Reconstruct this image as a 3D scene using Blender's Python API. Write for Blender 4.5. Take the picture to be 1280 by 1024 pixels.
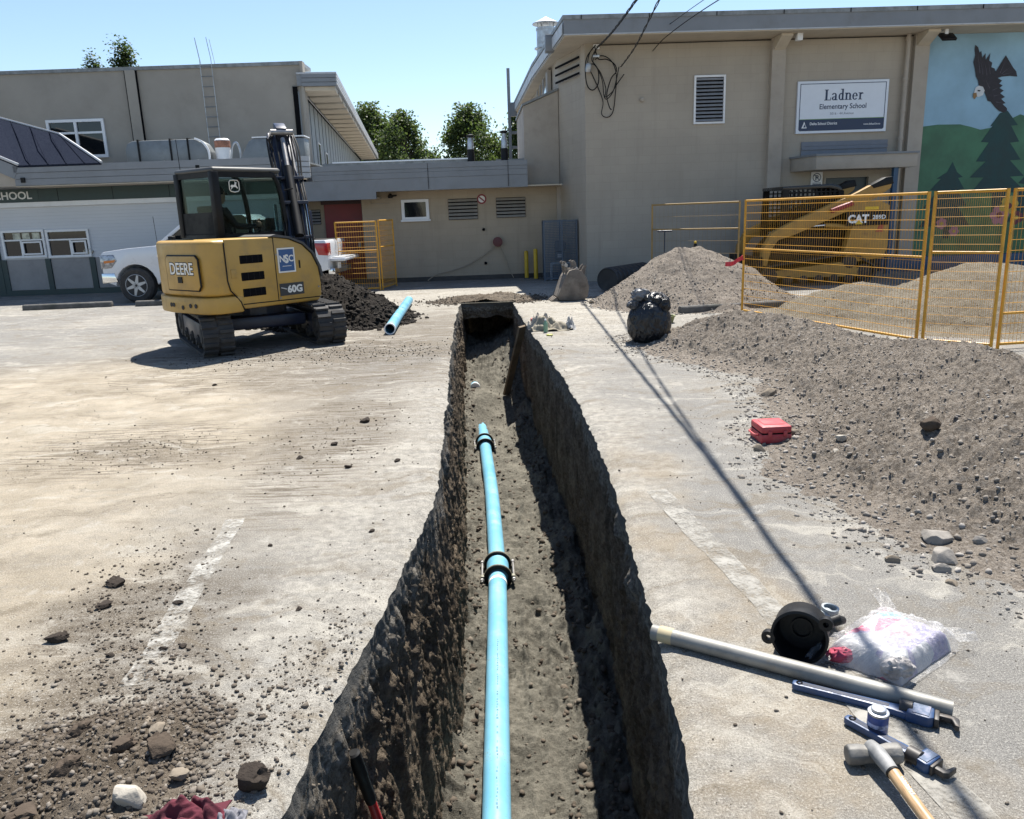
import bpy, bmesh, math, random
import numpy as np
from mathutils import Vector, Matrix

for o in list(bpy.data.objects):
    bpy.data.objects.remove(o)
scene = bpy.context.scene
C = scene.collection
R = math.radians
random.seed(7)
rng = np.random.default_rng(7)

# ------------------------------------------------------------------ camera
EYE = 1.75
cam = bpy.data.cameras.new('camera')
cam.sensor_width = 36.0
cam.lens = 36.0 * 985.0 / 1280.0
cam.clip_start = 0.05
cam.clip_end = 1500
camo = bpy.data.objects.new('camera', cam)
C.objects.link(camo)
_p, _r = R(14.0), R(2.0)
_fw = Vector((0, math.cos(_p), -math.sin(_p)))
_dn = Vector((0, -math.sin(_p), -math.cos(_p)))
_rt = Vector((1, 0, 0))
_cx = _rt * math.cos(_r) + _dn * math.sin(_r)
_cd = _dn * math.cos(_r) - _rt * math.sin(_r)
_m = Matrix.Identity(4)
for i in range(3):
    _m[i][0] = _cx[i]; _m[i][1] = -_cd[i]; _m[i][2] = -_fw[i]
_m[2][3] = EYE
camo.matrix_world = _m
scene.camera = camo

# ------------------------------------------------------------------ light
SUN_EL, SUN_AZ = R(62.0), R(17.0)        # azimuth measured from +Y towards +X
SD = Vector((math.sin(SUN_AZ) * math.cos(SUN_EL), math.cos(SUN_AZ) * math.cos(SUN_EL), math.sin(SUN_EL)))
w = bpy.data.worlds.new('World')
scene.world = w
w.use_nodes = True
wn = w.node_tree
bg = wn.nodes['Background']
sky = wn.nodes.new('ShaderNodeTexSky')
sky.sky_type = 'NISHITA'
sky.sun_disc = False
sky.sun_elevation = SUN_EL
sky.sun_rotation = SUN_AZ
sky.altitude = 0
sky.air_density = 1.0
sky.dust_density = 0.3
sky.ozone_density = 2.2
wn.links.new(sky.outputs[0], bg.inputs[0])
bg.inputs[1].default_value = 0.080
sl = bpy.data.lights.new('sun', 'SUN')
sl.energy = 5.0
sl.angle = R(0.53)
sl.color = (1.0, 0.955, 0.88)
slo = bpy.data.objects.new('sun', sl)
slo.rotation_euler = SD.to_track_quat('Z', 'Y').to_euler()
slo.location = (20, 40, 60)
C.objects.link(slo)
vs = scene.view_settings
vs.view_transform = 'Standard'
vs.look = 'None'
vs.gamma = 1.0
vs.use_curve_mapping = False
vs.exposure = 1.12

# ------------------------------------------------------------------ helpers
class MB:
    def __init__(s):
        s.v = []; s.f = []
    def add(s, vs, fs):
        o = len(s.v)
        s.v += [tuple(v) for v in vs]
        s.f += [tuple(i + o for i in f) for f in fs]
        return s
    def box(s, x0, x1, y0, y1, z0, z1, M=None):
        v = [(x0,y0,z0),(x1,y0,z0),(x1,y1,z0),(x0,y1,z0),(x0,y0,z1),(x1,y0,z1),(x1,y1,z1),(x0,y1,z1)]
        if M is not None: v = [M @ Vector(p) for p in v]
        return s.add(v, [(0,3,2,1),(4,5,6,7),(0,1,5,4),(1,2,6,5),(2,3,7,6),(3,0,4,7)])
    def prism(s, poly, axis, a, b, M=None):
        n = len(poly)
        def mk(p, q):
            return {'x': (q, p[0], p[1]), 'y': (p[0], q, p[1]), 'z': (p[0], p[1], q)}[axis]
        v = [mk(p, a) for p in poly] + [mk(p, b) for p in poly]
        if M is not None: v = [M @ Vector(p) for p in v]
        f = [tuple(range(n))[::-1], tuple(range(n, 2 * n))]
        f += [(i, (i + 1) % n, n + (i + 1) % n, n + i) for i in range(n)]
        return s.add(v, f)
    def tube(s, path, r, n=8, cap=True, M=None):
        P = [Vector(p) for p in path]
        if M is not None: P = [M @ p for p in P]
        k = len(P)
        rs = [r] * k if not isinstance(r, (list, tuple)) else r
        vs = []; up = None
        for i in range(k):
            t = (P[min(i + 1, k - 1)] - P[max(i - 1, 0)])
            if t.length < 1e-9: t = Vector((0, 0, 1))
            t.normalize()
            if up is None:
                up = Vector((0, 0, 1)) if abs(t.z) < 0.95 else Vector((1, 0, 0))
            a = t.cross(up)
            if a.length < 1e-6: a = t.orthogonal()
            a.normalize(); b = a.cross(t).normalized(); up = b
            for j in range(n):
                an = 2 * math.pi * j / n
                vs.append(P[i] + (a * math.cos(an) + b * math.sin(an)) * rs[i])
        fs = []
        for i in range(k - 1):
            for j in range(n):
                fs.append((i*n+j, i*n+(j+1) % n, (i+1)*n+(j+1) % n, (i+1)*n+j))
        if cap:
            fs.append(tuple(range(n))[::-1]); fs.append(tuple(range((k-1)*n, k*n)))
        return s.add(vs, fs)
    def lathe(s, prof, n=16, M=None, closed=False):
        # prof: (radius, height) along local z
        vs = []
        for (r, h) in prof:
            for j in range(n):
                an = 2 * math.pi * j / n
                vs.append(Vector((r * math.cos(an), r * math.sin(an), h)))
        if M is not None: vs = [M @ v for v in vs]
        k = len(prof); fs = []
        for i in range(k - 1 if not closed else k):
            i2 = (i + 1) % k
            for j in range(n):
                fs.append((i*n+j, i*n+(j+1) % n, i2*n+(j+1) % n, i2*n+j))
        if not closed:
            fs.append(tuple(range(n))[::-1]); fs.append(tuple(range((k-1)*n, k*n)))
        return s.add(vs, fs)
    def build(s, name, mat, parent=None, smooth=False, bevel=0, seg=2, recalc=True):
        me = bpy.data.meshes.new(name)
        me.from_pydata(s.v, [], s.f)
        if recalc or bevel:
            bm = bmesh.new(); bm.from_mesh(me)
            bmesh.ops.remove_doubles(bm, verts=bm.verts, dist=1e-6)
            bmesh.ops.recalc_face_normals(bm, faces=bm.faces)
            if bevel:
                ed = [e for e in bm.edges if len(e.link_faces) == 2 and e.calc_face_angle(0) > R(28)]
                bmesh.ops.bevel(bm, geom=ed, offset=bevel, segments=seg, profile=0.5, affect='EDGES', clamp_overlap=True)
            bm.to_mesh(me); bm.free()
        return link(name, me, mat, parent, smooth or bool(bevel))

def link(name, me, mat, parent=None, smooth=False):
    if mat is not None:
        me.materials.clear(); me.materials.append(mat)
    if smooth:
        me.polygons.foreach_set('use_smooth', [True] * len(me.polygons))
        try: me.set_sharp_from_angle(angle=R(38))
        except Exception: pass
    o = bpy.data.objects.new(name, me)
    C.objects.link(o)
    if parent is not None: o.parent = parent
    return o

def npmesh(name, V, F, mat, parent=None, smooth=False):
    """fast mesh from numpy verts (n,3) and quads/tris (m,k)"""
    V = np.asarray(V, dtype=np.float32); F = np.asarray(F, dtype=np.int32)
    me = bpy.data.meshes.new(name)
    me.vertices.add(len(V)); me.vertices.foreach_set('co', V.ravel())
    k = F.shape[1]
    me.loops.add(F.size); me.loops.foreach_set('vertex_index', F.ravel())
    me.polygons.add(len(F))
    me.polygons.foreach_set('loop_start', np.arange(0, F.size, k, dtype=np.int32))
    try: me.polygons.foreach_set('loop_total', np.full(len(F), k, dtype=np.int32))
    except Exception: pass
    me.update(calc_edges=True); me.validate()
    if mat is not None: me.materials.append(mat)
    if smooth: me.polygons.foreach_set('use_smooth', [True] * len(me.polygons))
    o = bpy.data.objects.new(name, me); C.objects.link(o)
    if parent is not None: o.parent = parent
    return o

def tag(o, label=None, cat=None, group=None, kind=None):
    if label: o['label'] = label
    if cat: o['category'] = cat
    if group: o['group'] = group
    if kind: o['kind'] = kind
    return o

def thing(name, label, cat, loc=(0, 0, 0), rz=0.0, group=None):
    o = bpy.data.objects.new(name, None); C.objects.link(o)
    o.location = loc; o.rotation_euler = (0, 0, rz); o.empty_display_size = 0.1
    return tag(o, label, cat, group)

def structure(o):
    o['kind'] = 'structure'; return o

def copy_tree(o, parent=None):
    c = o.copy(); C.objects.link(c); c.parent = parent
    for ch in list(o.children): copy_tree(ch, c)
    return c

def frame(origin, zdir, xhint=(1, 0, 0)):
    z = Vector(zdir).normalized(); x = Vector(xhint)
    x = x - z * x.dot(z)
    if x.length < 1e-5: x = z.orthogonal()
    x.normalize(); y = z.cross(x)
    M = Matrix.Identity(4)
    for i in range(3):
        M[i][0] = x[i]; M[i][1] = y[i]; M[i][2] = z[i]; M[i][3] = origin[i]
    return M

def text(name, s, mat, parent, o, xd, ud, size, off=0.0, ext=0.0015, align='LEFT', shear=0.0, sx=1.0, space=1.0):
    cu = bpy.data.curves.new(name, 'FONT')
    cu.body = s; cu.size = size; cu.offset = off; cu.extrude = ext; cu.align_x = align; cu.shear = shear
    cu.space_character = space
    cu.resolution_u = 3
    to = bpy.data.objects.new(name, cu); C.objects.link(to)
    dg = bpy.context.evaluated_depsgraph_get()
    me = bpy.data.meshes.new_from_object(to.evaluated_get(dg))
    bpy.data.objects.remove(to)
    xd = Vector(xd).normalized(); ud = Vector(ud).normalized(); nd = xd.cross(ud)
    M = Matrix.Identity(4)
    for i in range(3):
        M[i][0] = xd[i] * sx; M[i][1] = ud[i]; M[i][2] = nd[i]; M[i][3] = o[i]
    me.transform(M)
    return link(name, me, mat, parent)

def smooth_path(pts, n=8):
    P = [Vector(p) for p in pts]; out = []
    for i in range(len(P) - 1):
        p0 = P[max(i - 1, 0)]; p1 = P[i]; p2 = P[i + 1]; p3 = P[min(i + 2, len(P) - 1)]
        for k in range(n):
            t = k / n
            out.append(0.5 * ((2 * p1) + (p2 - p0) * t + (2 * p0 - 5 * p1 + 4 * p2 - p3) * t * t + (3 * p1 - p0 - 3 * p2 + p3) * t ** 3))
    out.append(P[-1])
    return out

# numpy noise -----------------------------------------------------------
def _hash(ix, iy, iz, seed):
    with np.errstate(over='ignore'):
        h = (ix.astype(np.int64) * 374761393 + iy.astype(np.int64) * 668265263 + iz.astype(np.int64) * 2147483647 + seed * 144665) & 0xffffffff
        h = ((h ^ (h >> 13)) * 1274126177) & 0xffffffff
        h = ((h ^ (h >> 16)) * 2246822519) & 0xffffffff
        h = h ^ (h >> 15)
    return (h & 0xffff) / 65535.0
def vnoise(x, y, z=0.0, seed=0):
    x = np.asarray(x, float); y = np.asarray(y, float); z = np.zeros_like(x) + z
    ix = np.floor(x).astype(np.int64); iy = np.floor(y).astype(np.int64); iz = np.floor(z).astype(np.int64)
    fx = x - ix; fy = y - iy; fz = z - iz
    fx = fx*fx*(3-2*fx); fy = fy*fy*(3-2*fy); fz = fz*fz*(3-2*fz)
    r = 0
    for dx in (0, 1):
        for dy in (0, 1):
            for dz in (0, 1):
                wt = (fx if dx else 1-fx) * (fy if dy else 1-fy) * (fz if dz else 1-fz)
                r = r + wt * _hash(ix+dx, iy+dy, iz+dz, seed)
    return r * 2 - 1
def fbm(x, y, z=0.0, oct=4, seed=0, gain=0.5, lac=2.03):
    a = 1.0; r = 0; t = 0
    for i in range(oct):
        r = r + a * vnoise(x, y, z, seed + i * 17); t += a
        x = np.asarray(x) * lac + 3.1; y = np.asarray(y) * lac + 1.7; z = np.asarray(z) * lac; a *= gain
    return r / t
def ridged(x, y, z=0.0, oct=3, seed=0):
    a = 1.0; r = 0; t = 0
    for i in range(oct):
        r = r + a * (1 - 2 * np.abs(vnoise(x, y, z, seed + i * 13))); t += a
        x = np.asarray(x) * 2.1 + 5; y = np.asarray(y) * 2.1 + 2; z = np.asarray(z) * 2.1; a *= 0.5
    return r / t

# materials --------------------------------------------------------------
class NT:
    def __init__(s, name):
        s.m = bpy.data.materials.new(name); s.m.use_nodes = True
        s.t = s.m.node_tree; s.n = s.t.nodes; s.b = s.n['Principled BSDF']; s.out = s.n['Material Output']
        s._c = None
    def L(s, a, b): s.t.links.new(a, b)
    def coord(s, kind='Object'):
        if s._c is None: s._c = s.n.new('ShaderNodeTexCoord')
        return s._c.outputs[kind]
    def map(s, scale=(1, 1, 1), loc=(0, 0, 0), rot=(0, 0, 0), vec=None):
        m = s.n.new('ShaderNodeMapping'); s.L(vec or s.coord(), m.inputs[0])
        m.inputs['Location'].default_value = loc; m.inputs['Rotation'].default_value = rot; m.inputs['Scale'].default_value = scale
        return m.outputs[0]
    def noise(s, scale=5, detail=4, rough=0.55, vec=None, dist=0.0, color=False):
        n = s.n.new('ShaderNodeTexNoise'); n.inputs['Scale'].default_value = scale
        n.inputs['Detail'].default_value = detail; n.inputs['Roughness'].default_value = rough; n.inputs['Distortion'].default_value = dist
        s.L(vec or s.coord(), n.inputs['Vector'])
        return n.outputs['Color' if color else 'Fac']
    def voro(s, scale=5, vec=None, feature='F1', out='Distance', rnd=1.0):
        n = s.n.new('ShaderNodeTexVoronoi'); n.feature = feature; n.inputs['Scale'].default_value = scale
        n.inputs['Randomness'].default_value = rnd
        s.L(vec or s.coord(), n.inputs['Vector']); return n.outputs[out]
    def sock(s, x, inp):
        if isinstance(x, (int, float)): inp.default_value = x
        elif isinstance(x, (tuple, list)): inp.default_value = tuple(x) + ((1,) if len(x) == 3 and len(inp.default_value) == 4 else ())
        else: s.L(x, inp)
    def math(s, op, a, b=0.0, clamp=False):
        n = s.n.new('ShaderNodeMath'); n.operation = op; n.use_clamp = clamp
        s.sock(a, n.inputs[0]); s.sock(b, n.inputs[1]); return n.outputs[0]
    def mix(s, f, a, b, mode='MIX'):
        n = s.n.new('ShaderNodeMix'); n.data_type = 'RGBA'; n.blend_type = mode
        s.sock(f, n.inputs[0]); s.sock(a, n.inputs[6]); s.sock(b, n.inputs[7]); return n.outputs[2]
    def rng(s, x, a, b, c=0.0, d=1.0, smooth=True):
        n = s.n.new('ShaderNodeMapRange'); n.interpolation_type = 'SMOOTHSTEP' if smooth else 'LINEAR'
        s.sock(x, n.inputs[0])
        for i, v in zip((1, 2, 3, 4), (a, b, c, d)): n.inputs[i].default_value = v
        return n.outputs[0]
    def sep(s, vec=None):
        n = s.n.new('ShaderNodeSeparateXYZ'); s.L(vec or s.coord(), n.inputs[0]); return n.outputs
    def island(s):
        return s.n.new('ShaderNodeNewGeometry').outputs['Random Per Island']
    def objrand(s):
        return s.n.new('ShaderNodeObjectInfo').outputs['Random']
    def bump(s, h, strength=0.3, dist=0.01):
        n = s.n.new('ShaderNodeBump'); n.inputs['Strength'].default_value = strength; n.inputs['Distance'].default_value = dist
        s.L(h, n.inputs['Height'])
        if s.b.inputs['Normal'].is_linked:
            s.L(s.b.inputs['Normal'].links[0].from_socket, n.inputs['Normal'])
        s.L(n.outputs[0], s.b.inputs['Normal']); return s
    def col(s, c): s.sock(c, s.b.inputs['Base Color']); return s
    def set(s, rough=None, metal=None, spec=None, **k):
        if rough is not None: s.sock(rough, s.b.inputs['Roughness'])
        if metal is not None: s.sock(metal, s.b.inputs['Metallic'])
        if spec is not None: s.b.inputs['Specular IOR Level'].default_value = spec
        for kk, v in k.items(): s.sock(v, s.b.inputs[kk.replace('_', ' ')])
        return s

def simple(name, c, rough=0.6, metal=0.0, var=0.12, scale=6.0, bump=0.0, bscale=60.0, dirt=None, dscale=2.5, damt=0.35, spec=0.5, coat=0.0):
    """painted / solid surface with tonal variation, some grime and fine relief"""
    n = NT(name)
    f = n.noise(scale, 5, 0.6)
    dk = tuple(x * (1 - var) for x in c); lt = tuple(min(1, x * (1 + var)) for x in c)
    base = n.mix(n.rng(f, 0.3, 0.7), dk, lt)
    if dirt is not None:
        g = n.noise(dscale, 8, 0.68)
        base = n.mix(n.rng(g, 0.46, 0.74, 0.0, damt), base, dirt)
        n.set(rough=n.rng(g, 0.4, 0.75, rough, min(1, rough + 0.25)))
    else:
        n.set(rough=n.rng(f, 0.2, 0.8, max(0, rough - 0.06), min(1, rough + 0.06)))
    n.col(base).set(metal=metal, spec=spec)
    if coat: n.b.inputs['Coat Weight'].default_value = coat; n.b.inputs['Coat Roughness'].default_value = 0.12
    if bump: n.bump(n.noise(bscale, 6, 0.6), bump, 0.01)
    return n.m

def glass(name, tint=(0.5, 0.55, 0.55), refl=0.25):
    n = NT(name)
    tr = n.n.new('ShaderNodeBsdfTransparent'); tr.inputs[0].default_value = tint + (1,)
    gl = n.n.new('ShaderNodeBsdfGlossy'); gl.inputs['Roughness'].default_value = 0.03; gl.inputs[0].default_value = (0.9, 0.95, 1, 1)
    lw = n.n.new('ShaderNodeLayerWeight'); lw.inputs[0].default_value = refl
    mx = n.n.new('ShaderNodeMixShader')
    n.L(lw.outputs['Fresnel'], mx.inputs[0]); n.L(tr.outputs[0], mx.inputs[1]); n.L(gl.outputs[0], mx.inputs[2])
    n.L(mx.outputs[0], n.out.inputs[0]); n.n.remove(n.b)
    return n.m

M = {}
def block_wall(name, c, course=0.2, length=0.4):
    """painted concrete block: faint joints, mottling, rain streaks"""
    n = NT(name)
    br = n.n.new('ShaderNodeTexBrick')
    n.L(n.map(rot=(R(90), 0, 0)), br.inputs['Vector'])
    br.inputs['Scale'].default_value = 1.0
    br.inputs['Brick Width'].default_value = length; br.inputs['Row Height'].default_value = course
    br.inputs['Mortar Size'].default_value = 0.005; br.inputs['Mortar Smooth'].default_value = 0.6
    br.inputs['Color1'].default_value = (1, 1, 1, 1); br.inputs['Color2'].default_value = (0.96, 0.96, 0.96, 1); br.inputs['Mortar'].default_value = (0.86, 0.86, 0.86, 1)
    f = n.noise(0.7, 6, 0.6)
    base = n.mix(n.rng(f, 0.3, 0.7), tuple(x * 0.93 for x in c), tuple(x * 1.05 for x in c))
    base = n.mix(1.0, base, br.outputs[0], 'MULTIPLY')
    st = n.noise(1.0, 5, 0.6, vec=n.map(scale=(5, 5, 0.35)))
    base = n.mix(n.rng(st, 0.52, 0.78, 0, 0.32), base, tuple(x * 0.60 for x in c))
    ptc = n.noise(0.35, 3, 0.4, vec=n.map(loc=(3, 0, 1), scale=(1, 1, 1.6)))
    base = n.mix(n.rng(ptc, 0.56, 0.575, 0, 0.22), base, tuple(x * 1.12 for x in c))
    n.col(base).set(rough=0.75, spec=0.3)
    n.bump(br.outputs['Fac'], -0.25, 0.004)
    n.bump(n.noise(90, 5, 0.6), 0.12, 0.004)
    return n.m
M['wall'] = block_wall('beige_block_paint', (0.385, 0.338, 0.275))
M['wall_low'] = block_wall('tan_block_paint', (0.385, 0.322, 0.243))
M['wall_gym'] = simple('beige_stucco', (0.325, 0.297, 0.255), 0.85, var=0.08, scale=0.6, bump=0.15, bscale=120, dirt=(0.19, 0.175, 0.155), dscale=0.8, damt=0.35, spec=0.3)
M['wall_trim'] = simple('beige_trim_paint', (0.37, 0.325, 0.27), 0.7, var=0.06, scale=1.5, bump=0.08, dirt=(0.25, 0.22, 0.18), damt=0.3)
M['fascia'] = simple('grey_fascia_metal', (0.20, 0.212, 0.225), 0.5, var=0.06, scale=1.0, dirt=(0.17, 0.17, 0.165), damt=0.4, spec=0.4)
M['fascia_lt'] = simple('pale_flashing', (0.46, 0.47, 0.48), 0.45, var=0.08, scale=2, dirt=(0.22, 0.22, 0.21), dscale=4, damt=0.5)
M['cap'] = simple('weathered_flashing', (0.22, 0.23, 0.23), 0.5, var=0.2, scale=4, dirt=(0.10, 0.11, 0.10), dscale=6, damt=0.6)
M['soffit'] = simple('cream_soffit', (0.50, 0.44, 0.35), 0.8, var=0.06, scale=2, bump=0.06, dirt=(0.32, 0.28, 0.22), damt=0.3)
M['white'] = simple('white_paint', (0.74, 0.75, 0.76), 0.4, var=0.04, scale=3, dirt=(0.5, 0.49, 0.46), damt=0.2)
M['siding'] = simple('white_siding', (0.50, 0.52, 0.55), 0.55, var=0.05, scale=1, dirt=(0.42, 0.42, 0.41), damt=0.25)
M['panel'] = simple('grey_panel', (0.28, 0.27, 0.265), 0.7, var=0.07, scale=2, dirt=(0.18, 0.17, 0.16), damt=0.3)
M['green'] = simple('dark_green_paint', (0.022, 0.045, 0.045), 0.5, var=0.1, scale=3)
M['letter'] = simple('pale_lettering', (0.68, 0.68, 0.66), 0.5, var=0.05)
M['red_door'] = simple('dark_red_paint', (0.20, 0.028, 0.03), 0.5, var=0.1, scale=2)
M['dark'] = simple('black_recess', (0.007, 0.007, 0.008), 0.9, spec=0.05)
M['slat'] = simple('louvre_slat', (0.34, 0.31, 0.27), 0.6, var=0.1)
M['slat_grey'] = simple('grey_louvre_slat', (0.33, 0.33, 0.34), 0.5, var=0.1)
M['galv'] = simple('galvanised_sheet', (0.45, 0.47, 0.49), 0.38, 0.75, var=0.15, scale=9, dirt=(0.25, 0.25, 0.25), dscale=5, damt=0.4)
M['duct'] = simple('weathered_duct', (0.20, 0.215, 0.22), 0.5, 0.4, var=0.15, scale=5, dirt=(0.11, 0.11, 0.11), damt=0.5)
M['black'] = simple('black_plastic', (0.006, 0.006, 0.0065), 0.5, var=0.2, scale=8, dirt=(0.014, 0.013, 0.012), damt=0.2, spec=0.25)
M['rubber'] = simple('dusty_rubber', (0.028, 0.027, 0.027), 0.75, var=0.2, scale=8, bump=0.2, bscale=80, dirt=(0.12, 0.105, 0.085), dscale=6, damt=0.55)
M['steel'] = simple('worn_steel', (0.32, 0.31, 0.30), 0.45, 0.7, var=0.2, scale=14, dirt=(0.12, 0.09, 0.065), dscale=9, damt=0.5, bump=0.08)
M['pane'] = NT('dark_window_glass').col((0.010, 0.012, 0.014)).set(rough=0.05, spec=0.6).m
M['cabglass'] = glass('tinted_cab_glass', (0.66, 0.74, 0.73), 0.10)
M['carglass'] = glass('car_glass', (0.30, 0.34, 0.34), 0.25)
M['yellow'] = simple('fence_yellow', (0.60, 0.30, 0.022), 0.45, var=0.1, scale=4, dirt=(0.28, 0.17, 0.05), dscale=9, damt=0.5)
M['jd'] = simple('machine_yellow', (0.43, 0.255, 0.05), 0.45, var=0.08, scale=2, dirt=(0.24, 0.17, 0.085), dscale=3.5, damt=0.55, coat=0.15)
M['cat'] = simple('loader_yellow', (0.36, 0.20, 0.045), 0.6, var=0.1, scale=2, dirt=(0.14, 0.10, 0.065), dscale=4, damt=0.6)
M['navy'] = simple('navy_steel', (0.014, 0.02, 0.042), 0.38, 0.1, var=0.2, scale=6, dirt=(0.07, 0.065, 0.06), damt=0.4)
M['truck'] = simple('white_car_paint', (0.62, 0.64, 0.67), 0.3, var=0.02, scale=2, coat=0.6)
M['alloy'] = simple('alloy_wheel', (0.42, 0.43, 0.44), 0.35, 0.3, var=0.1)
M['chrome'] = simple('chrome', (0.7, 0.71, 0.73), 0.15, 1.0, var=0.05)
def pvc_mat():
    n = NT('blue_pvc'); g = n.noise(3, 5, 0.6); s_ = n.noise(55, 4, 0.7); d_ = n.noise(5, 8, 0.7)
    c_ = n.mix(n.rng(g, 0.3, 0.7), (0.13, 0.35, 0.49), (0.17, 0.41, 0.54))
    c_ = n.mix(n.rng(d_, 0.52, 0.72, 0, 0.45), c_, (0.27, 0.36, 0.37))
    c_ = n.mix(n.rng(n.math('ADD', s_, n.math('MULTIPLY', d_, 0.35)), 0.80, 0.86, 0, 0.9), c_, (0.16, 0.15, 0.11))
    n.col(c_).set(rough=n.rng(d_, 0.4, 0.7, 0.32, 0.6)); return n.m
M['blue_pvc'] = pvc_mat()
# ------------------------------------------------------------------ ground + trench
TL = np.array([(0.6,-.76),(2.02,-.763),(2.32,-.746),(2.69,-.70),(3.32,-.63),(4.04,-.555),(4.95,-.522),(6.33,-.566),(8.25,-.675),(10.93,-.807),(14.42,-.963),(16.1,-.98),(18.2,-.98)])
TR = np.array([(0.6,.49),(1.96,.50),(2.29,.52),(2.89,.562),(3.55,.60),(4.54,.64),(5.42,.672),(6.17,.668),(7.66,.603),(9.44,.507),(11.8,.343),(14.97,.143),(16.1,.09),(18.2,.05)])
Y0, Y1 = 0.7, 16.1
def _sm(T, y):
    r = 0
    for d in (-.3, -.15, 0, .15, .3): r = r + np.interp(y + d, T[:, 0], T[:, 1])
    return r / 5
def edge_l(y): return _sm(TL, y) + 0.022 * vnoise(y * 2.3, y * 0 + 3.3) + 0.011 * vnoise(y * 11, y * 0 + 1.3) + 0.006 * vnoise(y * 37, y * 0 + 7.7)
def edge_r(y): return _sm(TR, y) + 0.022 * vnoise(y * 2.1, y * 0 + 9.3) + 0.011 * vnoise(y * 12, y * 0 + 5.3) + 0.006 * vnoise(y * 41, y * 0 + 2.7)
CURBX = 60.0

def ground_material():
    n = NT('dusty_asphalt')
    pos = n.coord()
    big = n.noise(0.55, 5, 0.6)
    mid = n.noise(2.2, 7, 0.65)
    fine = n.noise(16, 6, 0.7)
    grain = n.noise(260, 3, 0.6)
    dx = n.noise(0.9, 4, 0.6, vec=n.map(loc=(7, 3, 0)), color=True)
    # warped position
    wv = n.n.new('ShaderNodeVectorMath'); wv.operation = 'MULTIPLY_ADD'
    n.L(dx, wv.inputs[0]); wv.inputs[1].default_value = (1.7, 1.7, 0); n.L(pos, wv.inputs[2])
    wp = n.n.new('ShaderNodeVectorMath'); wp.operation = 'SUBTRACT'; n.L(wv.outputs[0], wp.inputs[0]); wp.inputs[1].default_value = (0.85, 0.85, 0)
    wpos = wp.outputs[0]
    def blob(cx, cy, rx, ry, rot=0.0, soft=0.45, warp=True):
        mp = n.map(scale=(1.0 / rx, 1.0 / ry, 0), vec=n.map(loc=(-cx, -cy, 0), vec=(wpos if warp else pos)) if rot == 0 else
                   n.map(rot=(0, 0, -rot), vec=n.map(loc=(-cx, -cy, 0), vec=(wpos if warp else pos))))
        ln = n.n.new('ShaderNodeVectorMath'); ln.operation = 'LENGTH'; n.L(mp, ln.inputs[0])
        return n.rng(ln.outputs['Value'], 1 - soft, 1 + soft * 0.4, 1, 0)
    sx = n.sep()
    # clean asphalt with pale aggregate
    asp = n.mix(n.rng(grain, 0.36, 0.66), (0.075, 0.074, 0.072), (0.27, 0.262, 0.245))
    asp = n.mix(n.rng(mid, 0.3, 0.75, 0, 0.45), asp, (0.20, 0.195, 0.185))
    # dust film everywhere, thick tan film to the left of the trench
    pale = n.mix(n.rng(fine, 0.3, 0.7), (0.235, 0.215, 0.18), (0.40, 0.375, 0.325))
    tan = n.mix(n.rng(mid, 0.3, 0.7), (0.255, 0.217, 0.16), (0.375, 0.325, 0.25))
    streak = n.noise(1.0, 5, 0.7, vec=n.map(scale=(1.2, 9, 1), rot=(0, 0, R(-6))))
    tanm = n.math('MAXIMUM', blob(-5.0, 6.3, 3.9, 4.6), blob(-3.3, 2.6, 2.0, 2.2))
    tanm = n.math('MULTIPLY', tanm, n.rng(n.math('ADD', fine, n.math('MULTIPLY', streak, 0.8)), 0.55, 0.95, 0.55, 1))
    farm = blob(-1.0, 15, 5.4, 5.5)
    nearm = blob(-0.2, 5.5, 1.55, 6.2)
    palem = n.math('MAXIMUM', n.math('MULTIPLY', farm, 0.92), n.math('MULTIPLY', nearm, 0.75))
    palem = n.math('MAXIMUM', palem, n.rng(big, 0.42, 0.66, 0.12, 0.55))
    palem = n.math('MULTIPLY', palem, n.rng(n.math('ADD', fine, streak), 0.7, 1.15, 0.45, 1.0))
    c = n.mix(palem, asp, pale)
    c = n.mix(tanm, c, tan)
    tan2 = n.math('MULTIPLY', blob(0.85, 3.2, 0.5, 3.0), n.rng(mid, 0.4, 0.62, 0.1, 0.7))
    c = n.mix(tan2, c, (0.25, 0.205, 0.145))
    # wet / dark soil tracked across the lot
    drk = n.math('MAXIMUM', blob(-2.6, 10.7, 3.0, 1.15), n.math('MULTIPLY', blob(-1.9, 9.2, 1.3, 1.6), 0.55))
    drk = n.math('MAXIMUM', drk, n.math('MULTIPLY', blob(-2.0, 12.6, 2.3, 2.2), 0.8))
    drk = n.math('MAXIMUM', drk, n.math('MULTIPLY', blob(-0.4, 16.7, 1.3, 0.6), 0.7))
    drk = n.math('MAXIMUM', drk, n.math('MULTIPLY', blob(-1.5, 2.6, 0.65, 1.6, rot=R(12)), 0.95))
    drk = n.math('MAXIMUM', drk, n.math('MULTIPLY', blob(-2.9, 6.1, 0.9, 0.5), 0.6))
    drk = n.math('MAXIMUM', drk, n.math('MULTIPLY', blob(-1.55, 6.6, 0.7, 1.3), 0.55))
    drk = n.math('MULTIPLY', drk, n.rng(n.math('ADD', n.math('MULTIPLY', streak, 1.3), fine), 0.82, 1.28, 0.0, 1.0))
    c = n.mix(n.math('MULTIPLY', drk, 0.9), c, (0.085, 0.068, 0.05))
    # lug prints left by the tracks: short bars in strips, and smeared sweeps
    lug = n.noise(1.0, 3, 0.6, vec=n.map(scale=(2.2, 26, 1), rot=(0, 0, R(4))))
    strip_ = n.math('MAXIMUM', blob(-1.5, 6.4, 0.55, 2.3, warp=False), n.math('MAXIMUM', blob(-3.1, 6.2, 1.1, 0.9, warp=False), blob(-2.6, 9.0, 2.8, 1.0, warp=False)))
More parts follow.
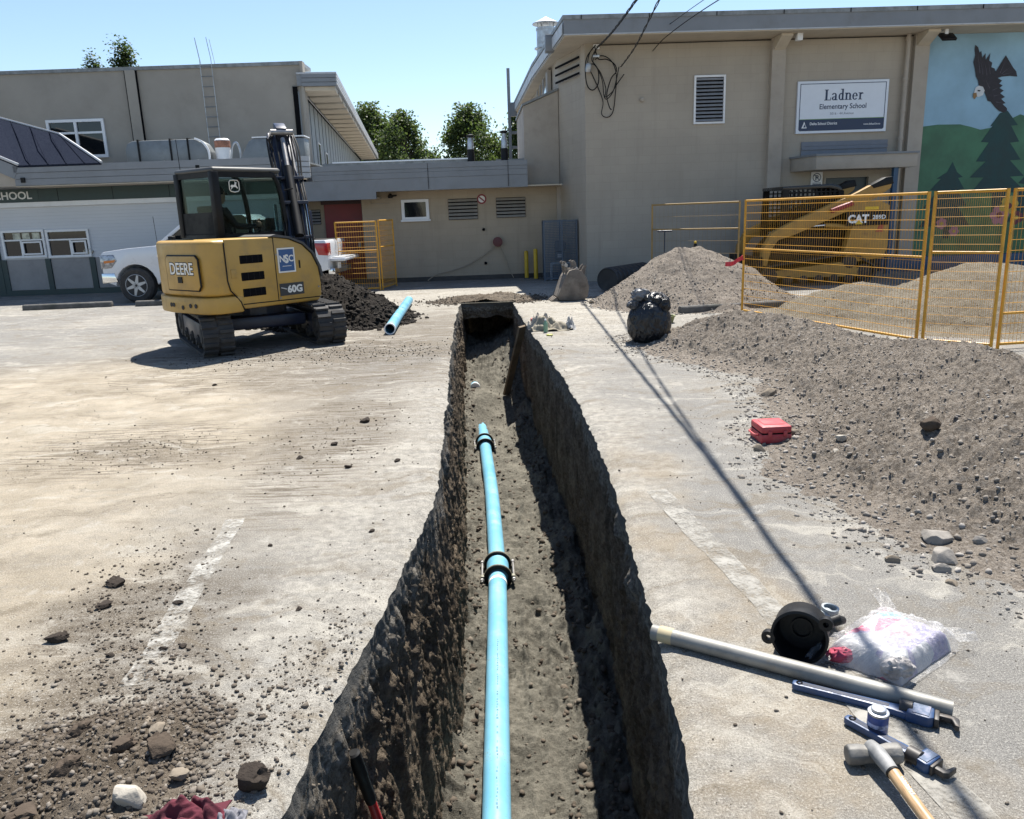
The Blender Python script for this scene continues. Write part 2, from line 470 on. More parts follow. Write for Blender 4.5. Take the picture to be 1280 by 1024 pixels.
    strip_ = n.math('MAXIMUM', strip_, n.math('MULTIPLY', blob(-1.2, 12.5, 1.6, 4.0, warp=False), 0.8))
    c = n.mix(n.math('MULTIPLY', strip_, n.rng(n.math('ADD', lug, n.math('MULTIPLY', fine, 0.3)), 0.62, 0.76, 0, 0.9)), c, (0.10, 0.08, 0.058))
    swp = n.noise(1.0, 6, 0.62, vec=n.map(scale=(0.9, 5.5, 1), rot=(0, 0, R(14)), vec=wpos))
    c = n.mix(n.rng(swp, 0.52, 0.66, 0, 0.58), c, (0.155, 0.127, 0.09))
    c = n.mix(n.rng(swp, 0.46, 0.34, 0, 0.5), c, (0.42, 0.395, 0.34))
    # crumbs, pits and pale grit in the film
    spk = n.voro(55, out='Distance')
    c = n.mix(n.rng(n.math('ADD', spk, n.math('MULTIPLY', fine, 0.35)), 0.12, 0.24, 0.55, 0.0), c, (0.09, 0.075, 0.06))
    g2 = n.noise(120, 4, 0.7)
    c = n.mix(n.rng(g2, 0.52, 0.66, 0, 0.55), c, (0.47, 0.445, 0.395))
    c = n.mix(n.rng(g2, 0.47, 0.32, 0, 0.65), c, (0.085, 0.075, 0.062))
    c = n.mix(n.rng(grain, 0.45, 0.33, 0, 0.5), c, (0.10, 0.09, 0.075))
    blot = n.noise(4.5, 6, 0.72)
    c = n.mix(n.rng(blot, 0.54, 0.70, 0, 0.55), c, (0.15, 0.125, 0.09))
    c = n.mix(n.rng(blot, 0.44, 0.30, 0, 0.45), c, (0.40, 0.385, 0.35))
    # cracks in the asphalt
    cr = n.voro(0.42, vec=wpos, feature='DISTANCE_TO_EDGE')
    c = n.mix(n.rng(cr, 0.0008, 0.003, 0.12, 0.0), c, (0.07, 0.06, 0.05))
    n.col(c).set(rough=0.92, spec=0.15)
    n.bump(fine, 0.35, 0.02)
    n.bump(grain, 0.9, 0.005)
    n.bump(g2, 0.7, 0.008)
    return n.m
M['ground'] = ground_material()

def build_ground():
    ys = np.arange(Y0, Y1 + 0.001, 0.02)
    V = []; F = []
    def strip(cols, flip=False):
        o = sum(len(v) for v in V); k = len(cols)
        A = np.stack([np.stack([c[0], ys, c[1]], 1) for c in cols], 1).reshape(-1, 3)
        V.append(A)
        r = np.arange(len(ys) - 1)[:, None] * k; q = np.arange(k - 1)[None, :]
        a = (r + q).ravel() + o
        F.append(np.stack([a, a + 1, a + k + 1, a + k], 1))
    l = edge_l(ys); r = edge_r(ys); z = np.zeros_like(ys)
    lipn = 0.006 * vnoise(ys * 9, ys * 0 + 4)
    strip([(z - 400, z), (z - 30, z), (z - 8, z), (l - 1.2, z), (l - .35, z), (l - .12, z), (l - .04, z - .004), (l, z - .022 + lipn)])
    strip([(r, z - .022 - lipn), (r + .04, z - .004), (r + .12, z), (r + .35, z), (r + 1.2, z), (z + 8, z), (z + 30, z), (z + 400, z)])
    V = V; o = sum(len(v) for v in V)
    V.append(np.array([(-400, -200, 0), (400, -200, 0), (400, Y0, 0), (-400, Y0, 0), (-400, Y1, 0), (400, Y1, 0), (400, 900, 0), (-400, 900, 0)], float))
    F.append(np.array([(o, o+1, o+2, o+3), (o+4, o+5, o+6, o+7)]))
    g = npmesh('ground', np.concatenate(V), np.concatenate(F), M['ground'])
    structure(g)
build_ground()

def soil_mat(name, dark, light, asphalt=False, sc=1.0, moist=0.5, bstr=0.6, peb=0.0):
    n = NT(name)
    a = n.noise(3.0 * sc, 7, 0.65); b = n.noise(22 * sc, 7, 0.7); c3 = n.noise(130 * sc, 4, 0.7)
    f = n.math('ADD', n.math('MULTIPLY', a, 0.5), n.math('MULTIPLY', b, 0.5))
    c = n.mix(n.rng(f, 0.38, 0.66), dark, light)
    c = n.mix(n.rng(c3, 0.56, 0.76, 0, 0.55), c, tuple(min(1, x * 1.75) for x in light))
    c = n.mix(n.rng(c3, 0.44, 0.26, 0, 0.5), c, tuple(x * 0.6 for x in dark))
    if asphalt:
        z = n.sep()[2]
        edge = n.math('ADD', z, n.math('MULTIPLY', n.math('SUBTRACT', b, 0.5), 0.05))
        asph = n.mix(c3, (0.06, 0.058, 0.055), (0.20, 0.195, 0.18))
        basec = n.mix(n.rng(b, 0.35, 0.65), (0.085, 0.075, 0.06), (0.27, 0.245, 0.21))
        c = n.mix(n.rng(n.math('ADD', z, n.math('MULTIPLY', n.math('SUBTRACT', a, 0.5), 0.5)), -0.27, -0.19), c, basec)
        c = n.mix(n.rng(edge, -0.10, -0.075), c, asph)
    if peb:
        c = n.mix(n.rng(n.noise(0.9, 5, 0.6), 0.54, 0.70, 0, 0.5), c, tuple(x * 0.62 for x in dark))
        for s_, w_ in ((34, 0.55), (85, 0.75), (170, 0.6)):
            vv = n.n.new('ShaderNodeTexVoronoi'); vv.inputs['Scale'].default_value = s_; n.L(n.coord(), vv.inputs['Vector'])
            sp_ = n.n.new('ShaderNodeSeparateColor'); n.L(vv.outputs['Color'], sp_.inputs[0])
            c = n.mix(n.math('MULTIPLY', n.rng(sp_.outputs[0], 0.55, 1.0, 0, 1), w_ * peb), c, (0.36, 0.325, 0.285))
            c = n.mix(n.math('MULTIPLY', n.rng(sp_.outputs[1], 0.6, 1.0, 0, 1), w_ * peb), c, (0.075, 0.062, 0.050))
            n.bump(vv.outputs['Distance'], -0.9, 1.1 / s_)
    n.col(c).set(rough=0.95, spec=0.12)
    n.bump(b, bstr, 0.02); n.bump(n.noise(62 * sc, 5, 0.7), bstr, 0.02); n.bump(c3, bstr, 0.008)
    return n.m
M['trench_wall'] = soil_mat('cut_soil', (0.066, 0.051, 0.037), (0.25, 0.20, 0.145), asphalt=True, sc=1.2, bstr=0.9)
M['trench_floor'] = soil_mat('damp_sand', (0.082, 0.076, 0.062), (0.20, 0.186, 0.152), sc=0.9, bstr=0.9)
M['dark_soil'] = soil_mat('dark_wet_soil', (0.012, 0.0105, 0.0095), (0.040, 0.034, 0.028), sc=1.5)
M['gravel_soil'] = soil_mat('gravelly_soil', (0.165, 0.138, 0.110), (0.30, 0.258, 0.212), sc=1.3, bstr=1.0, peb=0.6)
M['sand'] = soil_mat('crushed_sand', (0.145, 0.125, 0.090), (0.205, 0.182, 0.136), sc=1.3, bstr=0.8, peb=0.35)

def stone_mat(name, cols, bump=0.4):
    n = NT(name); r = n.island()
    rp = n.n.new('ShaderNodeValToRGB'); n.L(r, rp.inputs[0]); e = rp.color_ramp
    for i, c in enumerate(cols):
        p = i / (len(cols) - 1)
        if i < 2: el = e.elements[i]; el.position = p
        else: el = e.elements.new(p)
        el.color = c + (1,)
    k = n.noise(18, 6, 0.65)
    n.col(n.mix(n.rng(k, 0.3, 0.7, 0, 0.35), rp.outputs[0], (0.30, 0.275, 0.24) if cols[0][0] > 0.09 else cols[1])).set(rough=0.92, spec=0.15)
    n.bump(n.noise(70, 6, 0.7), bump, 0.01)
    return n.m
M['stones'] = stone_mat('gravel_stones', [(0.10, 0.085, 0.07), (0.20, 0.178, 0.155), (0.16, 0.138, 0.115), (0.33, 0.31, 0.285), (0.14, 0.12, 0.10), (0.22, 0.20, 0.175)])
M['clods'] = stone_mat('soil_clods', [(0.055, 0.044, 0.034), (0.11, 0.09, 0.07), (0.075, 0.06, 0.046), (0.17, 0.145, 0.115)])
M['dclods'] = stone_mat('wet_soil_clods', [(0.012, 0.010, 0.009), (0.028, 0.024, 0.020), (0.018, 0.015, 0.013), (0.045, 0.038, 0.031)])
M['crumbs'] = stone_mat('mixed_crumbs', [(0.065, 0.052, 0.040), (0.14, 0.12, 0.097), (0.095, 0.078, 0.06), (0.23, 0.205, 0.175), (0.075, 0.06, 0.047), (0.11, 0.09, 0.07)])

_t = (1 + 5 ** .5) / 2
ICO_V = np.array([(-1,_t,0),(1,_t,0),(-1,-_t,0),(1,-_t,0),(0,-1,_t),(0,1,_t),(0,-1,-_t),(0,1,-_t),(_t,0,-1),(_t,0,1),(-_t,0,-1),(-_t,0,1)], float) / math.sqrt(1 + _t * _t)
ICO_F = np.array([(0,11,5),(0,5,1),(0,1,7),(0,7,10),(0,10,11),(1,5,9),(5,11,4),(11,10,2),(10,7,6),(7,1,8),(3,9,4),(3,4,2),(3,2,6),(3,6,8),(3,8,9),(4,9,5),(2,4,11),(6,2,10),(8,6,7),(9,8,1)])
def scatter(name, P, S, mat, parent=None, jit=0.38, flat=0.75, seed=1, bare=False):
    r = np.random.default_rng(seed); P = np.asarray(P, float); n = len(P)
    V = ICO_V[None] * (1 + r.uniform(-jit, jit, (n, 12, 1)))
    V = V * r.uniform(0.6, 1.15, (n, 1, 3))
    q = r.normal(size=(n, 4)); q /= np.linalg.norm(q, axis=1, keepdims=True)
    w_, x, y, z = q.T
    Rm = np.stack([1-2*(y*y+z*z), 2*(x*y-z*w_), 2*(x*z+y*w_), 2*(x*y+z*w_), 1-2*(x*x+z*z), 2*(y*z-x*w_), 2*(x*z-y*w_), 2*(y*z+x*w_), 1-2*(x*x+y*y)], 1).reshape(n, 3, 3)
    V = np.einsum('nij,nkj->nki', Rm, V); V[:, :, 2] *= flat
    V = V * np.asarray(S)[:, None, None] + P[:, None, :]
    F = (ICO_F[None] + (np.arange(n) * 12)[:, None, None]).reshape(-1, 3)
    o = npmesh(name, V.reshape(-1, 3), F, mat, parent)
    o['kind'] = 'stuff'
    return o
def psize(n, a, b, p=2.6, seed=3):
    r = np.random.default_rng(seed); return a + (b - a) * r.random(n) ** p

# --- trench walls
def wall_disp(y, z, seed):
    top = np.clip((-z - 0.015) / 0.16, 0, 1)
    scr = fbm(y * 7.0, z * 1.1, seed * 3.0, 4, seed)               # vertical bucket scrapes
    clump = ridged(y * 5.5, z * 5.0, seed * 1.0, 4, seed + 40)
    tooth = fbm(y * 17, z * 6, seed * 2.0, 4, seed + 80, gain=0.6)
    smooth = np.clip(fbm(y * 1.5, z * 1.3, 0, 3, seed + 7) * 4.0 + 0.25 + np.clip((-z - 1.0) * 1.2, 0, 1), 0, 1)    # scraped smooth low down
    grit = fbm(y * 46, z * 20, seed * 1.0, 3, seed + 120, gain=0.65)
    d = 0.045 * scr + (1 - 0.75 * smooth) * (0.026 * clump + 0.036 * tooth) + (1 - 0.6 * smooth) * 0.030 * grit
    return d * top + 0.006 * tooth * (1 - top)
def trench_wall(name, side):
    e = edge_l if side < 0 else edge_r
    ys = np.concatenate([np.geomspace(Y0, 18.0, 950)]); zs = np.concatenate([np.linspace(0, -0.12, 12), np.linspace(-0.13, -1.85, 160)])
    Yg, Zg = np.meshgrid(ys, zs, indexing='ij')
    d = wall_disp(Yg, Zg, 3 if side < 0 else 11)
    bat = -0.07 if side < 0 else 0.012
    X = e(Yg) + side * (d + bat * np.clip(-Zg, 0, 1.7))
    Zg2 = np.where(Zg > -1e-6, -0.022, Zg - 0.022 * np.clip(1 + Zg / 0.12, 0, 1))
    Zg2[:, 0] = -0.022 + 0.006 * vnoise(ys * 9, ys * 0 + 4) * (1 if side < 0 else -1)
    V = np.stack([X, Yg, Zg2], -1).reshape(-1, 3)
    k = len(zs); a = (np.arange(len(ys) - 1)[:, None] * k + np.arange(k - 1)[None]).ravel()
    F = np.stack([a, a + 1, a + k + 1, a + k], 1)
    if side > 0: F = F[:, ::-1]
    o = npmesh(name, V, F, M['trench_wall']); structure(o)
    # clods and roots clinging to the face
    if side > 0: return
    r = np.random.default_rng(50 + side); n = 3600
    yy = 1.2 + (15.8 - 1.2) * r.random(n) ** 1.5; zz = -0.1 - 1.5 * r.random(n)
    xx = e(yy) + side * (wall_disp(yy, zz, 3 if side < 0 else 11) - 0.07 * -zz - 0.002)
    keep = fbm(yy * 2.2, zz * 2.2, 0, 3, 91) > -0.12
    P = np.stack([xx, yy, zz], 1)[keep]
    c = scatter('clinging_clods', P, psize(len(P), 0.002, 0.010, 2.6, 5), M['clods'], o, seed=8 + side, flat=1.0, jit=0.4)
trench_wall('trench_wall_left', -1)
trench_wall('trench_wall_right', 1)

def floor_z(x, y):
    l = edge_l(y); r = edge_r(y)
    b = np.interp(y, [0, 11, 12.5, 14, 15, 16.1, 18.2], [-1.665, -1.645, -1.52, -1.36, -1.17, -0.93, -0.95])
    dl = np.clip(x - l, 0, 9); dr = np.clip(r - x, 0, 9)
    h = b + 0.030 * fbm(x * 3, y * 2.2, 0, 4, 5) + 0.016 * ridged(x * 9, y * 6, 0, 3, 6) + 0.010 * fbm(x * 30, y * 30, 0, 3, 8)
    rough = np.clip(0.3 + 1.6 * fbm(x * 1.2 + 4, y * 0.7, 0, 2, 31), 0, 1)
    h = h + np.exp(-(dl / 0.20) ** 2) * (0.05 + 0.26 * np.clip(fbm(x * 4, y * 2.6, 0, 3, 21), 0, 1) + 0.06 * ridged(x * 11, y * 9, 0, 3, 22))
    h = h + np.exp(-(dr / 0.26) ** 2) * (0.05 + 0.30 * np.clip(fbm(x * 4, y * 2.0, 0, 3, 25), 0, 1) + 0.06 * ridged(x * 11, y * 9, 0, 3, 26))
    h = h + rough * 0.075 * ridged(x * 6.5, y * 5.5, 0, 4, 41) + 0.010 * fbm(x * 38, y * 34, 0, 3, 43, gain=0.65)
    h = h + 0.20 * np.exp(-(((x + 0.52) / 0.30) ** 2 + ((y - 13.15) / 0.62) ** 2))                    # sand tipped over the pipe end
    far = np.clip((y - 14.3) / 1.2, 0, 1)
    h = h + far * (0.09 * ridged(x * 5, y * 5, 0, 4, 51) + 0.16 * np.clip((x + 0.55) / 0.5, -0.6, 1))
    return h
def trench_floor():
    ys = np.geomspace(Y0, 18.1, 900); u = np.linspace(-0.07, 1.07, 130)
    Yg, U = np.meshgrid(ys, u, indexing='ij')
    l = edge_l(Yg); r = edge_r(Yg); X = l + (r - l) * U
    Z = floor_z(X, Yg)
    V = np.stack([X, Yg, Z], -1).reshape(-1, 3)
    k = len(u); a = (np.arange(len(ys) - 1)[:, None] * k + np.arange(k - 1)[None]).ravel()
    o = npmesh('trench_floor', V, np.stack([a, a + 1, a + k + 1, a + k], 1), M['trench_floor'], smooth=True); structure(o)
    rr = np.random.default_rng(77); n = 5200
    yy = 2.6 + 13.3 * rr.random(n) ** 1.3; t = rr.random(n)
    t = np.where(rr.random(n) < 0.6, np.where(rr.random(n) < 0.5, t * 0.24, 1 - t * 0.3), t)
    l = edge_l(yy); r = edge_r(yy); xx = l + (r - l) * t; pipe = np.interp(yy, [3.7, 7, 11.2, 12.8], [-.168, -.19, -.42, -.525])
    k = np.abs(xx - pipe) > 0.12
    P = np.stack([xx, yy, floor_z(xx, yy) + 0.004], 1)[k]
    scatter('fallen_clods', P, psize(len(P), 0.003, 0.036, 4.5, 9), M['clods'], o, seed=12)
trench_floor()

def trench_end():
    l = float(edge_l(np.array(Y1))); r = float(edge_r(np.array(Y1)))
    xs = np.linspace(l - 0.1, r + 0.1, 90); zs = np.linspace(-0.003, -0.34, 34)
    X, Z = np.meshgrid(xs, zs, indexing='ij')
    low = 0.13 * ((X - (l + r) / 2) / ((r - l) / 2)) ** 2
    Zs = Z * (0.82 + low * 2.2) * (1 + 0.25 * fbm(X * 5, X * 0, 0, 3, 3) * (Z < -0.1))
    Yv = Y1 + 0.10 * np.clip(-Z / 0.3, 0, 1) + 0.05 * ridged(X * 6, Zs * 6, 0, 4, 60) * np.clip(-Z / 0.05, 0, 1)
    V = np.stack([X, Yv, Zs], -1).reshape(-1, 3); k = len(zs)
    a = (np.arange(len(xs) - 1)[:, None] * k + np.arange(k - 1)[None]).ravel()
    F1 = np.stack([a, a + 1, a + k + 1, a + k], 1)
    # roof of the undercut and its back wall
    o = len(V); lipi = np.arange(len(xs)) * k + k - 1
    lip = V[lipi]; b1 = lip + np.array([0, 1.9, 0]); b2 = b1 + np.array([0, 0, -1.2])
    V = np.concatenate([V, b1, b2]); m = len(xs)
    i = np.arange(m - 1)
    F2 = np.stack([lipi[:-1], o + i, o + i + 1, lipi[1:]], 1); F3 = np.stack([o + i, o + m + i, o + m + i + 1, o + i + 1], 1)
    e = npmesh('trench_end_wall', V, np.concatenate([F1, F2, F3]), M['trench_wall']); structure(e)
    e2 = MB().box(l - 0.1, r + 0.1, Y0 - 0.3, Y0 - 0.02, -1.9, -0.01).build('trench_near_wall', M['trench_wall']); structure(e2)
trench_end()

# --- painted markings (worn, half under dust)
def paint_mat(name, col, wear):
    n = NT(name)
    a = n.noise(7, 8, 0.7); b = n.noise(60, 5, 0.7)
    f = n.rng(n.math('ADD', n.math('MULTIPLY', a, 0.65), n.math('MULTIPLY', b, 0.35)), wear - 0.12, wear + 0.12)
    n.col(n.mix(n.rng(b, 0.3, 0.7), tuple(x * 0.75 for x in col), col)).set(rough=0.85, spec=0.2)
    tr = n.n.new('ShaderNodeBsdfTransparent'); mx = n.n.new('ShaderNodeMixShader')
    n.L(f, mx.inputs[0]); n.L(n.b.outputs[0], mx.inputs[1]); n.L(tr.outputs[0], mx.inputs[2]); n.L(mx.outputs[0], n.out.inputs[0])
    return n.m
M['paint_w'] = paint_mat('worn_white_paint', (0.47, 0.455, 0.415), 0.46)
M['paint_f'] = paint_mat('faded_white_paint', (0.35, 0.335, 0.30), 0.50)
M['paint_y'] = paint_mat('worn_yellow_paint', (0.45, 0.30, 0.06), 0.52)
def stripe(p, q, wd, mat):
    p = Vector(p); q = Vector(q); d = (q - p).normalized(); s = Vector((-d.y, d.x)) * wd / 2
    me = bpy.data.meshes.new('painted_line'); L_ = (q - p).length; n_ = max(2, int(L_ / 0.03)); V = []; F = []; d3 = d; s0 = Vector((-d.y, d.x))
    tt = np.linspace(0, 1, n_ + 1); j1 = 0.016 * fbm(tt * L_ * 6, tt * 0 + p.x, 0, 4, 5); j2 = 0.016 * fbm(tt * L_ * 6, tt * 0 + q.x + 7, 0, 4, 6)
    for i_, t_ in enumerate(tt):
        c_ = p.lerp(q, t_); V += [(*(c_ + s0 * (wd / 2 + j1[i_])), .004), (*(c_ - s0 * (wd / 2 + j2[i_])), .004)]
    for i_ in range(n_): F.append((2 * i_, 2 * i_ + 1, 2 * i_ + 3, 2 * i_ + 2))
    me.from_pydata(V, [], F)
    return structure(link('painted_line', me, mat))
stripe((-1.70, 4.50), (-1.52, 2.75), 0.11, M['paint_w'])
stripe((0.90, 4.75), (1.36, 1.5), 0.13, M['paint_f'])
stripe((-9.15, 18.0), (-9.75, 13.6), 0.11, M['paint_w'])
stripe((-12.6, 18.6), (-12.1, 14.2), 0.11, M['paint_y'])
stripe((-13.0, 14.6), (-6.2, 13.9), 0.10, M['paint_f'])

# ------------------------------------------------------------------ mounds
def mound(name, label, cat, crest, slope, mat, smat, res=0.03, seed=1, amp=0.05, stones=6000, smax=0.045, soft=0.10, spill=0.25, smin=0.006, pw=3.2, grit=0.005, toe=0.12):
    cr = np.array(crest, float)
    t = np.linspace(0, len(cr) - 1, 14 * len(cr)); c = np.stack([np.interp(t, np.arange(len(cr)), cr[:, i]) for i in range(3)], 1)
    mr = (c[:, 2].max() / slope) * 1.25 + 0.4
    xs = np.arange(c[:, 0].min() - mr, c[:, 0].max() + mr, res); ys = np.arange(c[:, 1].min() - mr, c[:, 1].max() + mr, res)
    def hz(x, y):
        wx = x + 0.22 * fbm(x * 0.9, y * 0.9, 0, 3, seed + 1); wy = y + 0.22 * fbm(x * 0.9, y * 0.9, 5, 3, seed + 2)
        h = np.full(np.shape(x), -9.0)
        for (a, b, z) in c:
            d = np.sqrt((wx - a) ** 2 + (wy - b) ** 2 + soft ** 2) - soft
            h = np.maximum(h, z - slope * d)
        h = np.where(h < toe, toe * np.exp(np.clip((h - toe) / toe, -9, 0)) - 0.15 * toe, h)         # toe spreads out
        up = np.clip((h + 0.16 * toe) / (1.2 * toe), 0, 1)
        return h + up * (amp * fbm(x * 2.4, y * 2.4, 0, 4, seed + 5) + amp * 0.5 * ridged(x * 6, y * 6, 0, 3, seed + 9) + amp * 0.28 * fbm(x * 22, y * 22, 0, 3, seed + 11) + grit * ridged(x * 34, y * 34, 0, 2, seed + 13) + grit * vnoise(x * 80, y * 80, 0, seed + 17))
    X, Yg = np.meshgrid(xs, ys, indexing='ij'); Z = hz(X, Yg)
    org = np.array([c[:, 0].mean(), c[:, 1].mean(), 0])
    ny = len(ys); idx = np.arange(X.size).reshape(X.shape)
    a = idx[:-1, :-1].ravel(); F = np.stack([a, a + ny, a + ny + 1, a + 1], 1)
    zz = Z.ravel(); F = F[(zz[F] > -0.06 * toe).any(1)]
    cxy = np.stack([X.ravel(), Yg.ravel()], 1)[F].mean(1)
    F = F[(cxy[:, 0] < edge_l(cxy[:, 1]) - 0.05) | (cxy[:, 0] > edge_r(cxy[:, 1]) + 0.05) | (cxy[:, 1] > Y1 + 0.03)]
    used = np.unique(F); mp = np.full(X.size, -1); mp[used] = np.arange(len(used))
    V = np.stack([X.ravel(), Yg.ravel(), zz], 1)[used] - org
    root = thing(name, label, cat, tuple(org))
    body = npmesh('heap', V, mp[F], mat, root, smooth=False)
    r = np.random.default_rng(seed + 100)
    px = r.uniform(xs[0], xs[-1], stones * 5); py = r.uniform(ys[0], ys[-1], stones * 5); pz = hz(px, py)
    k = (pz > -0.10 * toe) | ((pz > -0.14 * toe) & (r.random(len(px)) < spill))
    k &= (px < edge_l(py) - 0.03) | (px > edge_r(py) + 0.03)
    P = np.stack([px, py, np.maximum(pz, 0) + 0.002], 1)[k][:stones] - org
    s = psize(len(P), smin, smax, pw, seed)
    tp = np.clip(1.2 - 0.6 * P[:, 2] / max(c[:, 2].max(), .1), 0.6, 1.2)                                 # coarse stones roll to the toe
    scatter('loose_stones', P, s * tp, smat, root, seed=seed + 3, flat=0.85)
    return hz
# ------------------------------------------------------------------ buildings
def sheet(poly, y, name, mat, parent, th=0.003):
    """flat painted shape on a wall facing -y: poly of (x, z)"""
    return MB().prism(poly, 'y', y - th, y).build(name, mat, parent)
def louvre(parent, x0, x1, z0, z1, n, y, slat, name='louvre', frame=None, fw=0.05, dep=0.07):
    fr = MB().box(x0, x1, y - 0.004, y + 0.02, z0, z1).build(name, M['dark'], parent)
    if frame is not None:
        f = MB()
        f.box(x0 - fw, x1 + fw, y - 0.05, y - 0.002, z1, z1 + fw); f.box(x0 - fw, x1 + fw, y - 0.05, y - 0.002, z0 - fw, z0)
        f.box(x0 - fw, x0, y - 0.048, y - 0.002, z0, z1); f.box(x1, x1 + fw, y - 0.048, y - 0.002, z0, z1)
        f.build('frame', frame, fr)
    p = (z1 - z0) / n; me = None
    for i in range(n):
        zc = z0 + p * (i + 0.5)
        if me is None:
            o = MB().prism([(-dep * 0.5, -p * 0.33), (-dep * 0.5 + 0.012, -p * 0.36), (dep * 0.42, p * 0.26), (dep * 0.42, p * 0.32)], 'x', x0 + 0.004, x1 - 0.004).build('slat', slat, fr)
            me = o.data
        else:
            o = bpy.data.objects.new('slat', me); C.objects.link(o); o.parent = fr
        o.location = (0, y - dep * 0.5 - 0.006, zc)
    return fr

# ---- hall on the right: mural, sign, canopy
HALL = thing('hall_building', 'tall beige painted block school hall with sign, louvre and eagle mural', 'building', (2.01, 20.1, 0), R(2.0))
hw = MB().prism([(0, 0), (5.93, 0), (5.93, 2.37), (7.10, 2.37), (7.10, 0), (24, 0), (24, 5.556), (0, 5.556)], 'y', 0, 0.3)
hw.build('wall', M['wall'], HALL)
sw = MB().prism([(0.0, 0.301), (-0.46, 1.9), (-0.75, 12.5), (-0.4, 12.5), (0.2, 0.301)], 'z', 0, 5.556); sw.build('side_wall', M['wall'], HALL)
MB().prism([(0.0, 0.0), (0.0, 0.3), (-0.07, 0.3)], 'z', 0, 5.555).build('corner_infill', M['wall'], HALL)
MB().prism([(23.7, 0.3), (24, 0.3), (24, 12.5), (23.7, 12.5)], 'z', 0, 5.556).build('far_wall', M['wall'], HALL)
MB().prism([(-0.4, 12.2), (23.7, 12.2), (23.7, 12.5), (-0.4, 12.5)], 'z', 0, 5.555).build('back_wall', M['wall'], HALL)
roofpoly = [(-0.59, -0.9), (24.6, -0.9), (24.6, 13.2), (-1.05, 13.2), (-0.89, 4.94)]
rf = MB().prism(roofpoly, 'z', 5.585, 5.90).build('roof', M['fascia'], HALL)
def inset(p, d):
    cx = sum(a for a, b in p) / len(p); cy = sum(b for a, b in p) / len(p)
    return [(a + d * (1 if a > cx else -1), b + d * (1 if b > cy else -1)) for a, b in p]
MB().prism(inset(roofpoly, 0.02), 'z', 5.90, 5.99).build('cap_flashing', M['cap'], rf)
MB().prism(inset(roofpoly, -0.03), 'z', 5.557, 5.585).build('soffit', M['soffit'], rf)
MB().prism(inset(roofpoly, 0.006), 'z', 5.575, 5.60).build('drip_edge', M['fascia_lt'], rf)
for i in range(11):        # seams of the cap flashing
    MB().box(-0.2 + i * 1.53, -0.185 + i * 1.53, -0.935, -0.921, 5.895, 5.985).build('seam', M['dark'], rf)
# pale strip along the receding edge, its brighter light put into the colour
for a, b in (((-0.59, -0.9), (-0.89, 4.94)), ((-0.89, 4.94), (-1.05, 13.2))):
    d = Vector((b[0] - a[0], b[1] - a[1], 0)); L_ = d.length; Mx = frame((a[0] - 0.022, a[1], 5.6), (0, 0, 1), d)
    MB().box(0.02, L_ - 0.02, 0.0, 0.012, 0.0, 0.24, Mx).build('lit_edge_strip', M['fascia_lt'], rf)
MB().box(-0.86, -0.64, 0.7, 1.0, 5.55, 5.93).build('scupper_box', M['fascia'], rf, bevel=0.01)
for x0, x1 in ((4.45, 4.78), (7.90, 8.255)):
    p = MB().box(x0, x1, -0.15, -0.001, 0, 5.555).build('pilaster', M['wall_trim'], HALL)
    MB().prism([(-0.151, 5.28), (-0.151, 5.552), (-0.62, 5.552), (-0.62, 5.50)], 'x', x0 + 0.03, x1 - 0.03).build('bracket', M['soffit'], p)
louvre(HALL, 2.67, 3.34, 3.73, 4.74, 12, -0.002, M['slat_grey'], 'louvre', M['white'], 0.045)
# vent strips high on the side wall
for z in (4.95, 5.13, 5.31):
    Mx = frame((-0.075, 0.31, z), (0, 0, 1), (-0.46, 1.6, 0)); MB().box(0.02, 1.55, 0.004, 0.03, 0, 0.045, Mx).build('vent_strip', M['dark'], HALL)
# clerestory window on the side wall
wf = MB().box(-0.62, -0.52, 3.0, 6.4, 4.55, 5.50).build('side_window', M['wall_trim'], HALL)
for a, b in ((3.08, 4.1), (4.16, 5.2), (5.26, 6.32)):
    MB().box(-0.645, -0.615, a, b, 4.62, 5.42).build('pane', M['pane'], wf)
for a in (3.04, 4.11, 5.21, 6.33):
    MB().box(-0.66, -0.60, a, a + 0.045, 4.60, 5.44).build('mullion', M['fascia_lt'], wf)
# projecting bay over the link roof, sloped top
by = MB().prism([(-1.38, 2.47), (-0.462, 2.47), (-0.462, 4.80), (-1.38, 4.44)], 'y', 1.84, 5.2).build('projecting_bay', M['wall_trim'], HALL)
MB().prism([(-1.42, 4.44), (-1.42, 4.50), (-0.47, 4.865), (-0.47, 4.805)], 'y', 1.80, 5.24).build('coping', M['cap'], by)
MB().box(-1.36, -0.47, 1.86, 5.0, 2.44, 2.467).build('bay_soffit', M['soffit'], by)
# chimney with rain cap
ch = MB().lathe([(0.27, 5.99), (0.27, 6.28), (0.34, 6.30), (0.34, 6.33), (0.27, 6.345), (0.27, 6.80), (0.285, 6.80), (0.285, 6.86), (0.25, 6.86), (0.25, 6.3)], 20, Matrix.Translation((-0.47, 4.9, 0.08))).build('chimney', M['galv'], rf, smooth=True)
k = MB().lathe([(0.0, 7.17), (0.39, 6.985), (0.39, 6.965), (0.0, 7.10)], 20, Matrix.Translation((-0.47, 4.9, 0.08)))
for a in range(4):
    an = a * 1.57 + 0.4; x = -0.47 + 0.26 * math.cos(an); y = 4.9 + 0.26 * math.sin(an)
    k.box(x - 0.012, x + 0.012, y - 0.012, y + 0.012, 6.92, 7.10)
k.build('rain_cap', M['galv'], rf)
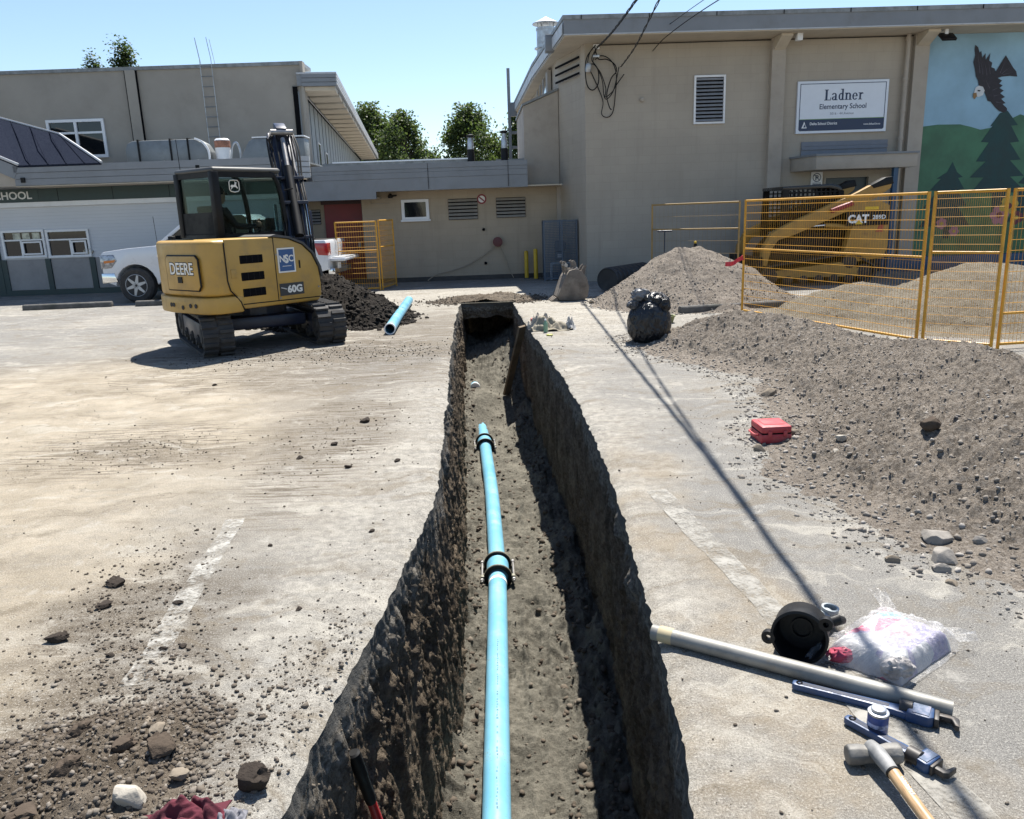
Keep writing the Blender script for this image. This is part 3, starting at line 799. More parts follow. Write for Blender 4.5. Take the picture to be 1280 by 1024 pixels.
# big sign
sg = MB().box(5.14, 7.37, -0.065, -0.003, 3.385, 4.575).build('sign_board', simple('sign_white', (0.66, 0.70, 0.76), 0.35, var=0.02), HALL)
M['sign_navy'] = simple('sign_navy', (0.012, 0.028, 0.075), 0.4, var=0.05)
b = MB()
for x0, x1, z0, z1 in ((5.20, 7.31, 4.505, 4.52), (5.20, 5.215, 3.68, 4.505), (7.295, 7.31, 3.68, 4.505)): b.box(x0, x1, -0.069, -0.0652, z0, z1)
b.build('border', M['sign_navy'], sg)
MB().prism([(5.20, 3.47), (5.23, 3.44), (7.28, 3.44), (7.31, 3.47), (7.31, 3.70), (5.20, 3.70)], 'y', -0.070, -0.0653).build('band', M['sign_navy'], sg)
MB().box(5.20, 7.31, -0.071, -0.0654, 3.70, 3.712).build('green_line', simple('sign_green', (0.12, 0.25, 0.06), 0.5), sg)
def arc(mb, cx, cz, rx, rz, t0, t1, w, y0, y1, n=12, wz=None):
    wz = wz or w * 0.55; P = []
    for i in range(n + 1):
        t = R(t0 + (t1 - t0) * i / n); P.append((cx + rx * math.cos(t), cz + rz * math.sin(t)))
    Q = []
    for i in range(n + 1):
        t = R(t0 + (t1 - t0) * i / n); Q.append((cx + (rx - w) * math.cos(t), cz + (rz - wz) * math.sin(t)))
    for i in range(n): mb.prism([P[i], P[i + 1], Q[i + 1], Q[i]], 'y', y0, y1)
def serif_word(x, z, h):
    m = MB(); ya, yb = -0.0688, -0.0656
    def bx(a, b, c, d): m.box(x + a * h, x + b * h, ya, yb, z + c * h, z + d * h)
    def ar(cx, cz, rx, rz, t0, t1, w): arc(m, x + cx * h, z + cz * h, rx * h, rz * h, t0, t1, w * h, ya, yb)
    st = 0.17
    bx(.10, .10 + st + .03, 0, 1); bx(0, .40, .94, 1.0); bx(0, .66, 0, .07); bx(.60, .66, .07, .26)                       # L
    bx(1.05, 1.05 + st, 0, .48); ar(.97, .46, .25, .22, 0, 165, .15); ar(.95, .17, .20, .185, 60, 340, .14); bx(1.15, 1.33, 0, .06)        # a
    bx(1.74, 1.74 + st, 0, 1.04); bx(1.62, 1.76, .97, 1.04); ar(1.66, .32, .25, .34, 20, 345, .15); bx(1.85, 2.0, 0, .06)       # d
    bx(2.12, 2.12 + st, 0, .66); bx(2.02, 2.14, .60, .66); bx(2.03, 2.38, 0, .06); ar(2.40, .42, .26, .25, 0, 150, .16); bx(2.49, 2.49 + st, 0, .44); bx(2.42, 2.76, 0, .06)   # n
    ar(3.06, .32, .27, .34, 0, 325, .15); bx(2.86, 3.31, .31, .37)                                                       # e
    bx(3.50, 3.50 + st, 0, .66); bx(3.40, 3.52, .60, .66); bx(3.41, 3.78, 0, .06); ar(3.76, .44, .17, .23, 30, 165, .15)        # r
    return m
serif_word(5.80, 4.13, 0.245).build('lettering', M['sign_navy'], sg)
text('lettering', 'Elementary School', M['sign_navy'], sg, (6.27, -0.066, 3.935), (1, 0, 0), (0, 0, 1), 0.165, 0.0025, align='CENTER', sx=0.94)
M['sign_grey'] = simple('sign_grey_print', (0.16, 0.18, 0.22), 0.5)
text('lettering', '5016 - 44 Avenue', M['sign_grey'], sg, (6.25, -0.066, 3.80), (1, 0, 0), (0, 0, 1), 0.082, 0.0, align='CENTER')
text('lettering', 'Delta School District', M['white'], sg, (5.47, -0.0705, 3.575), (1, 0, 0), (0, 0, 1), 0.088, 0.0015, sx=0.9)
text('lettering', 'www.deltasd.bc.ca', M['white'], sg, (7.22, -0.0705, 3.545), (1, 0, 0), (0, 0, 1), 0.062, 0.0005, align='RIGHT', sx=0.9)
lg = MB(); lg.prism([(5.27, 3.505), (5.335, 3.66), (5.40, 3.505)], 'y', -0.0725, -0.0702).build('emblem', M['white'], sg)
MB().prism([(5.315, 3.525), (5.352, 3.605), (5.375, 3.525)], 'y', -0.0735, -0.0726).build('emblem', M['sign_navy'], sg)
# transom boards, canopy, door
for i, (z0, z1, d) in enumerate(((3.085, 3.19, 0.035), (3.0, 3.08, 0.05), (2.86, 2.995, 0.03))):
    MB().box(5.31, 7.46, -d, -0.002, z0, z1).build('transom_board', simple('slate_board', (0.17, 0.185, 0.215), 0.6, var=0.06) if i == 0 else bpy.data.materials['slate_board'], HALL)
cn = MB().prism([(5.06, -0.003), (5.30, -1.0), (7.72, -1.0), (7.72, -0.003)], 'z', 2.49, 2.80).build('canopy', M['wall_trim'], HALL, bevel=0.008)
MB().prism([(5.03, -0.005), (5.28, -1.03), (7.75, -1.03), (7.75, -0.005)], 'z', 2.80, 2.845).build('canopy_cap', M['fascia'], cn)
dr = MB().box(5.97, 7.06, 0.08, 0.12, 0.02, 2.33).build('door', simple('teal_grey_door', (0.035, 0.05, 0.058), 0.4, var=0.1), HALL)
d = MB(); d.box(5.931, 5.975, -0.02, 0.14, 0, 2.37); d.box(7.055, 7.099, -0.02, 0.14, 0, 2.37); d.box(5.975, 7.055, -0.02, 0.14, 2.325, 2.369); d.build('door_frame', M['wall_trim'], dr)
MB().box(6.92, 6.98, 0.03, 0.08, 0.95, 1.1).build('handle', M['steel'], dr)
MB().box(7.20, 7.31, -0.95, -0.84, 0, 2.489).build('canopy_post', simple('blue_post_paint', (0.03, 0.075, 0.14), 0.5, var=0.1), cn)
bs = MB(); bs.tube([(7.62, -0.1, 2.3), (7.5, -0.35, 2.42), (7.3, -0.6, 2.48)], 0.03, 8); bs.build('brace', M['wall_trim'], cn)
np_ = MB().box(5.60, 5.885, -0.03, -0.003, 2.15, 2.478).build('no_parking_sign', M['white'], HALL)
rg = MB().lathe([(0.105, 0), (0.105, 0.003), (0.088, 0.003), (0.088, 0)], 24, frame((5.742, -0.031, 2.345), (0, -1, 0)), closed=True).build('ring', M['sign_navy'], np_)
text('letter_p', 'P', M['sign_navy'], np_, (5.70, -0.031, 2.285), (1, 0, 0), (0, 0, 1), 0.16, 0.004)
MB().box(-0.095, 0.095, -0.001, 0.001, -0.008, 0.008, Matrix.Translation((5.742, -0.0345, 2.345)) @ Matrix.Rotation(R(45), 4, 'Y')).build('bar', M['sign_navy'], np_)
for z in (2.205, 2.175): MB().box(5.64, 5.85, -0.0325, -0.0305, z, z + 0.014).build('print_line', M['sign_navy'], np_)
dn = MB(); dn.tube([(7.74, -0.12, 5.55), (7.73, -0.12, 2.9), (7.73, -0.12, 0.15), (7.73, -0.3, 0.06)], 0.052, 10)
dp = dn.build('downspout', M['wall_trim'], HALL, smooth=True)
for z in (5.45, 4.55, 3.85, 3.2, 1.6): MB().lathe([(0.062, z - 0.04), (0.066, z), (0.062, z + 0.04)], 10, Matrix.Translation((7.73, -0.12, 0))).build('pipe_collar', M['wall_trim'], dp, smooth=True)
MB().box(4.86, 4.99, -0.60, -0.45, 5.40, 5.556).build('junction_box', M['white'], HALL, bevel=0.01)
fl = MB().box(8.36, 8.44, -0.56, -0.48, 5.44, 5.556).build('floodlight', M['white'], HALL)
MB().box(-0.17, 0.17, -0.13, 0.13, -0.03, 0.03, Matrix.Translation((8.40, -0.60, 5.38)) @ Matrix.Rotation(R(38), 4, 'X')).build('lamp_housing', M['black'], fl, bevel=0.01)
MB().box(-0.13, 0.13, -0.095, 0.095, -0.006, 0.006, Matrix.Translation((8.40, -0.619, 5.354)) @ Matrix.Rotation(R(38), 4, 'X')).build('lens', simple('lamp_lens', (0.6, 0.62, 0.62), 0.2), fl)
MB().tube([(0.3, -0.03, 5.515), (3.0, -0.03, 5.525), (8.2, -0.03, 5.53)], 0.011, 6).build('wall_cable', M['black'], HALL)
MB().lathe([(0.05, 0), (0.05, 0.06), (0.03, 0.075)], 12, frame((1.37, -0.002, 4.28), (0, -1, 0))).build('sensor', M['wall_trim'], HALL, smooth=True)
# mural
def mpaint(name, c, v=0.1, sc=2.5): return simple(name, c, 0.6, var=v, scale=sc, bump=0.05, bscale=40)
mu = sheet([(8.262, 0.33), (24, 0.33), (24, 5.55), (8.262, 5.55)], -0.002, 'mural', mpaint('mural_sky', (0.25, 0.41, 0.52), 0.14, 0.8), HALL)
hill = [(8.262, 3.46), (8.7, 3.50), (9.26, 3.49), (9.55, 3.42), (9.78, 3.35), (10.05, 3.39), (10.45, 3.55), (10.75, 3.68), (10.95, 3.62), (11.5, 3.45), (12.5, 3.6), (14, 3.3), (16, 3.5), (24, 3.3), (24, 0.331), (8.262, 0.331)]
sheet(hill, -0.0055, 'hill', mpaint('mural_hill', (0.052, 0.15, 0.082), 0.25, 1.2), mu)
sheet([(8.9, 0.34), (9.3, 1.1), (9.7, 1.7), (10.1, 1.95), (10.7, 1.7), (11.2, 1.8), (12.5, 1.5), (12.5, 0.34)], -0.0090, 'meadow', mpaint('mural_meadow', (0.075, 0.15, 0.06), 0.25, 2), mu)
pine = mpaint('mural_pine', (0.008, 0.042, 0.042), 0.2, 3)
big = [(10.42, 3.77), (10.72, 3.43), (10.55, 3.42), (10.8, 3.04), (10.57, 3.02), (10.89, 2.61), (10.62, 2.6), (11.02, 2.22), (10.67, 2.21), (11.14, 1.81), (10.6, 1.83), (10.5, 1.2), (10.3, 1.2), (10.25, 1.83), (9.70, 1.85), (9.99, 2.21), (9.63, 2.22), (10.0, 2.59), (9.75, 2.6), (10.03, 3.04), (9.83, 3.06), (10.08, 3.43), (10.02, 3.42), (10.23, 3.72)]
sheet(big, -0.0125, 'pine_tree', pine, mu)
sml = [(9.16, 2.61), (9.3, 2.36), (9.46, 2.24), (9.34, 2.22), (9.52, 1.95), (9.35, 1.93), (9.62, 1.55), (9.4, 1.53), (9.75, 1.05), (9.25, 1.07), (9.25, 0.75), (9.08, 0.75), (9.08, 1.07), (8.45, 1.05), (8.75, 1.5), (8.52, 1.52), (8.85, 1.92), (8.65, 1.95), (8.90, 2.21), (8.79, 2.22), (9.04, 2.37)]
sheet(sml, -0.0120, 'pine_tree', pine, mu)
sheet([(x + 2.25, z * 1.05) for x, z in sml], -0.0128, 'pine_tree', pine, mu)
eagle = [(9.44, 5.29), (9.51, 5.24), (9.56, 5.12), (9.60, 5.15), (9.64, 5.0), (9.71, 5.10), (9.73, 4.95), (9.83, 5.10), (9.82, 4.93), (9.9, 4.88), (9.89, 4.78), (9.97, 4.75), (10.01, 4.68), (10.22, 5.04), (10.27, 4.97), (10.34, 4.88), (10.43, 4.76), (10.52, 4.67), (10.56, 4.55), (10.38, 4.57), (10.18, 4.56), (10.08, 4.53), (10.19, 4.47), (10.13, 4.40), (10.22, 4.36), (10.15, 4.30), (10.26, 4.24), (10.18, 4.18), (10.31, 4.09), (10.22, 4.05), (10.34, 3.95), (10.27, 3.93), (10.39, 3.83), (10.4, 3.77), (10.33, 3.73), (10.2, 3.77), (10.09, 3.86), (9.97, 3.99), (9.89, 4.01), (9.83, 4.13), (9.79, 4.2), (9.73, 4.3), (9.62, 4.38), (9.59, 4.49), (9.53, 4.58), (9.48, 4.77), (9.43, 4.9), (9.46, 5.06), (9.43, 5.2)]
eg = sheet(eagle, -0.0160, 'eagle', mpaint('mural_eagle', (0.020, 0.016, 0.022), 0.4, 12), mu)
sheet([(9.62, 4.37), (9.73, 4.34), (9.78, 4.25), (9.75, 4.15), (9.65, 4.11), (9.57, 4.13), (9.52, 4.21), (9.55, 4.33)], -0.0195, 'eagle_head', mpaint('mural_white', (0.55, 0.57, 0.58), 0.1), mu)
sheet([(9.50, 4.20), (9.58, 4.21), (9.60, 4.13), (9.55, 4.06), (9.505, 4.11)], -0.0232, 'eagle_beak', mpaint('mural_ochre', (0.25, 0.14, 0.05), 0.1), mu)
sheet([(9.60, 4.27), (9.68, 4.26), (9.66, 4.235), (9.61, 4.24)], -0.0232, 'eagle_eye', M['dark'], mu)
feath = mpaint('mural_feather', (0.085, 0.075, 0.095), 0.2)
for a, b_ in (((9.50, 5.15), (9.62, 4.65)), ((9.58, 5.0), (9.70, 4.62)), ((9.70, 4.95), (9.80, 4.60)), ((9.80, 4.92), (9.88, 4.62)), ((10.22, 4.92), (10.12, 4.64)), ((10.36, 4.78), (10.16, 4.62)), ((10.46, 4.66), (10.2, 4.60)), ((10.14, 4.32), (9.98, 4.25)), ((10.2, 4.15), (10.02, 4.12)), ((10.28, 3.95), (10.10, 3.98)), ((9.75, 4.55), (9.9, 4.3))):
    dx, dz = (b_[0] - a[0]), (b_[1] - a[1]); L_ = math.hypot(dx, dz); px, pz = -dz / L_ * 0.008, dx / L_ * 0.008
    sheet([a, (b_[0] + px, b_[1] + pz), (b_[0] - px, b_[1] - pz)], -0.0195, 'feather', feath, mu)
fpink = mpaint('mural_pink', (0.42, 0.16, 0.20), 0.15); fyel = mpaint('mural_yellow', (0.50, 0.34, 0.06), 0.15); fmar = mpaint('mural_maroon', (0.15, 0.03, 0.04), 0.15)
def flower(cx, cz, r, m1, m2, y):
    for i in range(6):
        an = i * 1.047 + cx; px = cx + r * 0.6 * math.cos(an); pz = cz + r * 0.6 * math.sin(an)
        sheet([(px + r * .38 * math.cos(j * .785), pz + r * .38 * math.sin(j * .785)) for j in range(8)], y - 0.0009 * i, 'petal', m1, mu, 0.0006)
    sheet([(cx + r * .3 * math.cos(j * .785), cz + r * .3 * math.sin(j * .785)) for j in range(8)], y - 0.007, 'flower_centre', m2, mu, 0.001)
for a in ((10.50, 1.28, .26, fpink, fmar), (10.72, 1.50, .26, fyel, fmar), (9.02, 1.12, .15, fpink, fyel), (9.36, .92, .14, fpink, fyel), (10.95, 1.2, .18, fmar, fyel), (11.6, 1.3, .25, fyel, fpink), (12.3, 1.4, .25, fpink, fyel)):
    flower(*a, y=-0.0165)
MB().box(7.4, 24, -0.30, -0.004, 0, 0.328).build('plinth', simple('blue_plinth', (0.045, 0.10, 0.17), 0.6, var=0.12, scale=2, dirt=(0.10, 0.10, 0.10), damt=0.5), HALL, bevel=0.01)

# ---- low link building in the middle
LINK = thing('link_building', 'low tan link building between the hall and the gymnasium with two louvres', 'building', (0, 22.0, 0), R(0.5))
MB().prism([(-3.86, 0), (1.62, 0), (1.62, 2.6), (-3.86, 2.6)], 'y', 0, 0.3).build('wall', M['wall_low'], LINK)
MB().box(-5.75, -3.861, 0.55, 0.8, 0, 2.6).build('alcove_wall', M['wall_low'], LINK)
MB().box(-3.86, -3.70, 0.301, 0.549, 0, 2.6).build('alcove_side', M['wall_low'], LINK)
MB().box(1.40, 1.55, -0.10, -0.001, 0, 2.44).build('corner_pilaster', M['wall_trim'], LINK)
MB().box(-5.5, 1.5, -0.06, -0.001, 0.0, 0.12).build('base_course', simple('dark_base', (0.06, 0.055, 0.05), 0.8, var=0.2), LINK)
rl = MB().box(-4.9, 0.60, -0.90, 8.0, 2.72, 3.02).build('roof', M['fascia'], LINK)
for z0, z1, dd in ((2.93, 3.06, 0.965), (2.845, 2.925, 0.955), (2.705, 2.84, 0.96)):
    MB().box(-4.9, 0.60, -dd, -0.901, z0, z1).build('fascia_board', M['fascia'], rl)
MB().prism([(-5.2, 2.215), (-3.31, 2.215), (-3.31, 2.395), (0.60, 2.395), (0.60, 2.70), (-5.2, 2.70)], 'y', -0.95, -0.85).build('frieze', M['fascia'], rl)
MB().box(-3.30, 1.5, -0.849, -0.002, 2.41, 2.44).build('soffit', M['soffit'], rl)
MB().box(-5.7, -3.32, -0.849, 0.54, 2.24, 2.27).build('soffit', M['soffit'], rl)
for x in (-1.95, 0.1): MB().box(x, x + 0.008, -0.975, -0.951, 2.42, 3.05).build('seam', M['dark'], rl)
pp = MB().box(-4.88, -0.9, 0.30, 0.5, 3.02, 3.20).build('parapet', M['cap'], rl)
MB().box(-4.6, -0.9, 0.26, 0.52, 3.20, 3.235).build('parapet_cap', M['white'], rl)
MB().box(-0.2, 0.60, 0.35, 0.5, 3.02, 3.17).build('parapet', M['cap'], rl)
MB().box(-0.75, 0.58, 2.6, 2.9, 3.02, 3.26).build('rooflight_kerb', M['white'], rl)
MB().box(-0.6, -0.05, 2.3, 2.6, 3.02, 3.20).build('roof_patch', simple('brick_red', (0.25, 0.10, 0.07), 0.8, var=0.2), rl)
louvre(LINK, -1.53, -0.74, 1.62, 2.17, 6, -0.002, M['slat'])
louvre(LINK, -0.235, 0.555, 1.63, 2.16, 6, -0.002, M['slat'])
wn_ = MB().box(-2.72, -2.12, -0.012, 0.02, 1.72, 2.13).build('window', M['pane'], LINK)
f = MB(); f.box(-2.79, -2.05, -0.05, -0.003, 2.12, 2.19); f.box(-2.79, -2.05, -0.05, -0.003, 1.665, 1.73); f.box(-2.79, -2.71, -0.048, -0.003, 1.73, 2.12); f.box(-2.13, -2.05, -0.048, -0.003, 1.73, 2.12)
f.build('frame', M['white'], wn_); MB().box(-2.82, -2.02, -0.09, -0.003, 1.615, 1.664).build('sill', M['white'], wn_)
rd = MB().box(-4.98, -3.95, 0.50, 0.548, 0, 2.14).build('door', M['red_door'], LINK)
MB().box(-5.06, -3.865, 0.49, 0.5495, 2.141, 2.235).build('door_head', simple('dark_brown', (0.06, 0.03, 0.03), 0.6), rd)
MB().box(-4.10, -4.04, 0.44, 0.499, 0.98, 1.10).build('handle', M['steel'], rd)
louvre(LINK, -5.35, -5.10, 1.62, 2.02, 5, 0.545, M['slat_grey'])
ds = MB().lathe([(0.13, 0), (0.13, 0.012), (0.0, 0.012)], 24, frame((-0.62, -0.002, 2.14), (0, -1, 0))).build('round_sign', simple('sign_red', (0.22, 0.02, 0.03), 0.5), LINK)
MB().lathe([(0.09, 0), (0.09, 0.005), (0.0, 0.005)], 24, frame((-0.62, -0.0145, 2.14), (0, -1, 0))).build('disc', M['letter'], ds)
MB().box(-0.085, 0.085, -0.003, 0.0, -0.018, 0.018, Matrix.Translation((-0.62, -0.021, 2.14)) @ Matrix.Rotation(R(40), 4, 'Y')).build('bar', bpy.data.materials['sign_red'], ds)
cm = MB(); cm.tube([(-3.05, -0.002, 2.29), (-3.05, -0.16, 2.29), (-2.88, -0.2, 2.31)], 0.025, 8); cm.lathe([(0.06, 0), (0.07, 0.05), (0.03, 0.12)], 12, frame((-3.05, -0.16, 2.24), (0, 0, 1)))
cm.build('wall_lamp', M['black'], LINK, smooth=True)
MB().tube([(-3.6, -0.02, 2.25), (-3.6, -0.02, 2.12), (-3.12, -0.02, 2.11)], 0.012, 6).build('conduit', M['wall_trim'], LINK)
for x, z in ((-0.60, 1.34), (-0.58, 0.44)): MB().lathe([(0.04, 0), (0.04, 0.05), (0.02, 0.07)], 10, frame((x, -0.002, z), (0, -1, 0))).build('tap_cover', M['dark'], LINK)
# hose reel on the wall
hr = thing('hose_reel', 'dark red hose reel on the tan wall with hose trailing down', 'hose reel', (-0.23, 21.99, 1.0))
MB().lathe([(0.045, 0.0), (0.13, 0.01), (0.13, 0.03), (0.05, 0.04), (0.05, 0.11), (0.13, 0.12), (0.13, 0.14), (0.045, 0.15)], 20, frame((0, 0, 0), (0, -1, 0))).build('drum', simple('reel_red', (0.10, 0.02, 0.022), 0.5), hr, smooth=True)
MB().tube(smooth_path([(-0.05, -0.08, -0.1), (-0.35, -0.08, -0.32), (-0.9, -0.08, -0.62), (-1.5, -0.10, -0.78), (-1.75, -0.12, -0.84), (-1.95, -0.2, -0.97)], 6), 0.014, 6).build('hose', simple('tan_hose', (0.30, 0.25, 0.18), 0.6), hr)
MB().tube(smooth_path([(0.05, -0.08, -0.1), (0.18, -0.08, -0.4), (0.30, -0.09, -0.75), (0.40, -0.15, -0.97)], 6), 0.012, 6).build('hose', bpy.data.materials['tan_hose'], hr)
# vent pipes on the link roof
for i, (x, lab, top) in enumerate(((-0.87, 'black roof vent pipe with grey cowl in front of the middle tree', 3.82), (0.04, 'capped black roof vent pipe beside the projecting bay of the hall', 3.90))):
    vp = thing('roof_vent_pipe', lab, 'vent pipe', (x, 22.3, 3.02), 0, 'vent pipes on the link roof')
    MB().lathe([(0.13, 0), (0.10, 0.05), (0.095, 0.42), (0.06, 0.45)], 14).build('base_boot', M['black'], vp, smooth=True)
    MB().lathe([(0.085, 0.40), (0.085, 0.62), (0.062, 0.70), (0.062, top - 3.10)], 14).build('flue', M['galv'], vp, smooth=True)
    MB().lathe([(0.05, top - 3.10), (0.10, top - 3.08), (0.10, top - 3.03), (0.02, top - 3.01)], 14).build('cowl', M['black'], vp, smooth=True)
# mast at the far end of the hall roof
ms = thing('roof_mast', 'thin grey steel mast rising behind the hall roof edge', 'mast', (0.30, 32.6, 0))
MB().box(-0.06, 0.06, -0.06, 0.06, 0, 7.15).build('post', M['fascia'], ms)
for z in (4.2, 4.75): MB().box(0.061, 1.2, -0.04, 0.04, z, z + 0.1).build('bracket', M['fascia'], ms)
MB().box(0.061, 0.30, -0.12, 0.12, 5.4, 5.9).build('bracket_plate', M['fascia'], ms)

# ---- classroom wing, left
WING = thing('classroom_building', 'low white sided classroom wing with dark green name band and blue roof', 'building', (0, 22.0, 0), R(0.5))
def siding_mat():
    n = NT('ribbed_white_siding')
    wv = n.n.new('ShaderNodeTexWave'); wv.bands_direction = 'Z'; wv.wave_profile = 'SAW'; wv.inputs['Scale'].default_value = 3.6; n.L(n.coord(), wv.inputs['Vector'])
    b_ = n.mix(n.noise(0.8, 5, 0.6), (0.52, 0.545, 0.58), (0.62, 0.64, 0.67))
    n.col(n.mix(n.rng(wv.outputs['Fac'], 0.0, 0.12, 0.35, 0), b_, (0.33, 0.34, 0.36))).set(rough=0.6)
    n.bump(wv.outputs['Fac'], 0.5, 0.012); return n.m
M['ribbed'] = siding_mat()
MB().box(-16, -5.76, 0.004, 0.3, 0, 2.9).build('wall', M['ribbed'], WING)
MB().box(-16, -5.7, -0.12, 0.003, 2.34, 2.46).build('beam', M['white'], WING)
gb = MB().box(-16, -5.7, -0.14, 0.003, 2.465, 2.80).build('name_band', M['green'], WING)
for x in (-11.85, -10.4, -8.9, -7.4): MB().box(x, x + 0.012, -0.143, -0.139, 2.47, 2.795).build('joint', M['dark'], gb)
MB().box(-15.5, -12.36, -0.147, -0.139, 2.50, 2.785).build('name_board', simple('name_board_green', (0.028, 0.052, 0.05), 0.5), gb)
text('lettering', 'SCHOOL', M['letter'], gb, (-12.53, -0.150, 2.545), (1, 0, 0), (0, 0, 1), 0.27, 0.006, align='RIGHT', sx=1.05)
fz = MB().box(-12.28, -5.25, -1.15, 0.0, 2.82, 3.28).build('eaves', M['fascia'], WING)
for z0, z1, dd in ((3.14, 3.31, 1.21), (2.99, 3.13, 1.20), (2.83, 2.98, 1.205)):
    MB().box(-12.28, -5.25, -dd, -1.151, z0, z1).build('fascia_board', M['fascia'], fz)
for i in range(4):
    z = 2.80 + i * 0.135; MB().prism([(-5.24, -1.20), (-4.93, -0.99), (-4.93, -0.93), (-5.24, -1.14)], 'z', z, z + 0.115).build('corner_board', M['fascia_lt'], fz)
MB().prism([(-5.25, -1.14), (-4.95, -0.93), (-5.25, -0.9)], 'z', 2.79, 3.30).build('eaves_corner', M['fascia'], fz)
MB().box(-12.28, -5.25, -1.19, 0.0, 2.80, 2.818).build('soffit', M['soffit'], fz)
MB().box(-12.3, -5.2, -1.0, 3.0, 3.22, 3.26).build('flat_roof', M['cap'], WING)
MB().box(-12.12, -12.02, -1.24, -1.206, 2.9, 3.02).build('eaves_hook', M['black'], fz)
def wing_window(x0, x1, z0, z1, mull):
    p = MB().box(x0, x1, -0.004, 0.02, z0, z1).build('window', M['pane'], WING)
    f = MB(); t = 0.05
    f.box(x0 - t, x1 + t, -0.05, -0.0045, z1 - 0.01, z1 + t); f.box(x0 - t, x1 + t, -0.06, -0.0045, z0 - t, z0 + 0.01)
    f.box(x0 - t, x0 + .01, -0.048, -0.0045, z0 + .01, z1 - .01); f.box(x1 - .01, x1 + t, -0.048, -0.0045, z0 + .01, z1 - .01)
    zr = z0 + (z1 - z0) * 0.66; f.box(x0 + .01, x1 - .01, -0.046, -0.0045, zr - .02, zr + .02)
    f.box(mull - .02, mull + .02, -0.044, -0.0045, z0 + .01, zr - .02)
    f.build('frame', M['white'], p)
    o = MB(); a, b_ = mull + 0.03, x1 - 0.04; o.box(a, b_, -0.07, -0.05, z0 + .03, z0 + .07); o.box(a, b_, -0.07, -0.05, zr - .08, zr - .04); o.box(a, a + .045, -0.069, -0.051, z0 + .07, zr - .08); o.box(b_ - .045, b_, -0.069, -0.051, z0 + .07, zr - .08)
    o.build('casement', M['white'], p)
    return p
w1 = wing_window(-13.55, -12.50, 1.06, 1.70, -13.1)
w2 = wing_window(-12.36, -11.30, 1.04, 1.68, -11.78)
for x in (-13.3, -13.05, -12.78): MB().box(x, x + 0.2, -0.012, -0.006, 1.50, 1.67).build('paper_notice', simple('notice_paper', (0.45, 0.45, 0.36), 0.8, var=0.4, scale=9) if x == -13.3 else bpy.data.materials['notice_paper'], w1)
pl_ = MB()
for i in range(9): pl_.tube([(-11.42 + 0.02 * i, -0.03, 1.06), (-11.46 + 0.035 * i + 0.02 * math.sin(i * 3), -0.035, 1.16 + 0.05 * math.sin(i * 2.3))], 0.018, 5)
pl_.build('window_plant', simple('dry_flowers', (0.42, 0.38, 0.30), 0.8, var=0.4, scale=20), w2)
for a, b_ in ((-15.2, -13.72), (-13.58, -12.53), (-12.38, -11.35), (-11.18, -10.0), (-9.85, -8.6), (-8.45, -7.2), (-7.05, -5.8)):
    MB().box(a, b_, -0.02, 0.003, 0.15, 0.965).build('lower_panel', M['panel'], WING)
for x in (-13.72, -12.53, -11.33, -10.0, -8.58, -7.18): MB().box(x, x + 0.14, -0.05, 0.003, 0.0, 0.97).build('lower_post', M['green'], WING)
MB().box(-16, -5.77, -0.055, 0.003, 0.0, 0.145).build('base_rail', M['green'], WING)
MB().box(-14.0, -13.72, -0.06, 0.003, 0.0, 2.33).build('door_jamb', M['green'], WING)
MB().box(-5.9, -5.76, -0.02, 0.6, 0, 2.8).build('end_wall', M['wall_low'], WING)
# blue standing-seam roof
def blue_roof_mat():
    n = NT('blue_roof'); g = n.voro(34)
    n.col(n.mix(n.rng(g, 0.15, 0.6), (0.009, 0.011, 0.020), (0.020, 0.024, 0.036))).set(rough=1.0, spec=0.0)
    n.bump(n.noise(60, 4, 0.6), 0.3, 0.01); return n.m
M['blue_roof'] = blue_roof_mat()
A_ = Vector((-10.06, -1.215, 3.315)); B_ = Vector((-12.12, -1.215, 3.315)); C_ = Vector((-12.65, 2.0, 4.36)); D_ = Vector((-14.3, 2.0, 4.86)); E_ = Vector((-16.5, 2.0, 5.45)); F_ = Vector((-15.2, -1.215, 4.75))
me = bpy.data.meshes.new('pitched_roof'); dz = Vector((0, 0, 0.05))
P_ = [A_, B_, C_, D_, E_, F_]; me.from_pydata([tuple(p) for p in P_] + [tuple(p - dz) for p in P_], [], [(0, 2, 1), (1, 2, 3), (1, 3, 5), (3, 4, 5), (6, 7, 8), (7, 9, 8), (7, 11, 9), (9, 11, 10), (0, 1, 7, 6), (1, 5, 11, 7), (2, 0, 6, 8), (3, 2, 8, 9), (4, 3, 9, 10), (5, 4, 10, 11)])
pr = link('pitched_roof', me, M['blue_roof'], WING)
up = Vector((0, 0, 0.02))
for a, b_ in ((A_, C_), (C_, D_), (B_, F_)): MB().tube([a + up, b_ + up], 0.035, 6).build('ridge_flashing', M['fascia_lt'], pr)
for t in (0.2, 0.42, 0.64, 0.86):
    p = A_.lerp(B_, t); q = C_ if t < 0.3 else C_.lerp(D_, (t - 0.3) / 0.7); MB().tube([p + up * .4, q + up * .4], 0.014, 5).build('roof_seam', M['blue_roof'], pr)
MB().prism([(-12.29, 2.82), (-12.14, 3.30), (-15.2, 4.72), (-16.2, 5.0), (-16.2, 2.82)], 'y', -1.15, -1.0).build('gable', M['wall_trim'], WING)
MB().prism([(-12.29, 3.0), (-12.12, 3.31), (-15.2, 4.74), (-15.2, 4.4)], 'y', -1.21, -1.151).build('verge_board', M['fascia'], WING)
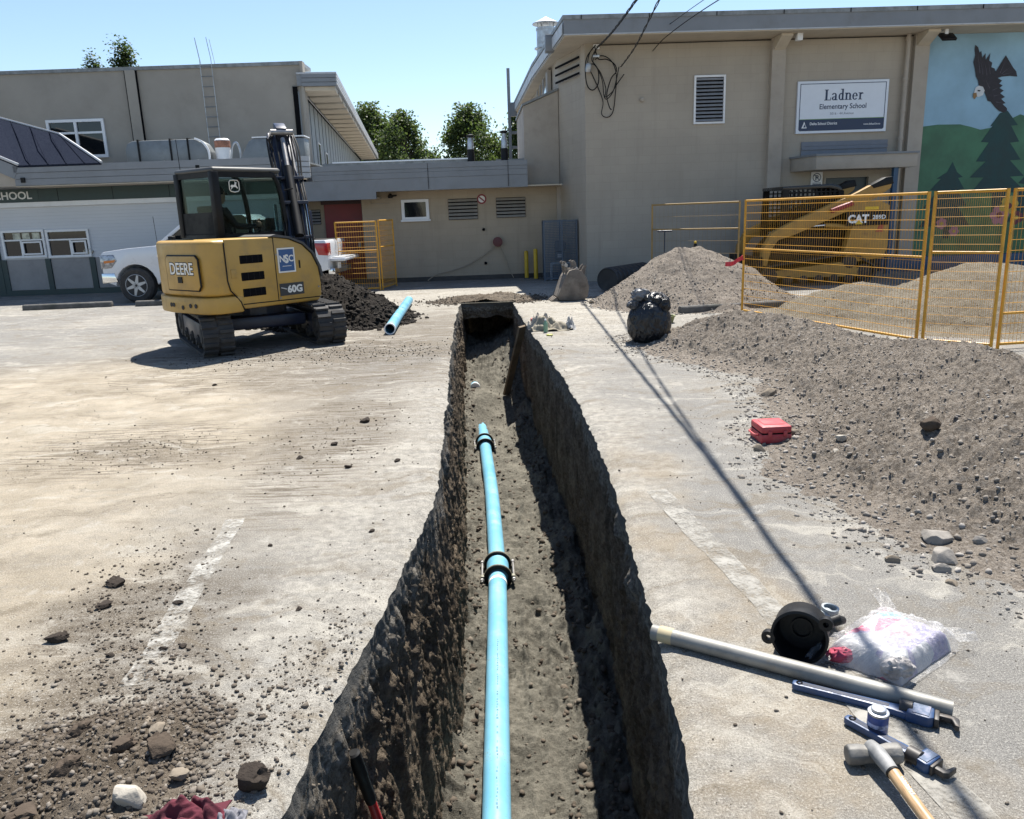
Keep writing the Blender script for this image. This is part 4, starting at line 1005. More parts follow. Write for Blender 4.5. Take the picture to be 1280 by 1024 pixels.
# rooftop plant
du = thing('rooftop_duct', 'long grey sheet metal duct with rounded ends on the classroom roof', 'duct', (-9.15, 22.9, 3.26))
MB().prism([(-1.12, 0.12), (1.1, 0.12), (1.13, 0.4), (1.0, 0.62), (0.8, 0.73), (-0.9, 0.73), (-1.05, 0.66), (-1.13, 0.5)], 'y', -0.3, 0.3).build('casing', M['duct'], du, bevel=0.03)
for x in (-0.75, 0.12, 0.6): MB().box(x - 0.02, x + 0.02, -0.33, 0.33, 0.09, 0.76).build('flange', M['black'], du)
MB().tube(smooth_path([(0.8, -0.32, 0.74), (1.0, -0.32, 0.64), (1.14, -0.32, 0.42), (1.15, -0.32, 0.12)], 5), 0.03, 6).build('edge_trim', M['white'], du)
for x in (-0.6, 0.5): MB().box(x - 0.05, x + 0.05, -0.2, 0.2, 0.0, 0.12).build('support', M['cap'], du)
fn = thing('roof_fan', 'white round roof fan with rusty band beside the duct', 'roof fan', (-7.72, 22.9, 3.26))
MB().lathe([(0.20, 0), (0.20, 0.70), (0.16, 0.74), (0.0, 0.74)], 18).build('drum', M['white'], fn, smooth=True)
MB().lathe([(0.205, 0.50), (0.21, 0.5), (0.21, 0.68), (0.205, 0.68)], 18, closed=True).build('band', simple('rust', (0.30, 0.14, 0.09), 0.8, var=0.3, scale=12), fn)
MB().tube(smooth_path([(0.22, -0.1, 0.1), (0.3, -0.1, 0.5), (0.42, -0.1, 0.62), (0.5, -0.1, 0.4), (0.5, -0.1, 0.1)], 5), 0.03, 6).build('pipe', M['galv'], fn)
d2 = thing('rooftop_duct', 'dark tapered roof duct half hidden behind the excavator boom', 'duct', (-6.4, 22.9, 3.26))
MB().prism([(-0.9, 0.0), (1.0, 0.0), (1.0, 0.66), (-0.35, 0.70), (-0.5, 0.62), (-0.7, 0.3)], 'y', -0.3, 0.3).build('casing', M['duct'], d2, bevel=0.02)
MB().box(-0.4, 1.02, -0.32, 0.32, 0.70, 0.73).build('top_trim', M['white'], d2)
for i, x in enumerate((-9.0, -8.1, -7.4)):
    rv = thing('roof_vent', ('small white dome vent under the left end of the duct', 'small white dome vent between duct and fan', 'small white dome vent below the roof fan')[i], 'vent', (x, 22.0, 3.26), 0, 'small dome vents on the classroom roof')
    MB().lathe([(0.11, 0), (0.11, 0.08), (0.08, 0.13), (0.0, 0.15)], 12).build('dome', M['white'], rv, smooth=True)
    MB().lathe([(0.14, 0), (0.14, 0.02), (0.11, 0.02)], 12).build('flange', M['galv'], rv)

# ---- gymnasium, left rear
GYM = thing('gymnasium_building', 'tall beige stucco gymnasium with roof ladder and ribbed side wing', 'building', (0, 25.45, 0), R(0.3))
MB().box(-22, -5.98, 0, 0.3, 0, 6.26).build('wall', M['wall_gym'], GYM)
MB().prism([(-6.35, 0.301), (-6.65, 0.301), (-10.2, 31), (-9.95, 31)], 'z', 0, 6.25).build('side_wall', M['wall_gym'], GYM)
MB().box(-22.05, -5.93, -0.05, 1.2, 6.26, 6.36).build('parapet_cap', M['cap'], GYM)
MB().box(-5.99, -5.90, -0.06, 0.25, 0, 6.36).build('corner_trim', M['wall_gym'], GYM)
MB().box(-11.19, -10.88, -0.10, -0.001, 0, 6.255).build('pilaster', M['wall_gym'], GYM)
for x in (-11.21, -10.88): MB().box(x, x + 0.02, -0.103, -0.001, 0, 6.25).build('joint', M['dark'], GYM)
MB().box(-17.2, -16.9, -0.10, -0.001, 0, 6.255).build('pilaster', M['wall_gym'], GYM)
gw = MB().box(-13.72, -12.12, -0.004, 0.02, 3.9, 4.88).build('window', M['pane'], GYM)
f = MB()
f.box(-13.79, -12.05, -0.06, -0.005, 4.86, 4.94); f.box(-13.79, -12.05, -0.07, -0.005, 3.82, 3.91)
for x in (-13.79, -12.96, -12.13): f.box(x, x + 0.08, -0.056, -0.005, 3.91, 4.86)
f.box(-13.71, -12.13, -0.052, -0.005, 4.52, 4.58); f.build('frame', M['white'], gw)
ld = MB()
for x in (-8.92, -8.58): ld.tube([(x, -0.10, 4.1), (x, -0.10, 6.5), (x - 0.1, -0.02, 7.1)], 0.010, 6)
ldo = ld.build('ladder', M['galv'], GYM)
for i in range(8): MB().tube([(-8.92, -0.10, 4.3 + i * 0.285), (-8.58, -0.10, 4.3 + i * 0.285)], 0.012, 6).build('rung', M['duct'], ldo)
for x in (-8.96, -8.54):
    MB().tube([(x - 0.06, 0.3, 6.36), (x - 0.14, 0.25, 7.1)], 0.008, 6).build('handrail', M['galv'], ldo)
# side wing: roof edge running back, beams under the soffit, ribbed wall
e0 = Vector((-4.95, 0.0, 0)); dv = Vector((-0.111, 0.994, 0)).normalized(); Lw = 32.0
Mx = frame((e0.x, e0.y, 0), (0, 0, 1), dv)          # local: x back, y to the left, z up
rfw = MB().box(0.0, Lw, 0.0, 1.15, 5.66, 5.98, Mx).build('wing_roof', M['fascia'], GYM)
MB().box(-0.03, Lw, -0.03, 1.15, 5.981, 6.03, Mx).build('cap_flashing', M['fascia_lt'], rfw)
for z in (5.70, 5.80, 5.90): MB().box(0.0, Lw, -0.03, -0.001, z, z + 0.06, Mx).build('edge_strip', M['fascia_lt'], rfw)
for z in (5.64, 5.76, 5.88): MB().box(-0.03, -0.001, 0.0, 1.0, z, z + 0.10, Mx).build('fascia_board', M['fascia'], rfw)
for i in range(20):
    MB().box(i * 1.5 + 0.08, i * 1.5 + 1.12, 0.04, 1.0, 5.52 + 0.0, 5.655, Mx).build('soffit_panel', M['soffit'], rfw, bevel=0.02, seg=1)
ribm = simple('blue_grey_panel', (0.26, 0.29, 0.31), 0.6, var=0.06); wl = MB().box(0.05, Lw, 1.16, 1.3, 2.9, 5.65, Mx).build('ribbed_wall', M['dark'], GYM)
for i in range(24): MB().box(i * 1.25 + 0.1, i * 1.25 + 1.12, 1.12, 1.158, 3.0, 5.52, Mx).build('wall_panel', ribm, wl)
for i, (a, z0, z1) in enumerate(((0.25, 3.2, 5.4), (4.0, 3.3, 4.35), (6.5, 3.3, 4.2))):
    g = MB().box(a, a + 0.7, 1.095, 1.118, z0, z1, Mx).build('narrow_window', M['pane'], wl)
    f = MB(); f.box(a - .05, a, 1.08, 1.117, z0 - .05, z1 + .05, Mx); f.box(a + .7, a + .75, 1.08, 1.117, z0 - .05, z1 + .05, Mx); f.box(a, a + .7, 1.082, 1.117, z1, z1 + .05, Mx); f.box(a, a + .7, 1.082, 1.117, z0 - .05, z0, Mx)
    f.build('window_frame', M['white'], wl)
# ------------------------------------------------------------------ people helper
def skin_body(name, pts, edges, mat, parent, sub=2):
    """one continuous surface grown round a skeleton: pts = [(xyz, radius)]"""
    me = bpy.data.meshes.new(name); me.from_pydata([p for p, r in pts], edges, [])
    o = bpy.data.objects.new(name, me); C.objects.link(o)
    sk = o.modifiers.new('skin', 'SKIN'); sk.use_smooth_shade = True
    ss = o.modifiers.new('sub', 'SUBSURF'); ss.levels = sub; ss.render_levels = sub
    for i, (p, r) in enumerate(pts):
        v = me.skin_vertices[0].data[i]
        v.radius = (r, r) if not isinstance(r, tuple) else r
        v.use_root = (i == 0)
    dg = bpy.context.evaluated_depsgraph_get(); m2 = bpy.data.meshes.new_from_object(o.evaluated_get(dg))
    bpy.data.objects.remove(o)
    return link(name, m2, mat, parent, True)

# ------------------------------------------------------------------ excavator
EXC = thing('excavator', 'yellow compact excavator with black cab parked on rubber tracks', 'excavator', (-3.80, 11.9, 0), R(52))
def rot2(a): return Matrix.Rotation(R(a), 4, 'Z')
TA = 120 - 52
def stadium(hl, r, n=12):
    P = []
    for i in range(n + 1):
        t = -math.pi / 2 + math.pi * i / n; P.append((hl + r * math.cos(t), r + r * math.sin(t)))
    for i in range(n + 1):
        t = math.pi / 2 + math.pi * i / n; P.append((-hl + r * math.cos(t), r + r * math.sin(t)))
    return P
def track(side):
    Mx = rot2(TA); yc = side * 0.78; mb = MB()
    o = stadium(0.95, 0.275); i_ = [(x * 1.0, z) for x, z in stadium(0.95, 0.235)]; i_ = [(x, z + 0.04) for x, z in i_]
    n = len(o)
    for k in range(n):
        k2 = (k + 1) % n
        mb.prism([o[k], o[k2], i_[k2], i_[k]], 'y', yc - 0.2, yc + 0.2, Mx)
    # lugs round the belt
    L_ = 0; seg = []
    for k in range(n):
        a = Vector(o[k]); b = Vector(o[(k + 1) % n]); seg.append((L_, a, b)); L_ += (b - a).length
    m = 46
    for j in range(m):
        s = L_ * j / m
        for (l0, a, b) in seg:
            if l0 <= s <= l0 + (b - a).length + 1e-9:
                t = (s - l0) / max((b - a).length, 1e-6); p = a.lerp(b, t); d = (b - a).normalized(); nr = Vector((d.y, -d.x))
                for (y0, y1, off) in ((yc - 0.2, yc - 0.015, 0.0), (yc + 0.015, yc + 0.2, 0.045)):
                    p2 = p + d * off
                    q = [p2 - d * 0.03, p2 + d * 0.03, p2 + d * 0.022 + nr * 0.025, p2 - d * 0.022 + nr * 0.025]
                    mb.prism([tuple(v) for v in q], 'y', y0, y1, Mx)
                break
    t = mb.build('track', M['rubber'], EXC)
    f = MB(); f.prism([(-0.75, 0.14), (0.75, 0.14), (0.85, 0.28), (0.75, 0.42), (-0.75, 0.42), (-0.85, 0.28)], 'y', yc - 0.15, yc + 0.15, Mx)
    f.build('track_frame', M['navy'], t, bevel=0.015)
    for x, r in ((0.95, 0.205), (-0.95, 0.205), (0.5, 0.10), (0.0, 0.10), (-0.5, 0.10)):
        z = 0.275 if r > 0.15 else 0.15
        c = Mx @ Vector((x, yc, z)); ax = Mx.to_3x3() @ Vector((0, 1, 0))
        MB().lathe([(0, -0.185), (r * 0.45, -0.19), (r * 0.55, -0.165), (r * 0.9, -0.17), (r, -0.15), (r, 0.15), (r * 0.9, 0.17), (r * 0.55, 0.165), (r * 0.45, 0.19), (0, 0.19)], 20, frame(c, ax)).build('wheel' if r > 0.15 else 'roller', M['rubber'], t, smooth=True)
for s in (-1, 1): track(s)
MB().prism([(-0.62, -0.58), (0.62, -0.58), (0.62, 0.58), (-0.62, 0.58)], 'z', 0.26, 0.44, rot2(TA)).build('undercarriage', M['navy'], EXC, bevel=0.04)
MB().lathe([(0.45, 0.43), (0.45, 0.58), (0.40, 0.60)], 24).build('slew_ring', M['navy'], EXC)
# house
out = [(0.42, -0.94), (-1.05, -0.94), (-1.17, -0.91), (-1.26, -0.82), (-1.30, -0.70), (-1.31, 0.02), (-1.24, 0.38), (-1.08, 0.68), (-0.80, 0.90), (-0.45, 0.96), (0.55, 0.96), (0.60, 0.3), (0.60, -0.2), (0.55, -0.86)]
skirt = [(-0.80, -0.945), (-1.05, -0.945), (-1.17, -0.915), (-1.265, -0.82), (-1.305, -0.70), (-1.315, 0.02), (-1.24, 0.38), (-1.08, 0.68), (-0.80, 0.90), (-0.45, 0.96), (-0.45, 0.5), (-0.80, 0.3)]
hb = MB().prism(skirt, 'z', 0.575, 0.80).build('counterweight', M['jd'], EXC, bevel=0.035)
rear = [(-0.55, -0.925), (-1.05, -0.925), (-1.16, -0.895), (-1.245, -0.81), (-1.28, -0.70), (-1.29, 0.02), (-1.22, 0.37), (-1.06, 0.66), (-0.79, 0.88), (-0.55, 0.93)]
MB().prism(rear, 'z', 0.806, 1.535).build('engine_cover', M['jd'], EXC, bevel=0.055, seg=3)
side = [(-0.80, 0.61), (0.46, 0.60), (0.52, 0.66), (0.53, 0.85), (0.50, 1.08), (0.40, 1.28), (0.24, 1.42), (0.02, 1.505), (-0.22, 1.54), (-1.0, 1.545), (-1.0, 1.0), (-0.97, 0.88), (-0.90, 0.80), (-0.84, 0.72)]
MB().prism(side, 'y', -0.9325, -0.16).build('side_cover', M['jd'], EXC, bevel=0.03, seg=2)
top = [(-0.30, 1.551), (-0.20, 1.575), (0.04, 1.535), (0.27, 1.445), (0.435, 1.295), (0.54, 1.09), (0.565, 0.95), (0.53, 0.95), (0.505, 1.08), (0.405, 1.285), (0.245, 1.425), (0.02, 1.51)]
MB().prism(top, 'y', -0.942, -0.18).build('hood_strip', simple('hood_grey', (0.055, 0.055, 0.055), 0.6, var=0.15, dirt=(0.14, 0.125, 0.10), damt=0.5), EXC)
MB().box(-0.5, 0.5, -0.90, 0.9, 0.64, 0.84).build('deck', M['black'], EXC)
seam = M['black']
def seamline(p, axis_y=None, w_=0.010):
    MB().tube(p, w_, 4).build('panel_seam', seam, EXC)
seamline([(-1.012, -0.932, 1.50), (-1.012, -0.932, 1.0), (-0.985, -0.934, 0.875), (-0.915, -0.938, 0.79), (-0.855, -0.945, 0.715), (-0.815, -0.947, 0.60)])
seamline([(-0.245, -0.934, 1.53), (-0.245, -0.934, 0.66)], w_=0.007)
seamline([(-0.83, -0.934, 0.675), (0.50, -0.934, 0.655)], w_=0.007)
# access door on the rear
dpts = [(0.02, 1.30), (-0.02, 1.345), (-0.70, 1.345), (-0.75, 1.30), (-0.76, 0.95), (-0.71, 0.895), (0.02, 0.895)]
dm = MB(); dm.prism([(y, z) for y, z in dpts], 'x', -1.315, -1.27); rdv = dm.build('rear_door', M['jd'], EXC, bevel=0.015)
MB().tube([(-1.297, y, z) for y, z in dpts] + [(-1.297, *dpts[0])], 0.014, 5).build('door_seal', seam, rdv)
M['deere_text'] = simple('decal_pale', (0.72, 0.70, 0.64), 0.5, var=0.05)
text('decal_outline', 'DEERE', M['black'], rdv, (-1.3165, -0.075, 1.105), (0, -1, 0), (0, 0, 1), 0.215, 0.014, sx=0.93, ext=0.0006)  # dark printed outline behind the pale letters
text('decal_lettering', 'DEERE', M['deere_text'], rdv, (-1.3185, -0.075, 1.105), (0, -1, 0), (0, 0, 1), 0.215, 0.004, sx=0.93, ext=0.0008)
MB().box(-1.327, -1.314, -0.36, -0.26, 0.99, 1.07).build('latch', M['black'], rdv)
for y in (0.0, -0.06, -0.28, -0.47, -0.60):
    MB().lathe([(0.030, 0), (0.030, 0.006), (0.0, 0.006)], 10, frame((-1.3145, y, 0.69 if y != -0.28 else 0.66), (-1, 0, 0))).build('plug', M['rubber'], hb)
for z in (1.265, 1.04, 0.825):
    v = MB().box(-0.80, -0.44, -0.9405, -0.925, z - 0.055, z + 0.055).build('vent', M['dark'], EXC, bevel=0.008)
    for i in range(4): MB().box(-0.79 + i * 0.09, -0.785 + i * 0.09, -0.943, -0.9406, z - 0.045, z + 0.045).build('vent_bar', M['black'], v)
lt = MB().box(-1.0 + 0.16, -1.0 + 0.24, -0.934, -0.91, 1.03, 1.16)
MB().box(-0.955, -0.87, -0.9425, -0.92, 1.03, 1.15).build('latch', M['jd'], EXC, bevel=0.006)
bl = MB().box(-0.19, 0.08, -0.9395, -0.932, 1.055, 1.375).build('company_decal', simple('decal_blue', (0.02, 0.08, 0.22), 0.4, var=0.05), EXC)
b = MB()
for x0, x1, z0, z1 in ((-0.20, 0.09, 1.365, 1.385), (-0.20, 0.09, 1.045, 1.065), (-0.20, -0.18, 1.065, 1.365), (0.07, 0.09, 1.065, 1.365)): b.box(x0, x1, -0.941, -0.9325, z0, z1)
b.build('decal_border', M['deere_text'], bl)
text('decal_lettering', 'NSC', M['deere_text'], bl, (-0.055, -0.9405, 1.195), (1, 0, 0), (0, 0, 1), 0.125, 0.003, align='CENTER', ext=0.0008)
text('decal_lettering', 'S', M['deere_text'], bl, (-0.055, -0.941, 1.175), (1, 0, 0), (0, 0, 1), 0.17, 0.001, align='CENTER', ext=0.0008)
MB().box(-0.13, 0.02, -0.941, -0.9396, 1.13, 1.137).build('decal_line', M['deere_text'], bl)
pl6 = MB().box(-0.21, 0.20, -0.9395, -0.932, 0.725, 0.895).build('model_plate', simple('plate_charcoal', (0.03, 0.032, 0.035), 0.5), EXC)
text('decal_lettering', '60G', M['deere_text'], pl6, (-0.085, -0.9405, 0.765), (1, 0, 0), (0, 0, 1), 0.135, 0.006, ext=0.0008, sx=1.1)
MB().tube([(-0.19, -0.9405, 0.84), (-0.15, -0.9405, 0.83), (-0.10, -0.9405, 0.815)], 0.006, 4).build('decal_line', M['deere_text'], pl6)
MB().box(0.155, 0.175, -0.9405, -0.924, 1.09, 1.20).build('slot', M['black'], EXC)
for x, z in ((0.47, 0.80), (-0.21, 0.70), (-0.215, 1.30)):
    MB().lathe([(0.015, 0), (0.012, 0.008)], 8, frame((x, -0.933, z), (0, -1, 0))).build('bolt', M['steel'], EXC)
# cab
Xa, Xb, Ya, Yb = -0.50, 0.66, -0.06, 0.93
cab = MB().prism([(Xa, Ya), (Xb, Ya), (Xb, Yb), (Xa, Yb)], 'z', 2.44, 2.52).build('cab_roof', simple('cab_roof_grey', (0.055, 0.055, 0.052), 0.55, var=0.15), EXC, bevel=0.04, seg=3)
def post(name, path, wd, mat=M['black']):
    return MB().tube(path, wd, 6).build(name, mat, EXC, smooth=True)
cb = MB()
cb.box(Xa, Xb, Ya, Yb, 0.85, 1.0); cb.box(Xa, Xa + 0.06, Ya, Yb, 1.0, 1.60); cb.box(Xa, Xb, Ya, Ya + 0.05, 1.0, 1.60); cb.box(Xa, Xb, Yb - 0.05, Yb, 1.0, 1.35)
cb.build('cab_base', M['black'], EXC, bevel=0.012)
for (x, y, r) in ((Xa + 0.045, Ya + 0.045, 0.055), (Xa + 0.045, Yb - 0.045, 0.055)):
    MB().box(x - r, x + r, y - r, y + r, 1.55, 2.46).build('cab_post', M['black'], EXC, bevel=0.015)
# front posts lean back at the top
for y in (Ya + 0.035, Yb - 0.035):
    MB().tube(smooth_path([(Xb - 0.02, y, 1.0), (Xb + 0.02, y, 1.6), (Xb - 0.02, y, 2.1), (Xb - 0.09, y, 2.36), (Xb - 0.20, y, 2.46)], 5), 0.038, 8).build('cab_post', M['black'], EXC, smooth=True)
MB().box(Xa + 0.1, Xb - 0.15, Ya, Ya + 0.06, 2.38, 2.45).build('cab_rail', M['black'], EXC)
MB().box(Xa, Xa + 0.06, Ya + 0.1, Yb - 0.1, 2.38, 2.45).build('cab_rail', M['black'], EXC)
MB().box(Xa + 0.01, Xa + 0.05, Ya + 0.1, Yb - 0.1, 1.60, 1.90).build('rear_panel', M['black'], EXC)
g = []
g.append(MB().box(Xa + 0.09, Xb - 0.0, Ya + 0.015, Ya + 0.023, 1.60, 2.38).build('side_glass', M['cabglass'], EXC))
g.append(MB().box(Xa + 0.02, Xa + 0.028, Ya + 0.1, Yb - 0.1, 1.90, 2.38).build('rear_glass', M['cabglass'], EXC))
g.append(MB().box(Xa + 0.09, Xb - 0.0, Yb - 0.023, Yb - 0.015, 1.35, 2.42).build('door_glass', M['cabglass'], EXC))
g.append(MB().box(Xb + 0.0, Xb + 0.008, Ya + 0.07, Yb - 0.07, 1.05, 2.35).build('windscreen', M['cabglass'], EXC))
# emblem sticker on the side glass: leaping deer in a shield
em = MB()
sh = [(-0.24, 2.21), (-0.22, 2.185), (-0.16, 2.175), (-0.10, 2.185), (-0.08, 2.21), (-0.08, 2.31), (-0.10, 2.335), (-0.16, 2.34), (-0.22, 2.335), (-0.24, 2.31)]
em.tube([(x, Ya + 0.011, z) for x, z in sh + [sh[0]]], 0.007, 4)
em.build('emblem_shield', M['deere_text'], EXC)
deer = [(-0.225, 2.255), (-0.20, 2.275), (-0.16, 2.27), (-0.145, 2.30), (-0.15, 2.325), (-0.135, 2.31), (-0.115, 2.305), (-0.13, 2.285), (-0.125, 2.26), (-0.10, 2.225), (-0.115, 2.225), (-0.14, 2.245), (-0.18, 2.245), (-0.21, 2.215), (-0.22, 2.205), (-0.205, 2.24)]
MB().prism(deer, 'y', Ya + 0.008, Ya + 0.013).build('emblem_deer', M['deere_text'], EXC)
# interior
seatm = simple('black_seat', (0.015, 0.015, 0.016), 0.8)
MB().box(-0.22, 0.24, 0.22, 0.68, 1.28, 1.42).build('seat', seatm, EXC, bevel=0.04)
MB().prism([(-0.32, 1.40), (-0.18, 1.40), (-0.26, 2.0), (-0.38, 2.0)], 'y', 0.24, 0.66).build('seat_back', seatm, EXC, bevel=0.04)
for y in (0.10, 0.74): MB().box(0.0, 0.36, y, y + 0.1, 1.30, 1.55).build('console', M['black'], EXC, bevel=0.02)
for y in (0.15, 0.79): MB().tube([(0.30, y, 1.55), (0.34, y, 1.74)], [0.016, 0.026], 8).build('joystick', M['black'], EXC)
MB().box(0.44, 0.52, 0.02, 0.16, 1.62, 1.80).build('monitor', M['black'], EXC, bevel=0.01)
MB().tube([(Xb + 0.02, Ya, 2.2), (Xb + 0.10, Ya - 0.12, 2.22)], 0.01, 5).build('mirror_arm', M['black'], EXC)
MB().tube([(-0.40, 0.9, 2.5), (-0.41, 0.9, 2.95)], 0.005, 5).build('antenna', M['black'], EXC)
MB().lathe([(0.03, 0), (0.03, 0.06), (0.0, 0.06)], 8, Matrix.Translation((-0.30, 0.6, 2.52))).build('roof_knob', M['black'], EXC)
# boom, swung to the far left
BA = 111 - 52
foot = Vector((0.72, -0.28, 0.0)); Bm = Matrix.Translation(foot) @ rot2(BA)          # boom plane: local x outwards, z up
MB().prism([(-0.28, 0.70), (0.16, 0.70), (0.18, 1.16), (-0.05, 1.22), (-0.22, 1.05)], 'y', -0.15, 0.15, Bm).build('swing_post', M['navy'], EXC, bevel=0.02)
bp = [(-0.05, 0.98), (0.12, 0.96), (0.52, 1.60), (0.80, 2.02), (1.28, 2.74), (1.38, 3.02), (1.28, 3.08), (1.02, 2.80), (0.58, 2.28), (0.30, 1.92), (0.06, 1.40)]
bm_ = MB().prism(bp, 'y', -0.15, 0.15, Bm).build('boom', M['navy'], EXC, bevel=0.018)
for y in (-0.185, 0.185):
    MB().prism([(0.95, 2.66), (1.12, 2.86), (1.34, 3.14), (1.46, 3.10), (1.32, 2.84)], 'y', y - 0.018, y + 0.018, Bm).build('boom_ear', M['navy'], bm_, bevel=0.006)
MB().tube([(0.02, 0, 1.52), (0.70, 0, 2.56)], 0.07, 12, M=Bm).build('arm_cylinder', M['black'], bm_, smooth=True)
MB().tube([(0.70, 0, 2.56), (1.02, 0, 3.02)], 0.036, 10, M=Bm).build('cylinder_rod', M['steel'], bm_, smooth=True)
for y in (-0.24, 0.24):
    MB().tube([(0.40, y, 0.90), (0.62, y, 1.38)], 0.05, 10, M=Bm).build('boom_cylinder', M['black'], bm_, smooth=True)
    MB().tube([(0.62, y, 1.38), (0.80, y, 2.0)], 0.028, 10, M=Bm).build('cylinder_rod', M['chrome'], bm_, smooth=True)
for (x, z, dx, dz) in ((0.155, 1.50, 0.16, 0.03), (0.40, 2.02, 0.16, 0.03), (0.70, 2.40, 0.16, 0.03)):
    MB().box(x - 0.10, x - 0.02, -0.22, 0.22, z - 0.025, z + 0.025, Bm).build('hose_clamp', M['navy'], bm_, bevel=0.008)
for y in (-0.20, -0.165, -0.09, 0.09, 0.165, 0.20):
    MB().tube(smooth_path([(-0.10, y * 0.8, 0.95), (0.0, y, 1.35), (0.12, y, 1.62), (0.36, y, 2.06), (0.66, y, 2.42), (0.92, y * 1.1, 2.86), (1.20, y * 0.8, 3.14), (1.42, y * 0.6, 3.0)], 6), 0.014, 6, M=Bm).build('hose', M['black'], bm_, smooth=True)
MB().tube(smooth_path([(0.9, 0.17, 2.82), (0.80, 0.26, 3.0), (0.72, 0.24, 2.6), (0.62, 0.16, 2.30)], 6), 0.014, 6, M=Bm).build('hose', M['black'], bm_, smooth=True)
ar = MB().prism([(1.30, 3.28), (1.44, 3.30), (1.52, 3.02), (1.66, 1.5), (1.62, 0.75), (1.50, 0.75), (1.46, 1.5), (1.34, 2.9), (1.02, 3.18)], 'y', -0.085, 0.085, Bm).build('arm', M['navy'], EXC, bevel=0.015)
for (x, z) in ((1.38, 3.06), (1.05, 3.12), (1.56, 0.82)):
    c_ = Bm @ Vector((x, 0, z)); ax = Bm.to_3x3() @ Vector((0, 1, 0))
    MB().lathe([(0.045, -0.17), (0.045, 0.17)], 12, frame(c_, ax)).build('pin', M['steel'], ar, smooth=True)
for y in (-0.5, -0.3, -0.15):
    MB().tube(smooth_path([(0.50, y, 1.28), (0.66, y + 0.03, 1.10), (0.72, y + 0.10, 0.80), (0.66, y + 0.16, 0.62)], 5), 0.020, 6).build('hose', M['black'], EXC, smooth=True)
MB().tube([(0.46, -0.80, 0.75), (0.70, -0.62, 0.72)], 0.05, 8).build('step', M['black'], EXC)

# operator
OP = thing('person', 'operator in dark shirt and sunglasses sitting in the excavator cab', 'person', (-3.80, 11.9, 0), R(52))
pt = [((-0.10, 0.45, 1.50), (0.15, 0.13)), ((-0.14, 0.45, 1.68), (0.15, 0.12)), ((-0.17, 0.45, 1.88), (0.17, 0.12)), ((-0.16, 0.45, 1.98), (0.075, 0.07)), ((-0.14, 0.45, 2.05), (0.052, 0.052)),
      ((-0.15, 0.63, 1.93), 0.065), ((-0.02, 0.68, 1.72), 0.052), ((0.20, 0.72, 1.70), 0.042), ((0.28, 0.78, 1.71), 0.034),
      ((-0.15, 0.27, 1.93), 0.065), ((-0.04, 0.20, 1.70), 0.052), ((0.18, 0.17, 1.68), 0.042), ((0.28, 0.15, 1.70), 0.034),
      ((0.0, 0.55, 1.47), 0.095), ((0.36, 0.58, 1.48), 0.072), ((0.44, 0.58, 1.12), 0.052),
      ((0.0, 0.35, 1.47), 0.095), ((0.36, 0.32, 1.48), 0.072), ((0.44, 0.32, 1.12), 0.052)]
skin_body('body', pt, [(0, 1), (1, 2), (2, 3), (3, 4), (2, 5), (5, 6), (6, 7), (7, 8), (2, 9), (9, 10), (10, 11), (11, 12), (0, 13), (13, 14), (14, 15), (0, 16), (16, 17), (17, 18)], simple('dark_shirt', (0.012, 0.013, 0.016), 0.85), OP)
skinm = simple('skin', (0.30, 0.17, 0.115), 0.6, var=0.08)
hd_ = MB().lathe([(0.001, -0.125), (0.045, -0.12), (0.066, -0.08), (0.075, -0.02), (0.078, 0.04), (0.066, 0.09), (0.035, 0.118), (0.001, 0.125)], 16, Matrix.Translation((-0.105, 0.45, 2.145)) @ Matrix.Scale(1.22, 4, (1, 0, 0)))
hd_.add([(-0.018, 0.435, 2.13), (-0.018, 0.465, 2.13), (0.012, 0.45, 2.12), (-0.016, 0.45, 2.165)], [(0, 1, 2), (0, 2, 3), (1, 3, 2), (0, 3, 1)])
hd_.build('head', skinm, OP, smooth=True)
for y in (0.368, 0.532): MB().lathe([(0.0, -0.008), (0.022, -0.004), (0.022, 0.004), (0.0, 0.008)], 10, frame((-0.10, y, 2.14), (0, 1, 0))).build('ear', skinm, OP)
MB().lathe([(0.082, 0.01), (0.083, 0.05), (0.070, 0.10), (0.037, 0.128), (0.0, 0.135)], 16, Matrix.Translation((-0.118, 0.45, 2.145)) @ Matrix.Scale(1.2, 4, (1, 0, 0))).build('hair', M['dark'], OP, smooth=True)
MB().box(-0.03, 0.0, 0.385, 0.515, 2.148, 2.182).build('sunglasses', M['dark'], OP, bevel=0.008)
MB().box(-0.025, -0.012, 0.42, 0.48, 2.075, 2.083).build('mouth', simple('lips', (0.20, 0.08, 0.07), 0.6), OP)
for s, yb in ((1, 0.79), (-1, 0.15)):
    h = MB(); h.lathe([(0.0, -0.045), (0.034, -0.035), (0.042, 0.0), (0.034, 0.035), (0.0, 0.045)], 10, Matrix.Translation((0.315, yb, 1.715)))
    for f_ in range(4): h.tube([(0.335, yb - 0.03 * s, 1.735 - f_ * 0.019), (0.368, yb - 0.008 * s, 1.735 - f_ * 0.019), (0.358, yb + 0.024 * s, 1.733 - f_ * 0.019)], [0.011, 0.010, 0.008], 6)
    h.tube([(0.30, yb - 0.02 * s, 1.755), (0.335, yb - 0.012 * s, 1.785), (0.35, yb + 0.005 * s, 1.79)], [0.012, 0.011, 0.008], 6)
    h.build('hand', skinm, OP, smooth=True)

